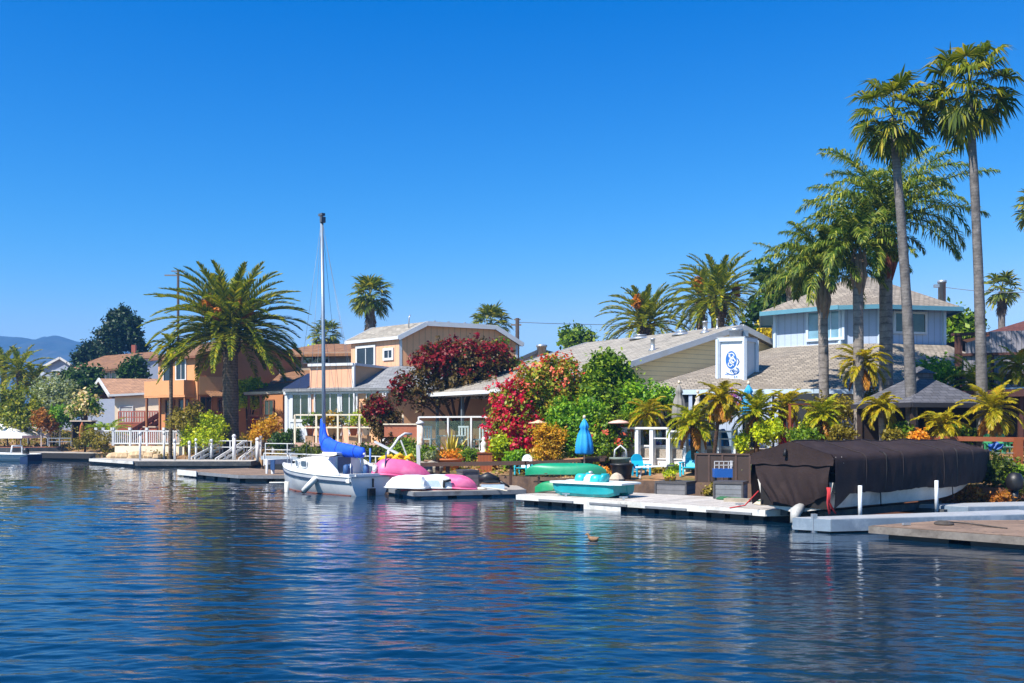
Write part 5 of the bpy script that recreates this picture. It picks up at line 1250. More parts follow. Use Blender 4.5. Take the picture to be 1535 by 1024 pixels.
for x in (-.3, 1.5, 3.2, 4.8): m_.bx(x, x + .16, -1.05, -.9, 1.6, zz(595, 81))
m_.build('porch_post', basic('post_brown', (150, 96, 60), .7), h2)
for a, b in ((250, 262), (270, 283)): window(h2, F2, tx(p2_, q2_, a), tx(p2_, q2_, b), 2.0, zz(600, 81), gm=DARKGLASS(), fm=basic('brown_trim', (120, 78, 56)), fw=.08)
pg, qg = O2, O2 + u2 * 9.6; FG = frame(pg, qg); xg = lambda px: tx(pg, qg, px)
m_ = MB(FG); m_.bx(xg(298), xg(336), -.05, .02, zz(592, 81), zz(565, 81)); m_.build('stucco_panel', basic('tan_panel', (206, 158, 112), .8, .06), h2)
for a, b, c_, d in ((300, 316, 617, 596), (327, 335, 617, 599)): window(h2, FG, xg(a), xg(b), zz(c_, 81.5), zz(d, 81.5), gm=DARKGLASS(), fm=basic('brown_trim', (120, 78, 56)), fw=.06, mull=1)
m_ = MB(FG); m_.slab([(xg(308), -1.3, zz(594, 80)), (xg(362), -1.3, zz(594, 80)), (xg(362), 0, zz(586, 81)), (xg(308), 0, zz(586, 81))], (0, 0, -.12)); m_.build('window_canopy', SH_BROWN(), h2)
m_ = MB(FG); m_.bx(xg(300), xg(345), -.1, .0, zz(628, 81), zz(617, 81)); m_.build('rust_band', basic('rust_board', (142, 78, 46), .8, .1, 2), h2)
# patio roofs running towards the beige house
pr = T('patio_roof', 'brown tiled patio roof on posts between the orange house and the beige house', 'patio roof', (-23, 76, 1.8))
m_ = MB(); m_.slab([at(366, 590, 75), at(462, 586, 72.5), at(468, 573, 77), at(390, 575, 79)], (0, 0, -.2)); m_.build('roof', SH_BROWN(), pr)
m_ = MB(); m_.slab([at(404, 574, 79.5), at(466, 569, 78), at(466, 555, 85), at(428, 552, 87)], (0, 0, -.2)); m_.build('upper_roof', SH_BROWN(), pr)
m_ = MB(); m_.beam(at(366, 590, 75), at(462, 586.5, 72.5), .12, .2); m_.build('gutter', basic('pale_gutter', (196, 176, 156), .6), pr)
m_ = MB()
for px, D in ((373, 75.3), (391, 74.8), (426, 74.4)): b = at(px, 590, D); b.z -= .12; m_.beam((b.x, b.y, 1.4), b, .17)
m_.build('post', basic('redwood_post', (142, 78, 48), .7, .15), pr)
m_ = MB(); m_.beam(at(372, 623, 75), at(428, 623, 74.3), .1, .14); m_.beam(at(428, 623, 74.3), at(437, 619, 76), .1, .14); m_.build('rail', basic('redwood_rail', (166, 92, 58), .7, .15), pr)
m_ = MB(); a, b = g(364, 84), g(464, 82); m_.prism([(a.x, a.y), (b.x, b.y), (b.x, b.y + .2), (a.x, a.y + .2)], 1, zz(578, 83)); m_.build('back_wall', OB(), pr)
window(pr, frame(a, b), tx(a, b, 398), tx(a, b, 410), 2.4, 4.9, gm=DARKGLASS(), fm=basic('brown_trim', (120, 78, 56)))
window(pr, frame(a, b), tx(a, b, 432), tx(a, b, 448), 2.0, 5.0, gm=DARKGLASS(), fm=basic('brown_trim', (120, 78, 56)), mull=0)

# ---- left: brown-roofed bungalow, the long roof and the grey gable behind it
h1 = T('house', 'low cream bungalow with brown roof and open porch gable at the left', 'house', (-38, 96, 1.9)); D1 = 94.0
e0, e1 = at(164, 592, D1), at(243, 588, D1 + 1); r0_, r1_ = at(149, 567.5, D1 + 4.5), at(243, 568, D1 + 5); b0_ = at(131, 594, D1 + 9)
m_ = MB(); m_.prism([(e0.x + .3, D1 + .5), (e1.x + 1, D1 + 1.4), (e1.x + 1, D1 + 9), (e0.x + .3, D1 + 9)], 1, e0.z - .05); m_.build('wall', basic('cream_wall', (232, 214, 186), .8, .06), h1)
m_ = MB(); m_.slab([e0, e1 + V((1, 0, 0)), r1_ + V((1, 0, 0)), r0_], (0, 0, -.22)); m_.slab([b0_, r0_, r1_, at(243, 590, D1 + 10)][::-1], (0, 0, -.2)); rf = m_.build('roof', basic('pinkish_brown_shingle', (162, 122, 92), .9, .12, 1, 'shingle', pw=.4, ph=.25, gap=.02), h1)
m_ = MB(); m_.beam(e0 + V((0, -.05, -.1)), r0_ + V((-.06, 0, -.1)), .12, .34); m_.beam(b0_ + V((0, 0, -.1)), r0_ + V((-.06, 0, -.1)), .12, .34); m_.beam(e0 + V((0, -.08, -.06)), e1 + V((0, -.08, -.06)), .12, .2); m_.build('trim', WHITE(), rf)
m_ = MB(); m_.add([e0 + V((1.2, 1, -.3)), r0_ + V((1.2, 0, -.3)), b0_ + V((1.2, 0, -.3))], [(0, 1, 2), (2, 1, 0)]); m_.build('gable_board', basic('brown_gable', (134, 92, 66), .8), h1)
Fb = frame(V((e0.x + .3, D1 + .5, 0)), V((e1.x + 1, D1 + 1.4, 0))); window(h1, Fb, .5, 1.6, 2.4, 4.6, gm=basic('pale_door', (196, 196, 192), .6), mull=0, name='door')
m_ = MB(Fb); m_.bx(1.9, 6.6, -.06, .02, 2.0, 4.3); m_.build('garage_door', basic('pale_taupe', (196, 176, 162), .7, .05), h1)
m_ = MB(Fb); m_.slab([(4.9, -1.6, 4.62), (7.3, -1.6, 4.6), (7.3, 0, 5.1), (4.9, 0, 5.1)], (0, 0, -.12)); m_.build('awning', WHITE(), h1)
hl = T('house', 'grey house with a long brown hip roof beyond the bungalow', 'house', (-53, 122, 2.2)); D2 = 120
m_ = MB(); a = [at(84, 561, D2), at(158, 553, D2), at(183, 551, D2), at(208, 537, D2 + 1), at(243, 536, D2 + 2), at(232, 527, D2 + 6), at(156, 533.5, D2 + 8)]
m_.slab([a[0], a[2], a[3], a[5], a[6]], (0, 0, -.25)); m_.slab([a[3], a[4], a[5]], (0, 0, -.2)); m_.build('roof', SH_BROWN(), hl)
m_ = MB(); p, q = at(120, 560, D2 + 1), at(184, 552, D2 + 1); r = at(244, 540, D2 + 2); s_ = at(207, 540, D2 + 1.4); m_.prism([p[:2], q[:2], (q.x, D2 + 8), (p.x, D2 + 8)], 1.5, q.z - .25); m_.prism([s_[:2], r[:2], (r.x, D2 + 7), (s_.x, D2 + 7)], 1.5, s_.z + .05); m_.build('wall', basic('blue_grey_wall', (150, 160, 178), .8, .06), hl)
Fh = frame(p, q)
for i in range(3): window(hl, Fh, tx(p, q, 160 + 8 * i), tx(p, q, 165 + 8 * i), zz(568, D2), zz(558, D2), gm=DARKGLASS(), mull=0, fw=.16)
m_ = MB(); c = at(201, 527, D2 + 5); m_.box(c + V((0, 0, .3)), (.5, .5, 1.0)); m_.build('chimney', basic('brick_red', (150, 80, 60), .8), hl)
hg = T('house', 'grey gabled house far back below the mountains', 'house', (-66, 142, 2.5)); D3 = 140; pk3 = at(88, 537, D3); le3, re3 = at(66, 549, D3), at(113, 553, D3)
Mg = tm((le3.x, D3, 0), (1, .06, 0), (-.5, .87, 0)); profile_block(hg, Mg, [(0, le3.z), (pk3.x - le3.x, pk3.z), (re3.x - le3.x, re3.z)], 2, 0, 9, basic('blue_grey_wall', (150, 160, 178)), SH_BROWN(), basic('pale_trim', (206, 204, 200)), ov=.3, ovb=.4)
window(hg, frame(V((le3.x, D3, 0)), V((re3.x, D3 + .2, 0))), 1.2, 2.2, zz(566, D3), zz(556, D3), gm=DARKGLASS())

# ---- right: the weathered board screen, the red-roofed house, the pergola and the gazebo
hr = T('house', 'house at the right edge with a dark red-brown gable roof', 'house', (27, 52, 2.2)); a = at(1478, 500, 51); b = at(1600, 452, 54); c = at(1640, 480, 49)
m_ = MB(); m_.slab([at(1476, 499, 50), at(1700, 492, 48.5), at(1700, 462, 55), at(1585, 466, 56)], (0, 0, -.25)); m_.build('roof', basic('red_tile', (96, 54, 42), .8, .15, 2, 'shingle', pw=.3, ph=.3), hr)
m_ = MB(); a = at(1482, 505, 51); m_.prism([(a.x, 51), (34, 50), (34, 58), (a.x, 58)], 1.5, zz(502, 51)); m_.build('wall', basic('brown_wall', (92, 62, 46), .8), hr)
sc_ = T('board_screen', 'tall weathered grey board screen in a dark timber frame', 'fence', g(1480, 44)); p, q = V((xx(1431, 44.5), 44.5, 0)), V((xx(1600, 43), 43, 0)); Fs = frame(p, q); ln = (q - p).length
m_ = MB(Fs); z = lambda y: zz(y, 44); m_.bx(.12, .5, .03, .08, z(590), z(532)); m_.add([(.45, .05, z(530)), (1.45, .05, z(530)), (1.45, .05, z(503)), (.45, .05, z(513))], [(0, 1, 2, 3)]); m_.bx(1.42, ln, .0, .06, z(530), z(497)); m_.bx(.5, ln, .04, .1, z(588), z(531)); m_.build('boards', basic('weathered_boards', (132, 130, 138), .85, .2, 2, 'siding', pw=.2, gap=.016, bump=.4), sc_)
m_ = MB(Fs)
for y0 in (531, 563): m_.bx(0, ln, -.1, .0, z(y0 + 2), z(y0 - 2))
m_.bx(-.15, 1.4, -.14, .16, z(502), z(498)); m_.bx(0, .3, -.1, .12, z(600), z(502))
for x in (1.45, 2.5, 3.6): m_.bx(x, x + .14, -.08, -.0, z(600), z(531))
m_.build('timber_frame', basic('dark_redwood', (74, 42, 34), .75, .25, 3), sc_)
pg_ = T('pergola', 'dark timber pergola roof with a pale strip at the right edge', 'pergola', g(1490, 41)); m_ = MB()
a, b = at(1420, 590, 41.5), at(1620, 584, 40.5); m_.slab([a, b, b + V((0, 3.2, .35)), a + V((0, 3.2, .35))], (0, 0, -.18)); m_.build('roof', basic('dark_roofing', (58, 50, 52), .7, .3, 2), pg_)
m_ = MB(); m_.beam(at(1425, 592, 41.4), at(1620, 586, 40.4), .14, .3)
for px in (1452, 1530): b = at(px, 590, 41.3); m_.beam((b.x, b.y, 1), b, .16)
m_.build('timber_frame', basic('dark_redwood', (74, 42, 34)), pg_)
m_ = MB(); m_.slab([at(1492, 582, 41.9), at(1620, 577, 41.2), at(1620, 573, 43), at(1498, 577, 43.5)], (0, 0, -.06)); m_.build('pale_strip', basic('pale_sheet', (170, 186, 206), .5), pg_)
m_ = MB(); a, b = g(1440, 44.2), g(1640, 42.8); m_.prism([(a.x, a.y), (b.x, b.y), (b.x, b.y + .1), (a.x, a.y + .1)], .8, zz(592, 43)); m_.build('back_wall', basic('dark_wall_and_shade', (50, 38, 34), .85, .2), pg_)  # dark sheet added as the shade beneath the pergola
gzb = T('gazebo', 'dark gazebo with a grey shingled hip roof and small cupola', 'gazebo', g(1378, 38.4)); c = V((xx(1378, 38.6), 38.6, 0)); w_ = 1.85; zE_, zP = zz(604, 36.8), zz(565, 38.6)
cor = [c + V((math.cos(a), math.sin(a), 0)) * w_ * 1.36 for a in [math.radians(d) for d in (-118, -28, 62, 152)]]
m_ = MB()
for i in range(4):
    a, b = cor[i], cor[(i + 1) % 4]; t0 = c + (a - c) * .12, c + (b - c) * .12; m_.slab([a + V((0, 0, zE_)), b + V((0, 0, zE_)), t0[1] + V((0, 0, zP)), t0[0] + V((0, 0, zP))], (0, 0, -.1))
rf = m_.build('roof', SH_SLATE(), gzb)
m_ = MB()
for i in range(4): m_.beam(cor[i] + V((0, 0, zE_ - .08)), cor[(i + 1) % 4] + V((0, 0, zE_ - .08)), .1, .18)
m_.build('fascia', basic('black_trim', (44, 42, 46), .6), rf)
m_ = MB(); q = [c + (p - c) * .2 for p in cor]; m_.prism([p[:2] for p in q], zP - .12, zP + .12)
for i in range(4): m_.add([q[i] * 1.0 + (q[i] - c) * .3 + V((0, 0, zP + .12)), q[(i + 1) % 4] + (q[(i + 1) % 4] - c) * .3 + V((0, 0, zP + .12)), c + V((0, 0, zP + .42))], [(0, 1, 2)])
m_.build('cupola', SH_SLATE(), rf)
m_ = MB()
for p in cor: q = c + (p - c) * .88; m_.beam((q.x, q.y, 1), (q.x, q.y, zE_), .16)
m_.build('post', DARKWOOD(), gzb)
m_ = MB(); q = [c + (p - c) * .86 for p in cor]; m_.prism([q[1][:2], q[2][:2], (q[2] + V((.1, 0, 0)))[:2], (q[1] + V((.1, 0, 0)))[:2]], 1.0, zE_); m_.prism([q[2][:2], q[3][:2], (q[3] + V((0, .1, 0)))[:2], (q[2] + V((0, .1, 0)))[:2]], 1.0, zE_); m_.build('shade_backdrop', basic('dark_wall_and_shade', (50, 38, 34)), gzb)  # dark panels stand in for the shade inside the gazebo
# ------------------------------------------------------------------ big palms
b = g(346, 74); date_palm('huge feathery date palm with orange fruit stalks, by the left docks', b, at(345, 500, 74), .56, 6.0, 116, 21, fruit=14, droop=(.9, 1.35), ll=.74, nl=70, emin=-.32, lw=.06)
b = g(1077, 75); date_palm('feathery date palm with thick pitted trunk rising behind the grey roof peak', b, at(1076, 446, 75), .52, 4.1, 70, 22, fruit=2, ll=.55, emin=-.6)
b = g(968, 78); date_palm('lower feathery date palm left of the other one above the grey roof', b, at(968, 488, 78), .5, 3.8, 60, 23, fruit=1, ll=.55, emin=-.1)
b = g(1049, 80); date_palm('slim palm half hidden between the two date palms above the grey roof', b, at(1051, 450, 80), .34, 3.2, 30, 24, fruit=0, ll=.5)
fan_palm('shaggy fan palm with brown dead skirt behind the beige house roof', g(557, 95), at(555, 447, 95), .5, .42, 1.35, 1.35, 40, 31, skirt=3.0, emin=-.7, group='fan palms behind the houses', nseg=20)
fan_palm('small fan palm behind the sailboat mast, above the brown roofs', g(488, 102), at(488, 507, 102), .4, .35, 1.1, 1.1, 34, 32, skirt=.9, emin=-.8, group='fan palms behind the houses', nseg=18)
fan_palm('green fan palm crown peeping over the flat gable of the beige house', g(735, 96), at(736, 488, 96), .4, .35, 1.2, 1.25, 36, 33, emin=-.6, group='fan palms behind the houses', nseg=18)
fan_palm('leaning tall fan palm, the shorter of the two that tower over everything', g(1370, 37.2), at(1338, 178, 37.2), .23, .14, 1.05, .92, 40, 34, emin=-1.05, droop=1.0, bend=(.12, 0), nseg=26)
fan_palm('tallest fan palm, its straight trunk rising behind the brown boat cover', g(1474, 36.4), at(1453, 142, 36.4), .22, .13, 1.15, 1.0, 42, 35, emin=-1.05, droop=1.05, bend=(.1, 0), nseg=26)
fan_palm('small distant fan palm above the board screen at the right', g(1500, 80), at(1502, 437, 80), .28, .26, .9, 1.0, 26, 36, skirt=1.2, emin=-.7, nseg=14, group='fan palms behind the houses')
fan_palm('fan palm cut off by the right edge of the picture', g(1556, 70), at(1553, 318, 70), .28, .24, .9, 1.0, 26, 37, skirt=.8, emin=-.8, nseg=14, group='fan palms behind the houses')
rb = basic('rust_leaf_base', (122, 66, 44), .85, .3, 6, bump=.5)
queen_palm('queen palm with a swollen pale neck in front of the blue house window', g(1237, 42.3), at(1233, 446, 42.3), .23, .2, 3.0, 31, 41, ll=.62, shaft=2.2, emin=-.1)
queen_palm('middle queen palm with grey mottled trunk left of the leaning fan palm', g(1288, 40.3), at(1286, 408, 40.3), .22, .2, 2.7, 26, 42, ll=.58, shaft=2.0, emin=-.2)
queen_palm('queen palm with rust-coloured neck and the widest drooping crown', g(1328, 43.2), at(1328, 388, 43.2), .3, .27, 4.5, 33, 43, ll=.85, shaft=3.0, boss=rb, emin=-.05)
queen_palm('dark drooping palm behind the left corner of the blue house', g(1188, 66), at(1184, 430, 66), .25, .22, 3.4, 18, 44, ll=.6, shaft=1.2, emin=-.5, group='drooping palms farther back')
for px, py, D, L, s, lab in ((6, 541, 104, 3.0, 51, 'feathery palm at the very left edge'), (29, 549, 98, 3.4, 52, 'bushy feathery palm with dark trunk near the left edge'), (52, 566, 100, 2.6, 53, 'lower yellowish palm just left of the silvery shrub')):
    date_palm(lab, g(px, D), at(px, py + 8, D), .26, L, 34, s, fruit=0, ll=.5, nl=26, group='palms at the left edge', emin=-.7, leaf=(None if s != 53 else L_PYGREEN()))
date_palm('weedy palm half hidden behind the left fronds of the huge date palm', g(255, 72), at(257, 520, 72), .13, 1.45, 15, 54, fruit=0, ll=.45, nl=26, group='palms at the left edge', emin=-1.0, leaf=L_PYGREEN())

# ------------------------------------------------------------------ background trees
b = g(180, 132); c = at(0, 0, 1)
def lo(px, py, D, rx, rz, ry=None): p = at(px, py, D); k = D / FX; return (p.x, p.y, p.z, rx * k, (ry or rx) * k, rz * k)
def spiky(seed, x0, x1, y0, y1, D, n):
    r = random.Random(seed); out = []
    for i in range(n):
        v = (i + .5) / n; y = y0 + (y1 - y0) * v; w_ = (x1 - x0) / 2 * (.25 + .75 * v ** .8); x = (x0 + x1) / 2 + r.choice((-1, 1)) * w_ * r.uniform(.45, 1.0); out.append(lo(x, y, D + r.uniform(-1, 1), r.uniform(4, 9), r.uniform(2.2, 4.5)))
    return out
tree('conifer', 'tall dark conifer beyond the brown roofs at the left', g(178, 132), 8, 8, 16, 4, 13000, .27, 61, leafmat('conifer_dark', [(10, 28, 16), (20, 44, 24), (34, 60, 32), (50, 76, 40)], trans=.1), r0=.35, lobes=spiky(4, 150, 206, 470, 530, 132, 26) + [lo(180, 505, 132, 15, 22), lo(184, 480, 132, 12, 16), lo(176, 494, 131, 20, 9), lo(196, 498, 132, 12, 14), lo(166, 515, 131, 18, 14), lo(190, 474, 132, 6, 8), lo(172, 478, 132, 8, 7), lo(199, 482, 131, 9, 5), lo(160, 499, 131, 12, 5), lo(202, 508, 131, 10, 6), lo(186, 466, 132, 3, 7)], flat=.3)
tree('conifer', 'lower ragged conifer left of the tall dark one', g(132, 134), 8, 8, 8, 2, 6000, .27, 62, MATS['conifer_dark'], r0=.3, lobes=spiky(5, 112, 156, 518, 548, 134, 12) + [lo(130, 533, 134, 12, 12), lo(142, 524, 134, 10, 11), lo(120, 540, 134, 8, 8), lo(150, 532, 134, 14, 12), lo(214, 522, 134, 8, 9)], flat=.3)
tree('cypress', 'dark pointed shrubby tree against the grey two-storey wall', g(200, 106), 3, 3, 6, 1, 2200, .26, 63, G_DARK(), r0=.15, lobes=[lo(194, 556, 106, 9, 14), lo(205, 550, 106, 7, 15), lo(213, 560, 106, 8, 11), lo(186, 562, 106, 7, 9)])
tree('broadleaf_tree', 'dark green round tree between the bungalow and the silvery shrub', g(128, 101), 5, 5, 6, 1.2, 4200, .24, 64, G_DARK(), r0=.2, lobes=[lo(118, 570, 101, 24, 20), lo(136, 562, 101, 14, 14), lo(102, 578, 101, 16, 14), lo(128, 585, 100, 20, 14)])
tree('broadleaf_tree', 'pale green treetop showing above the middle of the grey roof', g(862, 92), 4, 4, 6, 2, 1500, .24, 65, G_MID(), lobes=[lo(855, 504, 92, 13, 11), lo(870, 500, 92, 12, 9), lo(862, 512, 92, 22, 9), lo(882, 508, 92, 9, 7)])
tree('broadleaf_tree', 'dark spreading tree behind the date palm and the blue house', g(1165, 72), 6, 6, 9, 2, 4200, .27, 66, G_DARK(), lobes=[lo(1150, 465, 72, 22, 14), lo(1180, 442, 72, 24, 15), lo(1165, 425, 72, 16, 10), lo(1140, 492, 72, 16, 10), lo(1200, 428, 72, 14, 9), lo(1150, 410, 72, 14, 6), lo(1120, 500, 72, 12, 8)], flat=.35)
tree('broadleaf_tree', 'bright yellow-green tree against the left side of the blue house', g(1172, 64), 3, 3, 6, 2, 3000, .15, 67, G_YELL(), lobes=[lo(1170, 498, 64, 20, 20), lo(1160, 508, 64, 18, 13), lo(1182, 488, 64, 12, 13), lo(1174, 480, 64, 11, 9), lo(1150, 514, 64, 10, 9)])
tree('broadleaf_tree', 'loose green tree between the blue house and the board screen', g(1440, 62), 4, 4, 8, 2, 2400, .2, 68, G_MID(), lobes=[lo(1434, 490, 62, 14, 16), lo(1450, 482, 62, 14, 12), lo(1428, 474, 62, 8, 8), lo(1458, 494, 62, 14, 12), lo(1442, 504, 62, 22, 10)], flat=.4)
tree('broadleaf_tree', 'yellow-green treetop behind the small brown-roofed house', g(470, 92), 3, 3, 5, 2, 1600, .2, 69, G_LIME(), lobes=[lo(472, 532, 92, 13, 9), lo(458, 540, 92, 10, 8), lo(484, 538, 92, 8, 7)])
tree('broadleaf_tree', 'lime green tree overhanging the brown patio roof', g(372, 78.5), 3, 3, 4, 1.4, 2600, .16, 70, G_LIME(), lobes=[lo(366, 588, 77, 14, 14), lo(380, 580, 77, 14, 10), lo(372, 600, 76.5, 15, 10), lo(390, 590, 77, 8, 8)], cat='tree')
# ------------------------------------------------------------------ red tree, bougainvillea, big mixed shrubs in the middle
red_lobes = [lo(690, 545, 57.5, 62, 26, 40), lo(640, 560, 57, 28, 22), lo(720, 550, 57, 40, 24), lo(660, 533, 57, 32, 17), lo(700, 528, 57.5, 36, 15), lo(735, 535, 57.5, 26, 17), lo(655, 585, 57, 32, 18), lo(700, 578, 57, 40, 16), lo(605, 575, 56.6, 13, 14), lo(600, 592, 56.4, 9, 12), lo(625, 597, 56.6, 12, 16), lo(757, 545, 57.6, 14, 12)]
tree('red_leaved_tree', 'wide crimson-topped tree with dark bare limbs beside the beige gable', g(686, 57), 8, 6, 6, 1.6, 10500, .125, 71, G_BRONZE(), r0=.16, lobes=red_lobes, limbs=9, bloom=(G_RED(), 5200, .115, lambda i, q: i in (0, 3, 4, 5, 8, 9)))
tree('red_leaved_tree', 'small crimson and bronze tree beside the deck of the beige house', g(573, 55.4), 2.4, 2, 3, .6, 4600, .09, 72, G_BRONZE(), r0=.07, lobes=[lo(572, 638, 55.4, 21, 18), lo(568, 615, 55.4, 18, 16), lo(580, 650, 55.2, 18, 12), lo(590, 628, 55.4, 11, 15), lo(556, 620, 55.4, 9, 11)], bloom=(G_RED(), 2600, .085, lambda i, q: i in (1, 4)))
shrub('leafy_shrub', 'upright light green shrub growing at the right end of the beige gable', 'shrub', g(748, 60), 2, 2, 4, 1700, .15, 73, G_MID(), lobes=[lo(745, 535, 60, 14, 22), lo(752, 520, 60, 8, 14), lo(738, 555, 60, 14, 12), lo(765, 550, 60, 10, 10)])
shrub('bougainvillea', 'tall bougainvillea covered with crimson and magenta blossom', 'shrub', g(768, 45.6), 2.6, 2, 3.4, 5200, .085, 74, G_MIX(), lobes=[lo(762, 640, 45.4, 27, 40), lo(770, 605, 45.6, 24, 26), lo(755, 600, 45.4, 18, 20), lo(748, 625, 45.2, 17, 18), lo(785, 650, 45.4, 24, 28), lo(760, 672, 45, 30, 18), lo(742, 640, 45, 9, 7), lo(798, 655, 45, 16, 18)], bloom=(F_MAG(), 5600, .085, lambda i, q: True))
shrub('flowering_shrub', 'big mixed shrub with coral flower tips in front of the grey roof', 'shrub', g(822, 46.5), 4, 3, 4, 8600, .105, 75, G_MIX(), lobes=[lo(815, 590, 46.5, 36, 38), lo(845, 572, 46.5, 26, 28), lo(800, 570, 46.5, 24, 22), lo(828, 552, 46.6, 18, 18), lo(850, 548, 46.6, 10, 13), lo(870, 600, 46.5, 22, 26), lo(840, 620, 46, 36, 24), lo(790, 590, 46.2, 18, 16), lo(812, 555, 46.5, 10, 10)], bloom=(F_CORAL(), 900, .1, lambda i, q: i in (1, 2, 3, 4, 7)), flat=.35)
tree('broadleaf_tree', 'green leafy tree right of the coral-tipped shrub, before the cream gable', g(910, 46), 3, 3, 4.6, 1.0, 7800, .12, 76, G_MID(), lobes=[lo(905, 565, 46, 28, 26), lo(925, 553, 46, 22, 18), lo(898, 545, 46, 16, 15), lo(935, 580, 46, 18, 18), lo(915, 600, 45.6, 38, 20), lo(890, 590, 45.6, 18, 20), lo(915, 535, 46, 10, 9), lo(948, 566, 46, 9, 9)], flat=.35)
shrub('leafy_shrub', 'bright green rounded shrubs behind the closed blue umbrella', 'shrub', g(868, 43.4), 4, 2.4, 2.4, 8200, .085, 77, leafmat('leaf_fresh_green', [(40, 84, 16), (70, 122, 26), (104, 152, 36), (140, 172, 54)]), lobes=[lo(860, 640, 43.4, 30, 30), lo(845, 622, 43.6, 22, 20), lo(880, 620, 43.6, 22, 20), lo(862, 670, 43, 36, 18), lo(835, 650, 43.4, 14, 22), lo(895, 645, 43.6, 18, 24)])
shrub('leafy_shrub', 'dark shrub dotted with red blossoms right of the closed blue umbrella', 'shrub', g(912, 43), 2.4, 2, 2.2, 4200, .085, 78, G_MID(), lobes=[lo(910, 650, 43, 26, 28), lo(925, 640, 43, 18, 20), lo(900, 672, 42.6, 24, 14), lo(930, 665, 42.6, 14, 14)], bloom=(F_CORAL(), 260, .08, lambda i, q: True))
shrub('golden_shrub', 'golden yellow shrub left of the closed blue umbrella', 'shrub', g(826, 42.4), 1.7, 1.5, 1.6, 3600, .075, 79, G_GOLD(), lobes=[lo(825, 662, 42.4, 18, 18), lo(815, 650, 42.4, 14, 13), lo(836, 655, 42.4, 12, 14), lo(820, 680, 42.2, 18, 10), lo(808, 672, 42.2, 9, 9)])
shrub('leafy_shrub', 'green shrub under the eave behind the yellow palm and glass fence', 'shrub', g(985, 44.6), 2.4, 2, 2.6, 4200, .1, 80, leafmat('leaf_fresh_green', []), lobes=[lo(975, 600, 44.6, 28, 20), lo(995, 592, 44.8, 16, 14), lo(960, 615, 44.4, 22, 16), lo(950, 590, 44.6, 18, 18)])
# ------------------------------------------------------------------ left-hand shrubs
shrub('silver_shrub', 'large round silvery green shrub at the left', 'shrub', g(79, 92), 4.4, 4, 3.6, 5200, .16, 81, G_SILVER(), lobes=[lo(80, 592, 92, 30, 24), lo(66, 584, 92, 18, 15), lo(94, 584, 92, 18, 15), lo(58, 598, 92, 14, 16), lo(104, 598, 92, 12, 16), lo(80, 612, 91, 32, 12)])
shrub('leafy_shrub', 'tall loose yellow-green shrubs below the left-edge palms', 'shrub', g(25, 89), 5, 3, 4, 5600, .17, 82, leafmat('leaf_loose_green', [(44, 70, 10), (82, 104, 16), (120, 134, 28), (150, 150, 40)]), lobes=[lo(15, 605, 89, 26, 30), lo(38, 612, 89, 20, 26), lo(-10, 612, 89, 24, 30), lo(52, 622, 88, 16, 20), lo(28, 630, 88, 34, 16)])
shrub('leafy_shrub', 'neat bright green round bush below the silvery shrub', 'shrub', g(92, 86), 2, 2, 2, 2600, .12, 83, leafmat('leaf_fresh_green', []), lobes=[lo(92, 622, 86, 16, 14), lo(86, 618, 86, 10, 10), lo(100, 625, 86, 11, 11), lo(94, 634, 86, 13, 9)])
tree('blossom_tree', 'small tree with pale cream and peach blossom clusters', g(127, 83), 2.6, 2.4, 3.4, 1.4, 1500, .13, 84, G_MID(), r0=.08, lobes=[lo(118, 612, 83, 12, 10), lo(136, 606, 83, 11, 9), lo(124, 597, 83, 11, 9), lo(143, 616, 83, 8, 7), lo(110, 620, 83, 9, 6)], bloom=(F_CREAM(), 750, .14, lambda i, q: True))
shrub('spiky_shrub', 'rust-coloured spiky shrub behind the small white canopy', 'shrub', g(66, 85.5), 2.2, 2, 2, 1500, .15, 85, leafmat('leaf_rust', [(120, 70, 20), (156, 92, 28), (186, 124, 44), (120, 110, 40)]), lobes=[lo(64, 628, 85.5, 15, 11), lo(74, 634, 85.5, 11, 9)])
shrub('leafy_shrub', 'lush lime green shrub against the trunk of the huge date palm', 'shrub', g(305, 72), 3.2, 2.4, 2.2, 6200, .115, 86, G_LIME(), lobes=[lo(308, 645, 72, 27, 17), lo(290, 648, 72, 17, 15), lo(325, 640, 72, 15, 18), lo(310, 632, 72, 17, 11), lo(282, 655, 71.6, 10, 9), lo(305, 658, 71.4, 31, 9)])
shrub('leafy_shrub', 'olive shrub behind the lime one, under the orange balcony', 'shrub', g(272, 72), 2.6, 2, 2, 2600, .12, 87, G_OLIVE(), lobes=[lo(268, 628, 72, 15, 13), lo(285, 622, 72, 15, 12), lo(276, 636, 71.5, 20, 9), lo(296, 612, 72, 7, 8)])
shrub('golden_shrub', 'yellow and orange shrub below the patio rail', 'shrub', g(396, 70), 2.2, 1.6, 1.8, 3000, .1, 88, G_GOLD(), lobes=[lo(400, 645, 70, 17, 13), lo(388, 648, 69.6, 11, 10), lo(410, 636, 70, 9, 12), lo(380, 655, 69, 8, 7)])
shrub('hedge_shrub', 'dark green low hedge at the corner of the sunroom', 'shrub', g(428, 61.5), 2, 1.5, 1.3, 3000, .09, 89, G_DARK(), lobes=[lo(428, 660, 61.5, 18, 10), lo(440, 655, 61.5, 12, 9), lo(418, 664, 61, 12, 8)])
small_palm('cycad with arching green fronds beside the white balustrade', g(160, 81), 1.0, 2.4, 44, 90, r=.22, leaf=leafmat('cycad_leaf', [(46, 84, 14), (84, 126, 24), (126, 156, 44), (160, 170, 60)]), name='cycad', group='cycads', emin=.15, ll=.5, barkm=B_DATE())
shrub('leafy_shrub', 'yellowish ground shrub at the foot of the cycad', 'shrub', g(140, 77), 3, 1.6, 1.4, 2200, .11, 91, G_OLIVE(), lobes=[lo(135, 652, 77, 16, 11), lo(152, 662, 76, 14, 8), lo(172, 656, 76.5, 12, 8), lo(120, 662, 78, 10, 7)])
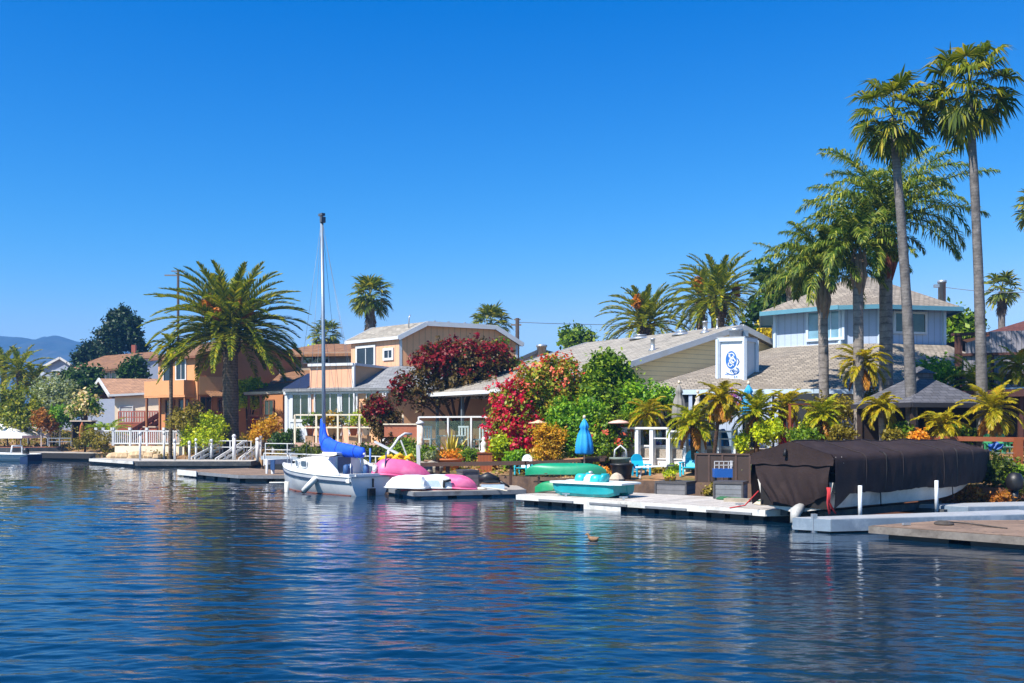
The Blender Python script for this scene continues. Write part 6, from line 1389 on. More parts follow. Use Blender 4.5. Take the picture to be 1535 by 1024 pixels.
shrub('hedge_shrub', 'deep green hedge on the slope below the deck of the beige house', 'shrub', g(520, 54.5), 7, 2, 1.3, 6200, .09, 92, leafmat('leaf_hedge', [(20, 40, 8), (44, 66, 12), (72, 92, 20), (104, 112, 34)]), lobes=[lo(480, 680, 54.5, 28, 12), lo(520, 682, 54, 30, 12), lo(560, 682, 53, 28, 12), lo(590, 684, 52, 22, 10), lo(455, 676, 55.5, 16, 11)], stem=False)
shrub('leafy_shrub', 'grassy green shrub beside the curved white davit', 'shrub', g(605, 51), 2, 1.5, 1.2, 2600, .08, 93, G_MID(), lobes=[lo(606, 668, 51, 16, 12), lo(594, 676, 50.5, 14, 8), lo(618, 680, 50, 14, 9)])
# ------------------------------------------------------------------ right-hand garden behind the covered boat
for px, py, D, rx, rz, mt, lab, s in (
    (1225, 640, 38.6, 24, 17, G_LIME(), 'lime green shrub under the swollen-necked queen palm', 101),
    (1262, 650, 37.4, 17, 11, G_OLIVE(), 'olive shrub between the first two queen palm trunks', 102),
    (1152, 648, 38.2, 20, 16, G_LIME(), 'lime shrub just left of the red cordyline', 103),
    (1250, 612, 41, 32, 20, G_OLIVE(), 'olive hedge mass behind the queen palm trunks', 104),
    (1302, 612, 41.5, 24, 30, G_OLIVE(), 'tall olive shrub left of the gazebo roof', 105),
    (1350, 648, 36.4, 18, 11, G_MID(), 'low green shrub under the gazebo edge', 106),
    (1338, 654, 35.8, 12, 7, G_OLIVE(), 'low olive shrub behind the middle of the boat cover', 107),
    (1440, 652, 36.6, 22, 11, G_MID(), 'green shrub between the two right-hand small palms', 108),
    (1205, 655, 37.2, 20, 11, G_MID(), 'green shrub right of the red cordyline', 109),
    (1400, 562, 44.2, 34, 18, leafmat('leaf_fresh_green', []), 'feathery green shrub behind the gazebo cupola', 110),
    (1112, 662, 38.6, 8, 12, G_LIME(), 'lime shrub at the right end of the white wall', 111),
    (1490, 705, 33.6, 30, 20, leafmat('leaf_hedge', []), 'dark green shrub at the shore right of the boat bow', 112),
    (1530, 720, 33.2, 24, 26, G_MID(), 'green bush at the right edge beside the boat bow', 113),
    (1450, 745, 32.6, 18, 9, leafmat('leaf_rust', []), 'rust-coloured ground plant under the boat bow', 114),
    (1500, 752, 32.2, 20, 9, leafmat('leaf_rust', []), 'second rust-coloured ground plant, nearer the right edge', 115),
    (985, 708, 40.6, 8, 5, G_OLIVE(), 'small olive plant at the foot of the white wall', 116),
    (1010, 706, 40.4, 8, 6, G_MID(), 'little green bush behind the grey deck box', 117),
    (1080, 737, 36.4, 18, 8, G_OLIVE(), 'olive ground plant between the two grey deck boxes', 118),
    (1112, 708, 36.8, 12, 10, G_SILVER(), 'silvery plant above the right-hand grey deck box', 119),
    (925, 716, 39.6, 12, 8, G_OLIVE(), 'olive plant beside the black barrel', 120),
    (905, 712, 39.6, 12, 8, F_ORANGE(), 'orange flowers beneath the bow of the upper green canoe', 121),
    (700, 683, 48.5, 20, 9, G_MID(), 'low green border in front of the glass-railed porch', 122),
    (752, 672, 44.4, 14, 16, G_LIME(), 'yellow-green flowering plant at the foot of the bougainvillea', 123),
    (775, 690, 43.4, 16, 10, leafmat('leaf_fresh_green', []), 'pale green seedlings beside the orange box', 124),
    (640, 683, 48.6, 13, 12, G_MID(), 'spiky green pot plant by the speckled post', 125),
    (735, 690, 44.8, 10, 9, F_ORANGE(), 'orange flowers left of the timber planter box', 126),
    (370, 660, 73, 12, 8, G_OLIVE(), 'olive clump right of the date palm foot', 127),
    (1376, 656, 35.6, 9, 6, F_ORANGE(), 'orange flowers at the foot of the leaning fan palm', 128)):
    k = D / FX; r = random.Random(s); lobs = [lo(px, py, D, rx, rz)] + [lo(px + r.uniform(-.7, .7) * rx, py + r.uniform(-.55, .5) * rz, D + r.uniform(-.3, .3), rx * r.uniform(.4, .6), rz * r.uniform(.45, .7)) for _ in range(5)]
    shrub('garden_shrub', lab, 'shrub', g(px, D), rx * 2 * k, rx * 2 * k, rz * 2 * k, int(900 + rx * rz * 4.2), .075 if D < 42 else .09, s, mt, lobes=lobs, stem=False)
# small yellowing palms
for px, pyc, D, Lp, n, s, r_, lf, sk_, lab in (
    (1066, 598, 38.6, 38, 28, 201, .075, L_PYGMY(), 12, 'slender small palm with a long thin trunk, before the white chimney'),
    (1042, 634, 39.6, 44, 28, 202, .13, L_PYGREEN(), 6, 'broad olive green palm with a bent stout trunk beside the slender one'),
    (966, 620, 42.6, 36, 26, 203, .09, L_PYGMY(), 0, 'bright yellow arching palm above the left end of the glass fence'),
    (1136, 618, 38.6, 42, 36, 204, .1, L_PYGREEN(), 6, 'upright yellow-green palm left of the boat cover peak'),
    (1168, 608, 39.4, 34, 26, 205, .09, L_PYGMY(), 6, 'drooping golden palm right of the upright yellow-green one'),
    (1278, 548, 40.6, 42, 32, 206, .07, L_PYGMY(), 4, 'golden palm head in front of the middle queen palm trunk'),
    (1326, 612, 36.4, 32, 28, 207, .11, L_PYGMY(), 0, 'small golden palm in front of the gazebo'),
    (1405, 638, 35.6, 38, 32, 208, .11, L_PYGMY(), 4, 'bushy golden palm between the two tall trunks'),
    (1494, 614, 35.6, 44, 36, 209, .1, L_PYGMY(), 8, 'golden palm on forked stems right of the tallest trunk'),
    (1462, 574, 42.6, 46, 30, 210, .1, L_PYGREEN(), 0, 'drooping olive palm below the board screen'),
    (1526, 548, 42.2, 34, 26, 211, .09, L_PYGMY(), 0, 'golden palm against the board screen at the right edge'),
    (1232, 622, 38.0, 34, 26, 212, .09, L_PYGREEN(), 4, 'small olive palm under the swollen-necked queen palm')):
    gp = g(px, D); tp = at(px, pyc, D); hgt = max(.3, tp.z - gp.z)
    small_palm(lab, gp, hgt, Lp * D / FX * 1.12, n, s, r=r_, leaf=lf, skirt=sk_, emin=-.75, barkm=(B_QUEEN() if px > 1300 else None))
# red cordyline and the agave
def blades(name, label, base, n, L, w0, mt, seed, elmin=.5, cat='plant', stemh=0.0):
    base = V(base); t = T(name, label, cat, base); r = np.random.default_rng(seed); lb = LB(); A = []
    for i in range(n):
        az = i * 2.4 + r.uniform(-.3, .3); el = 1.5 - (1.5 - elmin) * (i / n); l_ = L * r.uniform(.75, 1.1); d = np.array([math.cos(el) * math.cos(az), math.cos(el) * math.sin(az), math.sin(el)]); s_ = np.array([-math.sin(az), math.cos(az), 0]) * w0
        b0 = np.array(base) + [0, 0, stemh]; m_ = b0 + d * l_ * .5; d2 = nrm(d + np.array([math.cos(az), math.sin(az), -.35]) * .25 * (i / n)); e_ = m_ + d2 * l_ * .5
        A.append([b0 - s_ * .6, b0 + s_ * .6, m_ - s_, m_ + s_, e_ - s_ * .08, e_ + s_ * .08])
    lb.strips(A); lb.build('leaves', mt, t)
    if stemh: MB().tube([base, base + V((0, 0, stemh))], .05, 6).build('stem', B_DARK(), t)
    return t
blades('cordyline', 'crimson spiky cordyline behind the boat cover', g(1186, 38.4), 60, 1.15, .05, leafmat('leaf_cordyline', [(110, 10, 30), (150, 16, 50), (180, 40, 80), (100, 30, 30)], trans=.35), 5, .1, stemh=.9)
blades('agave', 'tall striped agave-like plant in front of the glass porch rail', g(676, 49), 22, 1.6, .085, leafmat('leaf_agave', [(108, 112, 44), (146, 144, 70), (176, 166, 96), (96, 104, 60)], trans=.15), 6, .8)
blades('yucca', 'grey-green spiky yucca on the terrace behind the blue panel', g(1098, 41.4), 26, .8, .04, leafmat('leaf_yucca', [(84, 100, 84), (110, 124, 104), (134, 146, 124)], trans=.15), 7, .0, stemh=.1)
# ------------------------------------------------------------------ left shore: canopies, balustrade, ramps, stairs
def hip_canopy(label, px0, px1, pya, pye, D, dep, gable=False, zb=1.0, name='canopy', group='white shade canopies'):
    c = at((px0 + px1) / 2, pye, D); w_ = (px1 - px0) / 2 * D / FX; t = T(name, label, 'canopy', (c.x, c.y, gz(c.x, c.y)), group); ze, za = c.z, zz(pya, D); m_ = MB()
    q = [(c.x - w_, c.y - dep / 2, ze), (c.x + w_, c.y - dep / 2, ze), (c.x + w_, c.y + dep / 2, ze), (c.x - w_, c.y + dep / 2, ze)]
    if gable:
        r0_, r1_ = (c.x, c.y - dep / 2, za), (c.x, c.y + dep / 2, za); m_.slab([q[1], q[2], r1_, r0_], (0, 0, -.08)); m_.slab([q[3], q[0], r0_, r1_], (0, 0, -.08))
    else:
        a = (c.x - w_ * .12, c.y, za); b = (c.x + w_ * .12, c.y, za); m_.slab([q[0], q[1], b, a], (0, 0, -.04)); m_.slab([q[1], q[2], b], (0, 0, -.04)); m_.slab([q[2], q[3], a, b], (0, 0, -.04)); m_.slab([q[3], q[0], a], (0, 0, -.04))
        for i in range(4): m_.beam(V(q[i]) - V((0, 0, .1)), V(q[(i + 1) % 4]) - V((0, 0, .1)), .03, .24)
    m_.build('canopy_top', basic('white_canvas', (236, 234, 230), .8, .04, 1), t); m_ = MB()
    for p in q: p = V(p); p = c + (p - c) * .95; m_.beam((p.x, p.y, zb), (p.x, p.y, ze), .09)
    m_.build('canopy_leg', basic('grey_pole', (120, 126, 134), .5), t)
    return t
hip_canopy('large white hip canopy over the deck at the far left', -62, 54, 631, 653, 88, 5)
hip_canopy('small white gable canopy behind the large white canopy', 26, 59, 633, 646, 92, 4, True)
def lattice_tangle(label, px0, px1, py0, py1, D):
    t = T('trellis', label, 'trellis', g((px0 + px1) / 2, D)); m_ = MB(); r = random.Random(8)
    for i in range(16):
        a = at(r.uniform(px0, px1), r.uniform(py0, py1), D + r.uniform(-.5, .5)); b = a + V((r.uniform(-1, 1), 0, r.uniform(-.3, .5))); m_.tube([a, (a + b) / 2 + V((0, 0, .1)), b], .05, 5)
    m_.beam(at(px0, py0, D), at(px1 + 5, py0 + 4, D), .09)
    for px in (px0 + 4, (px0 + px1) / 2, px1): p = at(px, py1, D); m_.beam((p.x, p.y, 1), at(px, py0, D), .1)
    m_.build('dead_branches', basic('bleached_wood', (176, 166, 158), .9, .2, 4), t)
lattice_tangle('bleached branch trellis right of the small white canopy', 58, 90, 638, 656, 86)
t = T('guard_rail', 'thin dark rail with posts on the far left shore', 'railing', g(90, 84)); m_ = MB(); a, b = at(72, 678, 84), at(107, 677, 84); a.z = b.z = 1.1; rail_run(m_, [a, b], zz(657, 84) - 1.1, .1, (1.0, .55), .08, 1.1); m_.build('rail', basic('grey_pole', (120, 126, 134)), t)
t = T('shed', 'dark open-fronted timber garden box left of the cycad', 'shed', g(122, 82)); m_ = MB(); a, b = at(107, 632, 82), at(136, 632, 82)
m_.bx(a.x, b.x, 82.9, 83.0, 1.0, a.z); m_.bx(a.x, a.x + .12, 82, 82.9, 1.0, a.z); m_.bx(b.x - .12, b.x, 82, 82.9, 1.0, a.z); m_.build('wall', basic('dark_wall_and_shade', (50, 38, 34)), t); m_ = MB(); m_.bx(a.x - .1, b.x + .1, 81.9, 83.1, a.z, a.z + .1); m_.build('top', basic('pale_gutter', (196, 176, 156)), t)
t = T('umbrella', 'closed rust-brown garden umbrella left of the cycad', 'umbrella', g(123, 79.5)); p = at(123, 662, 79.5); m_ = MB(); m_.lathe([(.05, -.2), (.2, .1), (.26, .5), (.16, 1.3), (.03, 1.55)], p, 8); m_.build('canopy', basic('rust_canvas', (156, 84, 44), .8, .2, 5), t); m_ = MB(); m_.tube([(p.x, p.y, 1), p + V((0, 0, 1.6))], .03, 6); m_.build('pole', DARKWOOD(), t)
# balustrade around the patio behind the pale dock
zb_ = 1.3
t = T('balustrade', 'white wooden balustrade on the bank behind the long pale dock', 'balustrade', (-27.5, 75, zb_)); m_ = MB(); pts = [at(144, 680, 77), at(155, 680, 78.5), at(168, 680, 77), at(170, 680, 74.0), at(246, 680, 73.2), at(277, 680, 72.6)]
for p in pts: p.z = zb_
rail_run(m_, pts, 1.15, .13, (.95, .15), .1, 1.6, bal=.16, bw=.055, bz=(.12, .95), cap=.2); m_.build('rail', WHITE(), t)
t = T('retaining_wall', 'pale stucco bank wall with stone blocks below the white balustrade', 'wall', (-26.5, 72.6, .3)); m_ = MB(); a, b, c = at(172, 690, 73.8), at(246, 690, 73.0), at(276, 690, 72.4); m_.prism([a[:2], b[:2], c[:2], (c.x, c.y + 1.5), (a.x, a.y + 1.5)], -.3, zb_ - .02); m_.build('wall', basic('pale_stucco', (226, 208, 182), .9, .1, 1.2), t)
m_ = MB()
for i in range(9): p = at(172 + 8 * i + rnd.uniform(-2, 2), 684, 72.2); p.z = .35 + rnd.uniform(0, .3); m_.lathe([(.02, -.3), (.38, -.2), (.45, .05), (.3, .28), (.02, .34)], p, 7, sx=rnd.uniform(.8, 1.4), sm=False)
m_.build('boulders', basic('tan_rock', (186, 160, 124), .9, .3, 3), t)
# three sloping gangway rails
def ramp(label, x0, y0, x1, y1, Da, Db, gap=.75):
    a, b = at(x0, y0, Da), at(x1, y1, Db); t = T('gangway', label, 'gangway', (a.x, a.y, .4), 'white gangways up from the pale dock'); d = (b - a); m_ = MB(); off = V((0, gap, 0))
    for o in (V((0, 0, 0)), off): m_.beam(a + o, b + o, .09); m_.beam(a + o + V((.0, 0, -.38)) + d * .06, b + o + V((0, 0, -.38)), .07)
    for k in (0.0, .33, .66, 1.0):
        for o in (V((0, 0, 0)), off): p = a + d * k + o; m_.beam(p + V((0, 0, .05)), p - V((0, 0, .75 if k else .3)), .07)
    m_.build('handrail', WHITE(), t); m_ = MB(); m_.slab([a + V((0, 0, -.5)), b + V((0, 0, -.75)), b + off + V((0, 0, -.75)), a + off + V((0, 0, -.5))][::1], (0, 0, -.1)); m_.build('tread', ALU(), t)
ramp('leftmost white gangway rails sloping up to the bank', 287, 686, 329, 663, 69, 71)
ramp('middle white gangway rails, left of the tall white piling', 323, 688, 366, 661, 68.4, 70.5)
ramp('right white gangway rails sloping up beside the tall pilings', 358, 688, 388, 664, 68.2, 69.5)
for i, (px, py, D, h_) in enumerate(((351, 656, 68.2, 0), (386, 661, 67.8, 0), (391, 658, 69, 0), (410, 658, 69.5, 0), (294, 662, 70, 0), (305, 663, 70.4, 0), (284, 666, 68.6, 0), (317, 663, 70, 0), (262, 663, 67.6, 0), (210, 652, 67.2, 0), (246, 651, 72.2, 0))):
    p = at(px, py, D); o = T('mooring_post', ['tallest white post with a ball cap in front of the date palm trunk', 'white post at the foot of the right gangway', 'white post just behind the right gangway foot', 'stout white post right of all the gangways', 'white post by the lime shrub, left of the leftmost gangway top', 'thin white post at the leftmost gangway', 'white post right of the balustrade end', 'short white post between the left and middle gangways', 'white post on the dock below the balustrade end', 'tall white post at the corner of the pale dock', 'white post against the middle of the balustrade'][i], 'post', (p.x, p.y, .3), 'white posts along the left docks')
    m_ = MB(); m_.tube([(p.x, p.y, .3), p], .13 if i in (0, 1, 3) else .08, 8); m_.build('shaft', WHITE(), o); m_ = MB(); m_.lathe([(.1, -.02), (.17 if i in (0, 1, 3) else .11, .08), (.1, .2), (.01, .24)], p, 8); m_.build('cap', WHITE(), o)
t = T('guard_rail', 'white horizontal pipe rail across the bank behind the gangways', 'railing', (-19, 71, .8)); m_ = MB(); a, b = at(283, 676, 71), at(408, 680, 70); a.z = b.z = .9; rail_run(m_, [a, b], zz(661, 70) - .9, .07, (1.0, .45), .06, 1.6); m_.build('rail', WHITE(), t)
# stairs
t = T('staircase', 'red-brown timber staircase climbing to the orange house', 'staircase', g(218, 84)); a, b = at(193, 647, 83.6), at(245, 616, 85); m_ = MB(); sdv = V((0, .9, 0))
for i in range(11): p = a.lerp(b, i / 10); m_.beam(p + V((0, 0, -.35)), p + sdv + V((0, 0, -.35)), .32, .06)
m_.build('tread', basic('redwood_light', (176, 104, 74), .7, .2, 3), t); m_ = MB()
for o in (V((0, 0, 0)), sdv):
    m_.beam(a + o, b + o, .16, .2); m_.beam(a + o + V((0, 0, -.3)), b + o + V((0, 0, -.3)), .08); m_.beam(a + o + V((0, 0, -.62)), b + o + V((0, 0, -.62)), .1, .26)
    for i in range(8): p = a.lerp(b, i / 7) + o; m_.beam(p, p - V((0, 0, .7)), .07)
m_.build('handrail', basic('redwood_stair', (92, 42, 34), .65, .25, 3), t); m_ = MB(); m_.beam(b + V((0, -.05, .1)), b + V((.35, -.05, -.7)), .14); m_.build('newel', WHITE(), t)
t = T('balustrade', 'red lattice balustrade above the red-brown stairs', 'balustrade', g(205, 88)); m_ = MB(); a, b = at(178, 634, 88), at(236, 634, 88); rail_run(m_, [a, b], zz(617, 88) - a.z, .1, (1.0, .5, .05), .08, 1.1, bal=.22, bw=.07); m_.build('rail', basic('red_lattice', (164, 84, 66), .7, .2), t)
m_ = MB(); m_.slab([at(176, 634.5, 88), at(238, 634.5, 88), at(238, 634, 90), at(176, 634, 90)], (0, 0, -1.4)); m_.build('platform', basic('rust_wall', (150, 82, 58), .85, .15), t)
t = T('retaining_wall', 'rust-brown garden wall below the stairs', 'wall', g(232, 83)); m_ = MB(); a, b = at(216, 645, 83), at(264, 645, 83); m_.bx(a.x, b.x, 83, 83.4, .8, zz(641, 83)); m_.build('wall', basic('rust_wall', (150, 82, 58)), t); m_ = MB(); m_.bx(a.x - .1, b.x, 82.94, 83.46, zz(641, 83), zz(639, 83)); m_.build('coping', basic('pale_gutter', (196, 176, 156)), t)
t = T('garden_gate', 'weathered grey garden gate left of the lime shrub', 'gate', g(268, 76)); m_ = MB(); a, b = at(258, 656, 76), at(276, 656, 76); a.z = b.z = 1.6; rail_run(m_, [a, b], zz(636, 76) - 1.6, .12, (.98, .5), .1, .5); m_.build('boards', basic('weathered_boards', (132, 130, 138)), t)
t = T('workbench', 'bright red counter with shelf under the patio roof', 'counter', g(382, 76)); m_ = MB(); a, b = at(371, 0, 76), at(391, 0, 76); m_.bx(a.x, b.x, 76, 76.6, zz(634, 76), zz(629, 76)); m_.bx(a.x, b.x, 76.5, 76.6, zz(652, 76), zz(624, 76)); m_.bx(a.x, a.x + .12, 76, 76.5, 1.2, zz(624, 76)); m_.bx(b.x - .12, b.x, 76, 76.5, 1.2, zz(634, 76)); m_.build('counter', basic('red_paint', (206, 62, 34), .6, .15, 3), t); m_ = MB(); m_.bx(a.x - .05, b.x + .4, 75.9, 76.55, zz(629, 76), zz(628, 76)); m_.build('worktop', basic('pale_gutter', (196, 176, 156)), t)
# poles and wires
def pole(label, px, pyt, D, arm=None, r=.14):
    p = at(px, pyt, D); t = T('utility_pole', label, 'utility pole', g(px, D)); m_ = MB(); m_.tube([(p.x, p.y, 1), p], [r * 1.2, r], 8); m_.build('shaft', basic('pole_wood', (58, 48, 44), .85, .25, 3), t)
    if arm: m_ = MB(); m_.beam(p + V((-arm, 0, -.5)), p + V((arm * .6, 0, -.5)), .12); m_.beam(p + V((-arm * .5, 0, -.1)), p + V((arm * .5, 0, -.1)), .1); m_.build('crossarm', basic('pole_arm', (120, 112, 104), .8), t)
    return p
p1_ = pole('thin utility pole with crossarms rising behind the huge date palm', 267, 405, 96, 1.3, .12); p2_u = pole('dark wooden utility pole at the right end of the beige gable', 775.5, 477, 74, .5)
def wire(label, a, b, sag):
    t = T('overhead_wire', label, 'wire', a); m_ = MB(); m_.tube([a.lerp(b, i / 14) - V((0, 0, sag * 4 * (i / 14) * (1 - i / 14))) for i in range(15)], .022, 4); m_.build('cable', basic('wire_grey', (110, 116, 124), .6), t)
wire('thin overhead wire running right from the dark utility pole', p2_u + V((0, 0, -.3)), at(1215, 470, 110), .6)
wire('second thin wire above the pale blue roof flue', at(1400, 428, 70), at(1600, 435, 66), .3)
m_ = MB()
t = T('antenna', 'rusty television antenna mast behind the patio roof', 'antenna', g(419, 84)); c = at(419, 553, 84); m_.tube([(c.x, c.y, 4.5), c + V((0, 0, .6))], .03, 5)
for k in range(4): m_.beam(c + V((-.35 + .05 * k, 0, .1 + .14 * k)), c + V((.35 - .05 * k, 0, .1 + .14 * k)), .02)
m_.build('mast', basic('wire_grey', (110, 116, 124)), t)

# ------------------------------------------------------------------ deck of the beige house
DK = 56.6
t = T('raised_deck', 'raised pale timber deck with horizontal rails below the beige house', 'deck', (-9.5, 57, 1.2)); m_ = MB(); a, b = at(442, 665, DK), at(604, 665, DK - .4); zd = a.z
m_.prism([a[:2], b[:2], (b.x + 1.5, 62), (a.x, 62)], zd - .2, zd); m_.build('deck', PALEDECK(), t)
m_ = MB(); a.z = b.z = zd; rail_run(m_, [a, b], zz(622, DK) - zd, .1, (1.0, .56), .08, 1.15); m_.build('rail', basic('cream_rail', (232, 218, 192), .6, .06), t)
m_ = MB(); m_.beam(at(442, 666.5, DK - .06), at(604, 667, DK - .46), .06, .22); m_.build('fascia', basic('pinkish_board', (206, 166, 146), .8, .15), t)
m_ = MB()
for px in (462, 491, 518, 545, 575): p = at(px, 666, DK + .3); m_.beam((p.x, p.y, .8), p, .2)
m_.build('deck_post', basic('post_tan', (176, 138, 104), .8), t)
for i, (px, lf, lab) in enumerate(((465, G_MID(), 'green potted plants at the left end of the deck rail'), (482, G_OLIVE(), 'olive potted plants on the deck beside the mast'), (497, G_GOLD(), 'golden potted plant on the deck rail right of the mast'), (530, G_LIME(), 'lime trailing plant on the right part of the deck rail'), (549, G_LIME(), 'bushy lime plant next to the small crimson tree on the deck'), (506, G_SILVER(), 'silvery potted plant midway along the deck rail'))):
    o = at(px, 642, DK + .35); t = T('potted_plant', lab, 'potted plant', (o.x, o.y, zd), 'pots along the deck rail'); lb = LB(); cloud(lb, [(o.x, o.y, o.z + .45, .42, .3, .36), (o.x + .2, o.y, o.z + .6, .25, .2, .25)], 520, .085, 300 + i); lb.build('foliage', lf, t)
    m_ = MB(); m_.lathe([(.16, 0), (.26, .45), (.3, .47), (.3, .55), (.05, .56)], (o.x, o.y, zd + .45), 10); m_.build('pot', basic(['terracotta', 'white_pot', 'tan_pot'][i % 3], [(166, 92, 60), (220, 214, 206), (190, 156, 116)][i % 3], .8), t); m_ = MB(); m_.box((o.x, o.y, zd + .225), (.5, .35, .45)); m_.build('stand', basic('post_tan', (176, 138, 104)), t)
def chair(label, c, yaw, s=1.0, mt=None, group=None):
    t = T('patio_chair', label, 'chair', c, group); M_ = place(c, yaw) @ Matrix.Scale(s, 4); m_ = MB(M_); m_.bx(-.25, .25, -.25, .25, .42, .47); m_.build('seat', mt, t); m_ = MB(M_)
    for x in (-.22, -.08, .08, .22): m_.bx(x - .03, x + .03, .22, .26, .47, .95)
    m_.bx(-.26, .26, .21, .27, .93, 1.0); m_.build('backrest', mt, t)
    for x in (-.22, .22):
        for y in (-.22, .22): m_ = MB(M_); m_.bx(x - .025, x + .025, y - .025, y + .025, 0, .42); m_.build('leg', mt, t)
o = at(533, 640, 59); o.z = zd; chair('pale slatted chair on the beige house deck', o, .5, 1.3, WHITE())
# glass porch rail
PR = 50.0; zp = 1.5
t = T('glass_railing', 'clear glass railing with pale posts before the grey-roofed porch', 'railing', (-3.5, 50, zp)); a, b, c = at(628, 670, 51.2), at(672, 670, 50.3), at(778, 670, 48.8)
for p in (a, b, c): p.z = zp
m_ = MB(); rail_run(m_, [a, b, c], zz(625, PR) - zp, .09, (1.0,), .08, 1.25); m_.build('rail', basic('pale_rail', (206, 206, 204), .5, .1), t)
m_ = MB()
for p, q in ((a, b), (b, c)): m_.beam(p + V((0, .02, .85)), q + V((0, .02, .85)), .015, 1.3)
m_.build('glass_panel', clearmat('clear_glass'), t)
m_ = MB(); m_.prism([(a.x, a.y - .2), (c.x, c.y - .2), (c.x + 1.2, c.y + 4), (a.x + 1, a.y + 5)], .6, zp); m_.build('plinth', basic('stone_wall', (156, 138, 118), .9, .2, 2, 'stone', pw=.5, ph=.22, gap=.03), t)
for px, D, yw, lab in ((646, 52.4, .8, 'white chair behind the left part of the glass railing'), (722, 50.8, -.5, 'white chair behind the right part of the glass railing'), (700, 51.6, 2.6, 'white chair at the middle of the glass-railed porch')):
    o = at(px, 0, D); o.z = zp; chair(lab, o, yw, 1.25, WHITE(), 'white porch chairs')
o = at(676, 0, 51.6); o.z = zp; t = T('patio_table', 'white patio table behind the glass railing', 'table', o); m_ = MB(); m_.box(o + V((0, 0, .74)), (1.5, .8, .05)); m_.build('tabletop', WHITE(), t); m_ = MB()
for x in (-.6, .6): m_.box(o + V((x, 0, .36)), (.08, .6, .71))
m_.build('trestle', WHITE(), t)
t = T('lamp_post', 'speckled white and orange post at the left end of the glass railing', 'post', g(628, 49.6)); p = at(630, 636, 49.6); m_ = MB(); m_.tube([(p.x, p.y, .6), p], .16, 10, wob=.1); m_.build('shaft', basic('speckled_post', (228, 214, 196), .8, .2, 5, stain=(206, 112, 44)), t); m_ = MB(); m_.lathe([(.2, 0), (.22, .08), (.1, .16), (.01, .2)], p, 10); m_.build('cap', WHITE(), t)
t = T('barrel_planter', 'half barrel planter by the beige house side wall', 'planter', g(612, 54.5)); p = at(606, 655, 54.5); m_ = MB(); m_.bx(p.x - 1.1, p.x + .9, 54.5, 54.6, p.z, zz(636, 54.5)); m_.build('boards', basic('redwood_light', (176, 104, 74)), t); m_ = MB(); m_.bx(p.x - 1.15, p.x + .95, 54.44, 54.66, zz(637, 54.5), zz(635, 54.5)); m_.build('cap_rail', basic('cream_rail', (232, 218, 192)), t)
# white davit and grey slide arm behind the pink hull
t = T('davit', 'white curved pipe davit on the shore behind the pink hull', 'davit', at(590, 690, 46)); m_ = MB(); m_.tube([at(583, 676, 46), at(590, 668, 46), at(598, 656, 46.2), at(607, 650, 46.4), at(617, 651, 46.6)], .06, 8); m_.tube([at(583, 676, 46), at(578, 690, 45.8), (xx(577, 45.8), 45.8, .3)], .08, 8); m_.build('pipe', WHITE(), t)
t = T('gangplank', 'pale grey sloping gangplank leading down behind the yellow life jackets', 'gangplank', at(588, 680, 46)); m_ = MB(); a, b = at(562, 661, 48.5), at(612, 687, 43.6); m_.slab([a + V((0, -.3, 0)), b + V((0, -.3, 0)), b + V((0, .35, 0)), a + V((0, .35, 0))], (0, 0, -.08)); m_.build('plank', basic('pale_plank', (196, 198, 200), .6, .15), t)
m_ = MB(); m_.beam(b + V((0, -.3, .02)), b + V((-.3, -.3, .8)), .06); m_.beam(b + V((.5, -.2, -.8)), b + V((.45, -.2, .6)), .16); m_.build('post', WHITE(), t)
t = T('rocks', 'heap of pale shore boulders behind the sailboat stern', 'rocks', at(585, 705, 43.5)); m_ = MB()
for i in range(14): p = at(562 + 7 * i + rnd.uniform(-3, 3), 706 + rnd.uniform(-8, 2), 44 + rnd.uniform(-.3, .6)); m_.lathe([(.02, -.35), (.3, -.2), (.36, .02), (.22, .2), (.02, .26)], p, 7, sx=rnd.uniform(.8, 1.3), sy=rnd.uniform(.8, 1.2), sm=False)
m_.build('boulders', basic('grey_rock', (150, 140, 124), .9, .3, 3), t)
# white wire ladder rails at the mid docks
t = T('guard_rail', 'long low pipe rail behind the sailboat with blue-capped posts', 'railing', at(500, 690, 50)); m_ = MB(); a, b = at(396, 686, 55), at(612, 690, 47.5); a.z = b.z = .55; rail_run(m_, [a, b], .7, .06, (1.0, .5), .05, 2.2); m_.build('rail', WHITE(), t)
m_ = MB()
for px in (527, 541, 555): p = at(px, 672, 48.6); m_.tube([(p.x, p.y, .3), p], .05, 6)
m_.build('pipe_stub', basic('blue_pipe_cap', (60, 110, 190), .5), t)
t = T('mooring_post', 'twin white mooring posts at the right end of the brown plank dock', 'post', (xx(411, 50), 50, 0)); m_ = MB(); p = at(409, 690, 50); m_.tube([(p.x, p.y, -.4), p], .09, 8); p = at(400, 688, 50); m_.tube([(p.x, p.y, -.4), p], .06, 8); m_.beam(at(398, 693, 50), at(437, 691, 52), .14, .24); m_.build('shaft', WHITE(), t); m_ = MB(); p = at(409, 694, 49.86); m_.box(p + V((0, 0, -.1)), (.2, .16, .5)); m_.build('navy_wrap', basic('navy_gear', (40, 78, 128)), t)
t = T('mooring_post', 'stubby white mooring post in the water left of the sailboat bow', 'post', (xx(430, 41.5), 41.5, 0)); m_ = MB(); p = at(430, 722, 41.5); m_.tube([(p.x, p.y, -.5), p], .1, 9); m_.tube([p + V((-.75, .1, -.05)), p + V((.1, 0, -.04))], .03, 6); m_.build('shaft', basic('worn_white', (206, 206, 200), .6, .2, 5), t)

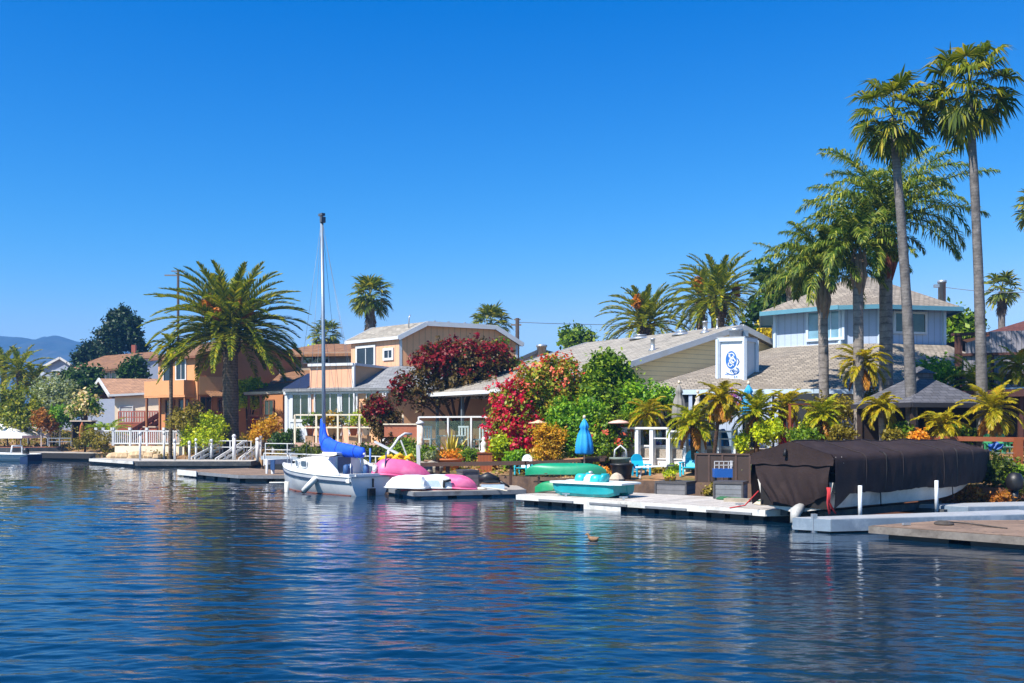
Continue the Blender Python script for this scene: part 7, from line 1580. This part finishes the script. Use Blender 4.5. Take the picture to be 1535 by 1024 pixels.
# ------------------------------------------------------------------ middle shore, under the bougainvillea
BZ = 40.6
t = T('gangway', 'long dark brown railing beam on posts, crossing above the low dock', 'gangway', at(765, 710, BZ)); m_ = MB(); m_.beam(at(634, 696.5, 43), at(790, 694, 41.2), .5, .16); m_.beam(at(790, 694, 41.2), at(908, 689, 40.4), .4, .13); m_.build('walkway', basic('dark_brown_walkway', (66, 46, 36), .8, .3, 3), t); m_ = MB()
for px, D in ((656, 42.7), (671, 42.6), (766, 41.4), (902, 40.4)): p = at(px, 697, D); m_.beam((p.x, p.y, 0), p, .17 if px < 700 else .14)
m_.build('post', basic('dark_brown_walkway', (66, 46, 36)), t)
t = T('bulkhead', 'dark timber bulkhead along the shore behind the docks', 'bulkhead', (-1, 42, 0)); m_ = MB(); pts = [V((9.8, 35.1, 0)), V((4, 38.7, 0)), V((-1, 42.1, 0)), V((-6, 47.3, 0)), V((-11, 56.8, 0))]
for a, b in zip(pts, pts[1:]): d = (b - a).normalized(); m_.beam(a + V((0, 0, .1)), b + d * .05 + V((0, 0, .1)), .14, 1.1)
m_.build('boards', basic('bulkhead_timber', (104, 82, 66), .9, .3, 2, stain=(60, 48, 42)), t)
def deck_box(label, px0, px1, pyt, D, dep, yaw=0.0, rgb=(112, 112, 116), dark=True, zb=None, group='storage boxes on the docks', name='deck_box'):
    a, b = at(px0, pyt, D), at(px1, pyt, D); c = (a + b) / 2; zb = gz(c.x, c.y) if zb is None else zb; w_ = (b.x - a.x); t = T(name, label, 'storage box', (c.x, c.y + dep / 2, zb), group); M_ = place((c.x, c.y + dep / 2, zb), yaw); h_ = c.z - zb
    m_ = MB(M_); m_.bx(-w_ / 2, w_ / 2, -dep / 2, dep / 2, 0, h_ - .08); m_.build('body', basic('box_%d_%d' % (rgb[0], rgb[2]), rgb, .7, .2, 2, 'lap', pw=.16, gap=.012), t); m_ = MB(M_); m_.bx(-w_ / 2 - .03, w_ / 2 + .03, -dep / 2 - .03, dep / 2 + .03, h_ - .08, h_); m_.build('lid', basic('box_lid', (70, 68, 70), .5, .15), t)
    m_ = MB(M_)
    for x in (-w_ / 2 - .01, w_ / 2 + .01): m_.box((x, -dep / 2 - .01, h_ / 2 - .04), (.06, .06, h_ - .1))
    m_.build('corner_post', basic('box_lid', (70, 68, 70)), t)
    return t
deck_box('dark grey storage box on the low dock, right of the small pink hull', 688, 712, 705, 39.6, .9, .35, (104, 98, 100), zb=.27)
deck_box('left grey deck box with plants on its lid, on the long white dock', 992, 1040, 722, 34.6, .9, -.55, (104, 104, 108), zb=WD)
deck_box('right grey deck box beside the covered boat, on the long white dock', 1079, 1121, 722, 32.4, .8, -.45, (110, 114, 120), zb=WD)
t = T('outboard_motor', 'black outboard motor lying on a white stand by the low dock', 'outboard motor', at(738, 728, 38.9)); m_ = MB(); p = at(735, 722, 38.9); m_.tube([p + V((-.45, 0, .1)), p + V((-.1, 0, .16)), p + V((.35, 0, .05))], [.12, .22, .1], 9, wob=.15); m_.tube([p + V((.3, 0, .05)), p + V((.75, -.1, -.2))], [.06, .04], 6); m_.build('engine', BLACK(), t); m_ = MB(); m_.box(p + V((.1, 0, -.26)), (.9, .5, .3)); m_.build('stand', basic('pale_blue_plastic', (176, 196, 214)), t)
t = T('planter_box', 'tall orange-brown timber planter box near the bougainvillea', 'planter', g(727, 44.4)); m_ = MB(); a, b = at(716, 700, 44.2), at(738, 700, 44.2); m_.bx(a.x, b.x, 44.2, 44.8, .6, zz(680, 44.2)); m_.build('box', basic('orange_timber', (150, 78, 40), .7, .15, 2, 'siding', pw=.14), t); m_ = MB(); m_.bx(a.x - .04, b.x + .04, 44.16, 44.84, zz(680, 44.2), zz(678.5, 44.2)); m_.build('rim', basic('orange_timber_rim', (120, 60, 34), .7), t)
t = T('garden_statue', 'small white garden statue on the orange-brown planter box', 'statue', at(725, 680, 44.5)); p = at(725, 679, 44.5); m_ = MB(); m_.lathe([(.14, 0), (.16, .08), (.1, .12), (.12, .3), (.14, .42), (.08, .5), (.05, .53), (.09, .6), (.08, .68), (.01, .72)], p, 10); m_.build('figure', basic('plaster_white', (222, 216, 206), .8, .1, 6), t)
for i, (px, py, D, rgb, lab) in enumerate(((675, 688, 46, (184, 108, 60), 'wide orange flower bowl in front of the agave'), (648, 690, 46, (120, 92, 70), 'brown pot with a spiky plant near the speckled post'), (764, 676, 44.6, (214, 204, 190), 'pale urn at the foot of the bougainvillea'), (812, 690, 42.6, (150, 94, 62), 'clay pot under the golden shrub'))):
    o = at(px, py + 6, D); t = T('flower_pot', lab, 'flower pot', (o.x, o.y, o.z - .3), 'garden pots in the middle yard'); m_ = MB(); m_.lathe([(.18, -.35), (.3, .1), (.36, .12), (.36, .2), (.1, .21)], o, 12, sx=1.8 if i == 0 else 1.1); m_.build('pot', basic('pot_%d' % i, rgb, .8, .15, 4), t); lb = LB(); cloud(lb, [(o.x, o.y, o.z + .35, .55 if i == 0 else .36, .3, .22)], 420, .07, 400 + i); lb.build('foliage', [F_ORANGE(), G_SILVER(), G_MID(), G_LIME()][i], t)
def adirondack(label, c, yaw, rgb, s=1.0, backc=None, group=None):
    t = T('garden_chair', label, 'chair', c, group); M_ = place(c, yaw) @ Matrix.Scale(s, 4); mt = basic('chair_%d_%d' % (rgb[0], rgb[1]), rgb, .5, .08, 3, bump=0); bm = backc or mt; n = 14
    m_ = MB(M_); P = [(-.27, .1, .36)] + [(.33 * math.cos(a) * (1 if True else 1), .42 + .0, .78 + .36 * math.sin(a)) for a in [math.pi * (1 - i / n) for i in range(n + 1)]] + [(.27, .1, .36)]
    m_.slab(P[::-1], (0, .06, .0)); m_.build('backrest', bm, t); m_ = MB(M_); m_.slab([(-.28, -.38, .42), (.28, -.38, .42), (.28, .18, .32), (-.28, .18, .32)], (0, 0, -.05)); m_.build('seat', mt, t)
    for x in (-.36, .36): m_ = MB(M_); m_.bx(x - .07, x + .07, -.45, .32, .58, .62); m_.bx(x - .04, x + .04, -.42, -.34, 0, .58); m_.bx(x - .04, x + .04, .12, .2, 0, .58); m_.build('arm', mt, t)
    return t
wb_ = basic('pale_blue_plastic', (176, 196, 214))
for px, lab, yw in ((785, 'aqua garden chair with white back, the left of two by the gangway', -.5), (810, 'aqua garden chair with pale blue back, the right of two by the gangway', -.35)):
    o = g(px, 42.3); adirondack(lab, o, yw, (40, 178, 204), .75, whp if px < 800 else wb_, 'aqua garden chairs')
o = g(960, 39.9); adirondack('bright turquoise garden chair against the white wall', o, .3, (20, 168, 206), .78)
o = g(1035, 39.2); adirondack('turquoise chair half hidden behind the left grey deck box', o, -.4, (40, 178, 204), .9)
def closed_umbrella(label, px, pyt, pyb, pyg, D, rgb, w=.5, name='closed_umbrella', group=None):
    a, b = at(px, pyt, D), at(px, pyb, D); h_ = a.z - b.z; gr = zz(pyg, D); t = T(name, label, 'umbrella', (a.x, a.y, gr), group); m_ = MB(); S = []
    for k, r in ((0, .42), (.04, .5), (.3, .46), (.55, .36), (.72, .2), (.76, .27), (.86, .2), (1.0, .04)):
        S.append([V((a.x + math.cos(x) * r * w * (1 + .1 * math.sin(x * 8)), a.y + math.sin(x) * r * w * (1 + .1 * math.sin(x * 8)), b.z + h_ * k)) for x in [2 * math.pi * j / 32 for j in range(32)]])
    m_.loft(S); m_.build('canopy', basic('umbrella_%d_%d' % (rgb[0], rgb[2]), rgb, .7, .1, 3), t); m_ = MB(); m_.tube([(a.x, a.y, gr), (a.x, a.y, a.z + .02)], .03, 8); m_.build('pole', basic('pale_pole', (206, 190, 166), .5), t); m_ = MB(); m_.lathe([(.03, 0), (.07, .05), (.06, .12), (.01, .16)], a, 8); m_.build('finial', basic('pale_pole', (206, 190, 166)), t)
closed_umbrella('closed bright blue umbrella standing in front of the green shrubs', 876, 628, 681, 712, 40.2, (28, 146, 222), .72)
closed_umbrella('closed grey umbrella behind the broad olive palm', 1018, 576, 628, 690, 41.8, (130, 126, 120), .62)
closed_umbrella('closed blue umbrella behind the upright palm, under the blue eave', 1122, 577, 622, 690, 41.2, (40, 150, 204), .7)
closed_umbrella('narrow closed umbrella in pale cloth, near the right end of the grey roof eave', 1046, 590, 625, 690, 43.4, (196, 188, 176), .4)
t = T('parasol', 'small tan disc parasol beside the golden shrub', 'parasol', g(807, 43.2)); p = at(807, 634, 43.2); m_ = MB(); m_.lathe([(.43, -.03), (.45, 0), (.18, .06), (.03, .13)], p, 16); m_.build('canopy', basic('tan_canvas', (216, 176, 142), .8, .1), t); m_ = MB(); m_.tube([(p.x, p.y, .8), p + V((0, 0, .1))], .025, 6); m_.build('pole', DARKWOOD(), t)
t = T('parasol', 'faded pink-tan parasol at the left of the bright yellow arching palm', 'parasol', g(928, 42.4)); p = at(928, 633, 42.4); m_ = MB(); m_.lathe([(.46, -.06), (.48, -.02), (.3, .05), (.05, .1)], p, 14); m_.build('canopy', basic('pinktan_canvas', (222, 176, 160), .8, .15, 5), t); m_ = MB(); m_.tube([(p.x, p.y, .8), p], .03, 6); m_.build('pole', DARKWOOD(), t)
t = T('patio_table', 'brown timber table by the foot of the blue umbrella', 'table', g(878, 41)); m_ = MB(); a, b = at(852, 689, 41.4), at(905, 685, 40.8); m_.beam(a, b, .9, .09); m_.build('tabletop', basic('warm_timber', (172, 122, 84), .7, .2, 3), t); m_ = MB()
for q in (a, b): q = q.lerp((a + b) / 2, .15); m_.beam((q.x, q.y, .5), q, .1)
m_.build('leg', basic('dark_brown_walkway', (66, 46, 36)), t)

# ------------------------------------------------------------------ white terrace wall and frame on the right
w0_, w1_ = V((xx(930, 43.2), 43.2, 0)), V((xx(1118, 38.9), 38.9, 0)); wd2 = (w1_ - w0_).normalized(); wl2 = (w1_ - w0_).length; Fw = frame(w0_, w1_)
t = T('terrace_wall', 'white painted terrace wall with a coping and a lower ledge', 'wall', w0_ + V((0, 0, .6))); m_ = MB(Fw); x9 = tx(w0_, w1_, 946); m_.bx(x9, wl2, 0, .25, .4, 1.86); m_.bx(x9, wl2, -.12, 0, .4, 1.34); m_.build('wall', basic('white_render', (222, 220, 218), .8, .08, 1.5, stain=(196, 190, 184)), t)
m_ = MB(Fw); m_.bx(x9 - .04, wl2, -.05, .3, 1.86, 1.93); m_.bx(x9 - .04, wl2, -.17, .02, 1.34, 1.39); m_.build('coping', WHITE(), t); m_ = MB(Fw); m_.bx(.0, x9 - .05, .02, .3, .4, 1.55); m_.build('blue_shade_wall', basic('pale_blue_render', (188, 206, 226), .8, .05), t)
MB().prism([w0_[:2], w1_[:2], (w1_ + V((3.0, 2.4, 0)))[:2], (w0_ + V((1.5, 2.4, 0)))[:2]], .6, 1.8).build('terrace_floor', basic('terrace_tile', (186, 170, 150), .8, .1), t)
t = T('glass_fence', 'white posts with top beam and glass, standing before the terrace wall', 'fence', w0_ + V((0, 0, .6))); m_ = MB(Fw); ztop = zz(643.5, 41.2)
for px in (943, 963, 985, 1010, 1034.5, 1062, 1083, 1108): x = tx(w0_, w1_, px); m_.bx(x - .09, x + .09, -.42, -.24, .55, ztop)
m_.build('post', basic('pale_grey_paint', (210, 216, 222), .5, .05), t); m_ = MB(Fw); m_.bx(tx(w0_, w1_, 941), tx(w0_, w1_, 1010), -.46, -.2, ztop, ztop + .09); m_.bx(tx(w0_, w1_, 1010), tx(w0_, w1_, 1110), -.4, -.26, ztop - .12, ztop - .05); m_.bx(tx(w0_, w1_, 985), tx(w0_, w1_, 1110), -.36, -.3, 2.2, 2.25); m_.build('top_beam', WHITE(), t)
m_ = MB(Fw); m_.bx(tx(w0_, w1_, 944), tx(w0_, w1_, 1107), .1, .115, 1.94, ztop - .1); m_.build('glass_panel', clearmat('clear_glass'), t)
t = T('surfboard', 'upright bright blue board leaning on the glass fence', 'surfboard', at(1085, 688, 39.6)); m_ = MB(); a = at(1085, 686, 39.7); S = []
for i in range(13): s = i / 12; w_ = .24 * math.sin(math.pi * min(1, .12 + s * .86)) ** .5; z = a.z - .1 + s * 1.25; S.append([V((a.x + w_ * math.cos(k), a.y + .15 * s + .05 * math.sin(k), z)) for k in [2 * math.pi * j / 12 for j in range(12)]])
m_.loft(S); m_.build('board', basic('surf_blue', (30, 140, 214), .4, .06, 2, bump=0), t)
for px, lab in ((1036, 'bright blue kayak hull above the terrace wall, left of the stout palm trunk'), (1060, 'second blue kayak hull just behind the first, right of the stout palm trunk')):
    D = 41.3 if px < 1050 else 40.9; p = at(px, 664, D); t = T('kayak', lab, 'kayak', p, 'blue kayaks on the terrace'); S = []
    for i in range(15): s = i / 14 * 2 - 1; w_ = .23 * max(.05, 1 - abs(s) ** 2.4); S.append([V((p.x + s * .75, p.y + w_ * math.cos(k), p.z - .03 + .06 * s * s + w_ * .9 * math.sin(k))) for k in [2 * math.pi * j / 12 for j in range(12)]])
    m_ = MB(); m_.loft(S); m_.build('hull', basic('kayak_blue', (16, 112, 214), .4, .06, 2, bump=0), t); m_ = MB(); m_.tube([q[0] for q in S], .02, 5); m_.build('rim', basic('kayak_rim', (12, 86, 170), .5), t)
t = T('black_barrel', 'black plastic barrel tub with rocks left of the turquoise chair', 'tub', at(930, 716, 38.6)); p = at(932, 718, 38.8); m_ = MB(); m_.lathe([(.3, -.15), (.36, .25), (.4, .52), (.43, .54), (.43, .6), (.33, .58)], p, 14, sx=1.1); m_.build('tub', BLACK(), t); m_ = MB(); m_.lathe([(.02, 0), (.26, .05), (.3, .18), (.2, .33), (.08, .4), (.01, .42)], p + V((-.25, -.5, -.15)), 9, sm=False); m_.build('stone', basic('pale_stone', (186, 170, 150), .9, .3, 5), t)
t = T('bird_bath', 'grey-green tub on a stand with a white wire arch, by the white fence', 'planter', at(930, 695, 40.4)); p = at(930, 693, 40.4); m_ = MB(); m_.lathe([(.3, -.45), (.38, .1), (.46, .12), (.46, .2), (.1, .2)], p, 12); m_.build('tub', basic('grey_green_tub', (112, 124, 116), .7), t); m_ = MB(); m_.tube([p + V((-.25, 0, .2)), p + V((-.22, 0, .5)), p + V((0, 0, .68)), p + V((.22, 0, .5)), p + V((.25, 0, .2))], .035, 6); m_.build('arch', WHITE(), t)
t = T('lounge_chair', 'low white lounger in front of the white terrace wall', 'lounger', at(985, 708, 38.6)); a, b = at(958, 700, 38.7), at(1005, 698, 37.9); m_ = MB(); m_.beam(a, b, .6, .06); m_.build('seat', WHITE(), t)
for k in (.1, .9): p = a.lerp(b, k); m_ = MB(); m_.beam(p, p + V((-.1, 0, -.45)), .06); m_.build('leg', WHITE(), t)
t = T('privacy_screen', 'dark brown panelled screen behind the right-hand deck boxes', 'fence', at(1080, 720, 36.4)); p, q = at(1043, 722, 36.9), at(1124, 722, 35.9); Fp = frame(p, q); ln = math.hypot(q.x - p.x, q.y - p.y); zt_ = zz(682, 36.5); m_ = MB(Fp); m_.bx(0, ln, 0, .06, .4, zt_); m_.build('panel', basic('dark_umber', (58, 44, 38), .75, .15, 2), t); m_ = MB(Fp); m_.bx(-.04, ln + .02, -.04, .1, zt_, zt_ + .06)
for k in range(5): x = ln * k / 4; m_.bx(x - .03, x + .04, -.03, .0, .4, zt_)
m_.build('frame', basic('umber_frame', (76, 56, 48), .7), t)
t = T('crate_table', 'blue tub on a small stand with a white wire rack, before the dark screen', 'table', at(1083, 722, 34.6)); p = at(1083, 709, 34.6); m_ = MB(); m_.box(p, (.62, .4, .3)); m_.build('tub', basic('mid_blue_tub', (30, 86, 160), .5, .1, 3), t); m_ = MB(); q = p + V((0, 0, .15)); rail_run(m_, [q + V((-.32, -.2, 0)), q + V((.32, -.2, 0)), q + V((.32, .2, 0))], .26, .02, (1.0, .5), .02, .16); m_.build('wire_rack', WHITE(), t); m_ = MB()
for x in (-.26, .26): m_.box(p + V((x, 0, -.5)), (.06, .3, .7))
m_.build('leg', BLACK(), t)
t = T('stone_slab', 'small grey slab with white mat on the dock between the deck boxes', 'slab', wd(7.6, 2.0, WD)); m_ = MB(); m_.box(wd(7.4, 2.2, WD + .05), (.8, .4, .1), -.5); m_.build('slab', basic('grey_rock', (150, 140, 124)), t)
for i, (px, py, D, lab) in enumerate(((1000, 720, 34.9, 'tiny potted herb at the left end of the left deck box'), (1009, 720, 34.9, 'tiny potted herb in the middle of the left deck box'))):
    o = at(px, 722, D + .2); t = T('flower_pot', lab, 'flower pot', o, 'herbs on the left deck box'); m_ = MB(); m_.lathe([(.07, 0), (.11, .16), (.12, .18), (.03, .18)], o, 10); m_.build('pot', basic('amber_pot', (214, 156, 60), .5), t); lb = LB(); cloud(lb, [(o.x, o.y, o.z + .26, .12, .12, .1)], 160, .045, 500 + i); lb.build('foliage', G_LIME(), t)
t = T('flower_basket', 'basket of mixed flowers at the blue house window', 'flower basket', at(1095, 605, 44)); p = at(1096, 612, 43.6); m_ = MB(); m_.lathe([(.1, -.3), (.4, 0), (.42, .06), (.05, .05)], p, 10); m_.build('basket', DARKWOOD(), t); lb = LB(); cloud(lb, [(p.x, p.y, p.z + .3, .5, .4, .42)], 500, .1, 77); lb.build('blossoms', leafmat('mixed_flowers', [(206, 60, 44), (226, 150, 30), (150, 80, 170), (90, 120, 190)]), t)
t = T('porch_front', 'pale blue porch wall with dark panels for shaded openings under the tan roof eave', 'wall', at(1080, 640, 45.2)); a, b = at(960, 640, 46.0), at(1230, 640, 44.2); Fq = frame(a, b); L_ = math.hypot(b.x - a.x, b.y - a.y); m_ = MB(Fq); m_.bx(0, L_, .15, .2, 1.5, 4.2); m_.build('shadow_panel', basic('porch_shade', (40, 44, 48), .8), t); m_ = MB(Fq)  # near-black panel paints the deep shade of the porch
for x in (0, 2.2, 4.4, 6.0): m_.bx(x, x + .16, -.02, .14, 1.5, 4.3)
m_.bx(3.4, 4.6, .0, .12, 1.5, 4.2); m_.bx(5.2, 5.9, .0, .12, 1.5, 4.2); m_.build('blue_panel', basic('pale_blue_siding', (172, 194, 222)), t)
# ------------------------------------------------------------------ rail fence and odds at the right edge
t = T('rail_fence', 'orange-brown rail fence behind the bow of the covered boat', 'fence', g(1470, 34.6)); a, b, c = at(1395, 657, 35.4), at(1520, 659, 34.4), at(1600, 660, 33.8); m_ = MB(); m_.beam(a, b, .1, .16); m_.beam(b, c, .1, .16); m_.build('rail', basic('orange_rail', (138, 72, 36), .7, .15, 3), t); m_ = MB()
for px, D in ((1526, 34.3), (1400, 35.3)): p = at(px, 656, D); m_.beam((p.x, p.y, .5), p, .24, .24)
m_.build('post', basic('orange_rail', (138, 72, 36)), t); m_ = MB()
for k in range(3): m_.tube([at(1490, 670 + 9 * k, 34.6), at(1600, 671 + 9 * k, 33.8)], .012, 4)
m_.build('cable', ALU(), t)
for px, D, rgb, lab in ((1488, 35.2, (60, 140, 96), 'green plastic chair back, the left of two behind the rail fence'), (1508, 35.0, (80, 160, 110), 'paler green plastic chair, the right of two behind the rail fence')):
    o = g(px, D); o.z = zz(680, D); adirondack(lab, o, .2, rgb, .62, group='green chairs behind the rail fence')
t = T('blue_tarp', 'crumpled blue tarp hanging on the rail fence', 'tarp', at(1490, 668, 34.2)); m_ = MB(); S = []
for i in range(9): S.append([at(1482 + 22 * u, 664 + 14 * (1 - abs(u - .4)) * i / 8 + 2 * math.sin(u * 9), 34.25 + .05 * math.sin(u * 14 + i)) for u in [j / 10 for j in range(11)]])
m_.loft(S, closed=False, caps=False); m_.loft([[p + V((0, .03, 0)) for p in q][::-1] for q in S], closed=False, caps=False); m_.build('sheet', basic('tarp_blue', (24, 78, 150), .5, .2, 4), t)
t = T('outboard_motor', 'black outboard motor stored upright on the shore right of the boat bow', 'outboard motor', at(1520, 750, 31.6)); p = at(1521, 738, 31.8); m_ = MB(); m_.tube([p + V((0, 0, -.5)), p + V((0, 0, .1))], [.09, .12], 8); m_.lathe([(.1, .05), (.24, .12), (.27, .4), (.18, .6), (.02, .64)], p, 12); m_.build('engine', BLACK(), t); m_ = MB(); m_.box(p + V((0, 0, -.55)), (.5, .3, .1)); m_.build('stand', DARKWOOD(), t)
t = T('bulkhead', 'rust-brown plank bulkhead at the shore behind the boat bow', 'bulkhead', (16, 33.5, 0)); m_ = MB(); 
for a, b in (((22, 31.2), (17.5, 32.9)), ((17.5, 32.9), (9.8, 35.1))): m_.beam((*a, .12), (*b, .12), .14, 1.1)
m_.build('boards', basic('rust_bulkhead', (126, 78, 50), .9, .3, 2, stain=(70, 50, 40)), t)
t = T('bougainvillea_stake', 'orange timber stake beside the crimson cordyline', 'stake', g(1184, 38)); a, b = at(1184, 660, 38), at(1184, 607, 38); m_ = MB(); m_.beam(a - V((0, 0, .4)), b, .08); m_.build('stake', basic('orange_rail', (138, 72, 36)), t); m_ = MB(); m_.beam(b + V((-.06, 0, .02)), at(1222, 606, 38.6), .05); m_.build('crosspiece', basic('orange_rail', (138, 72, 36)), t)
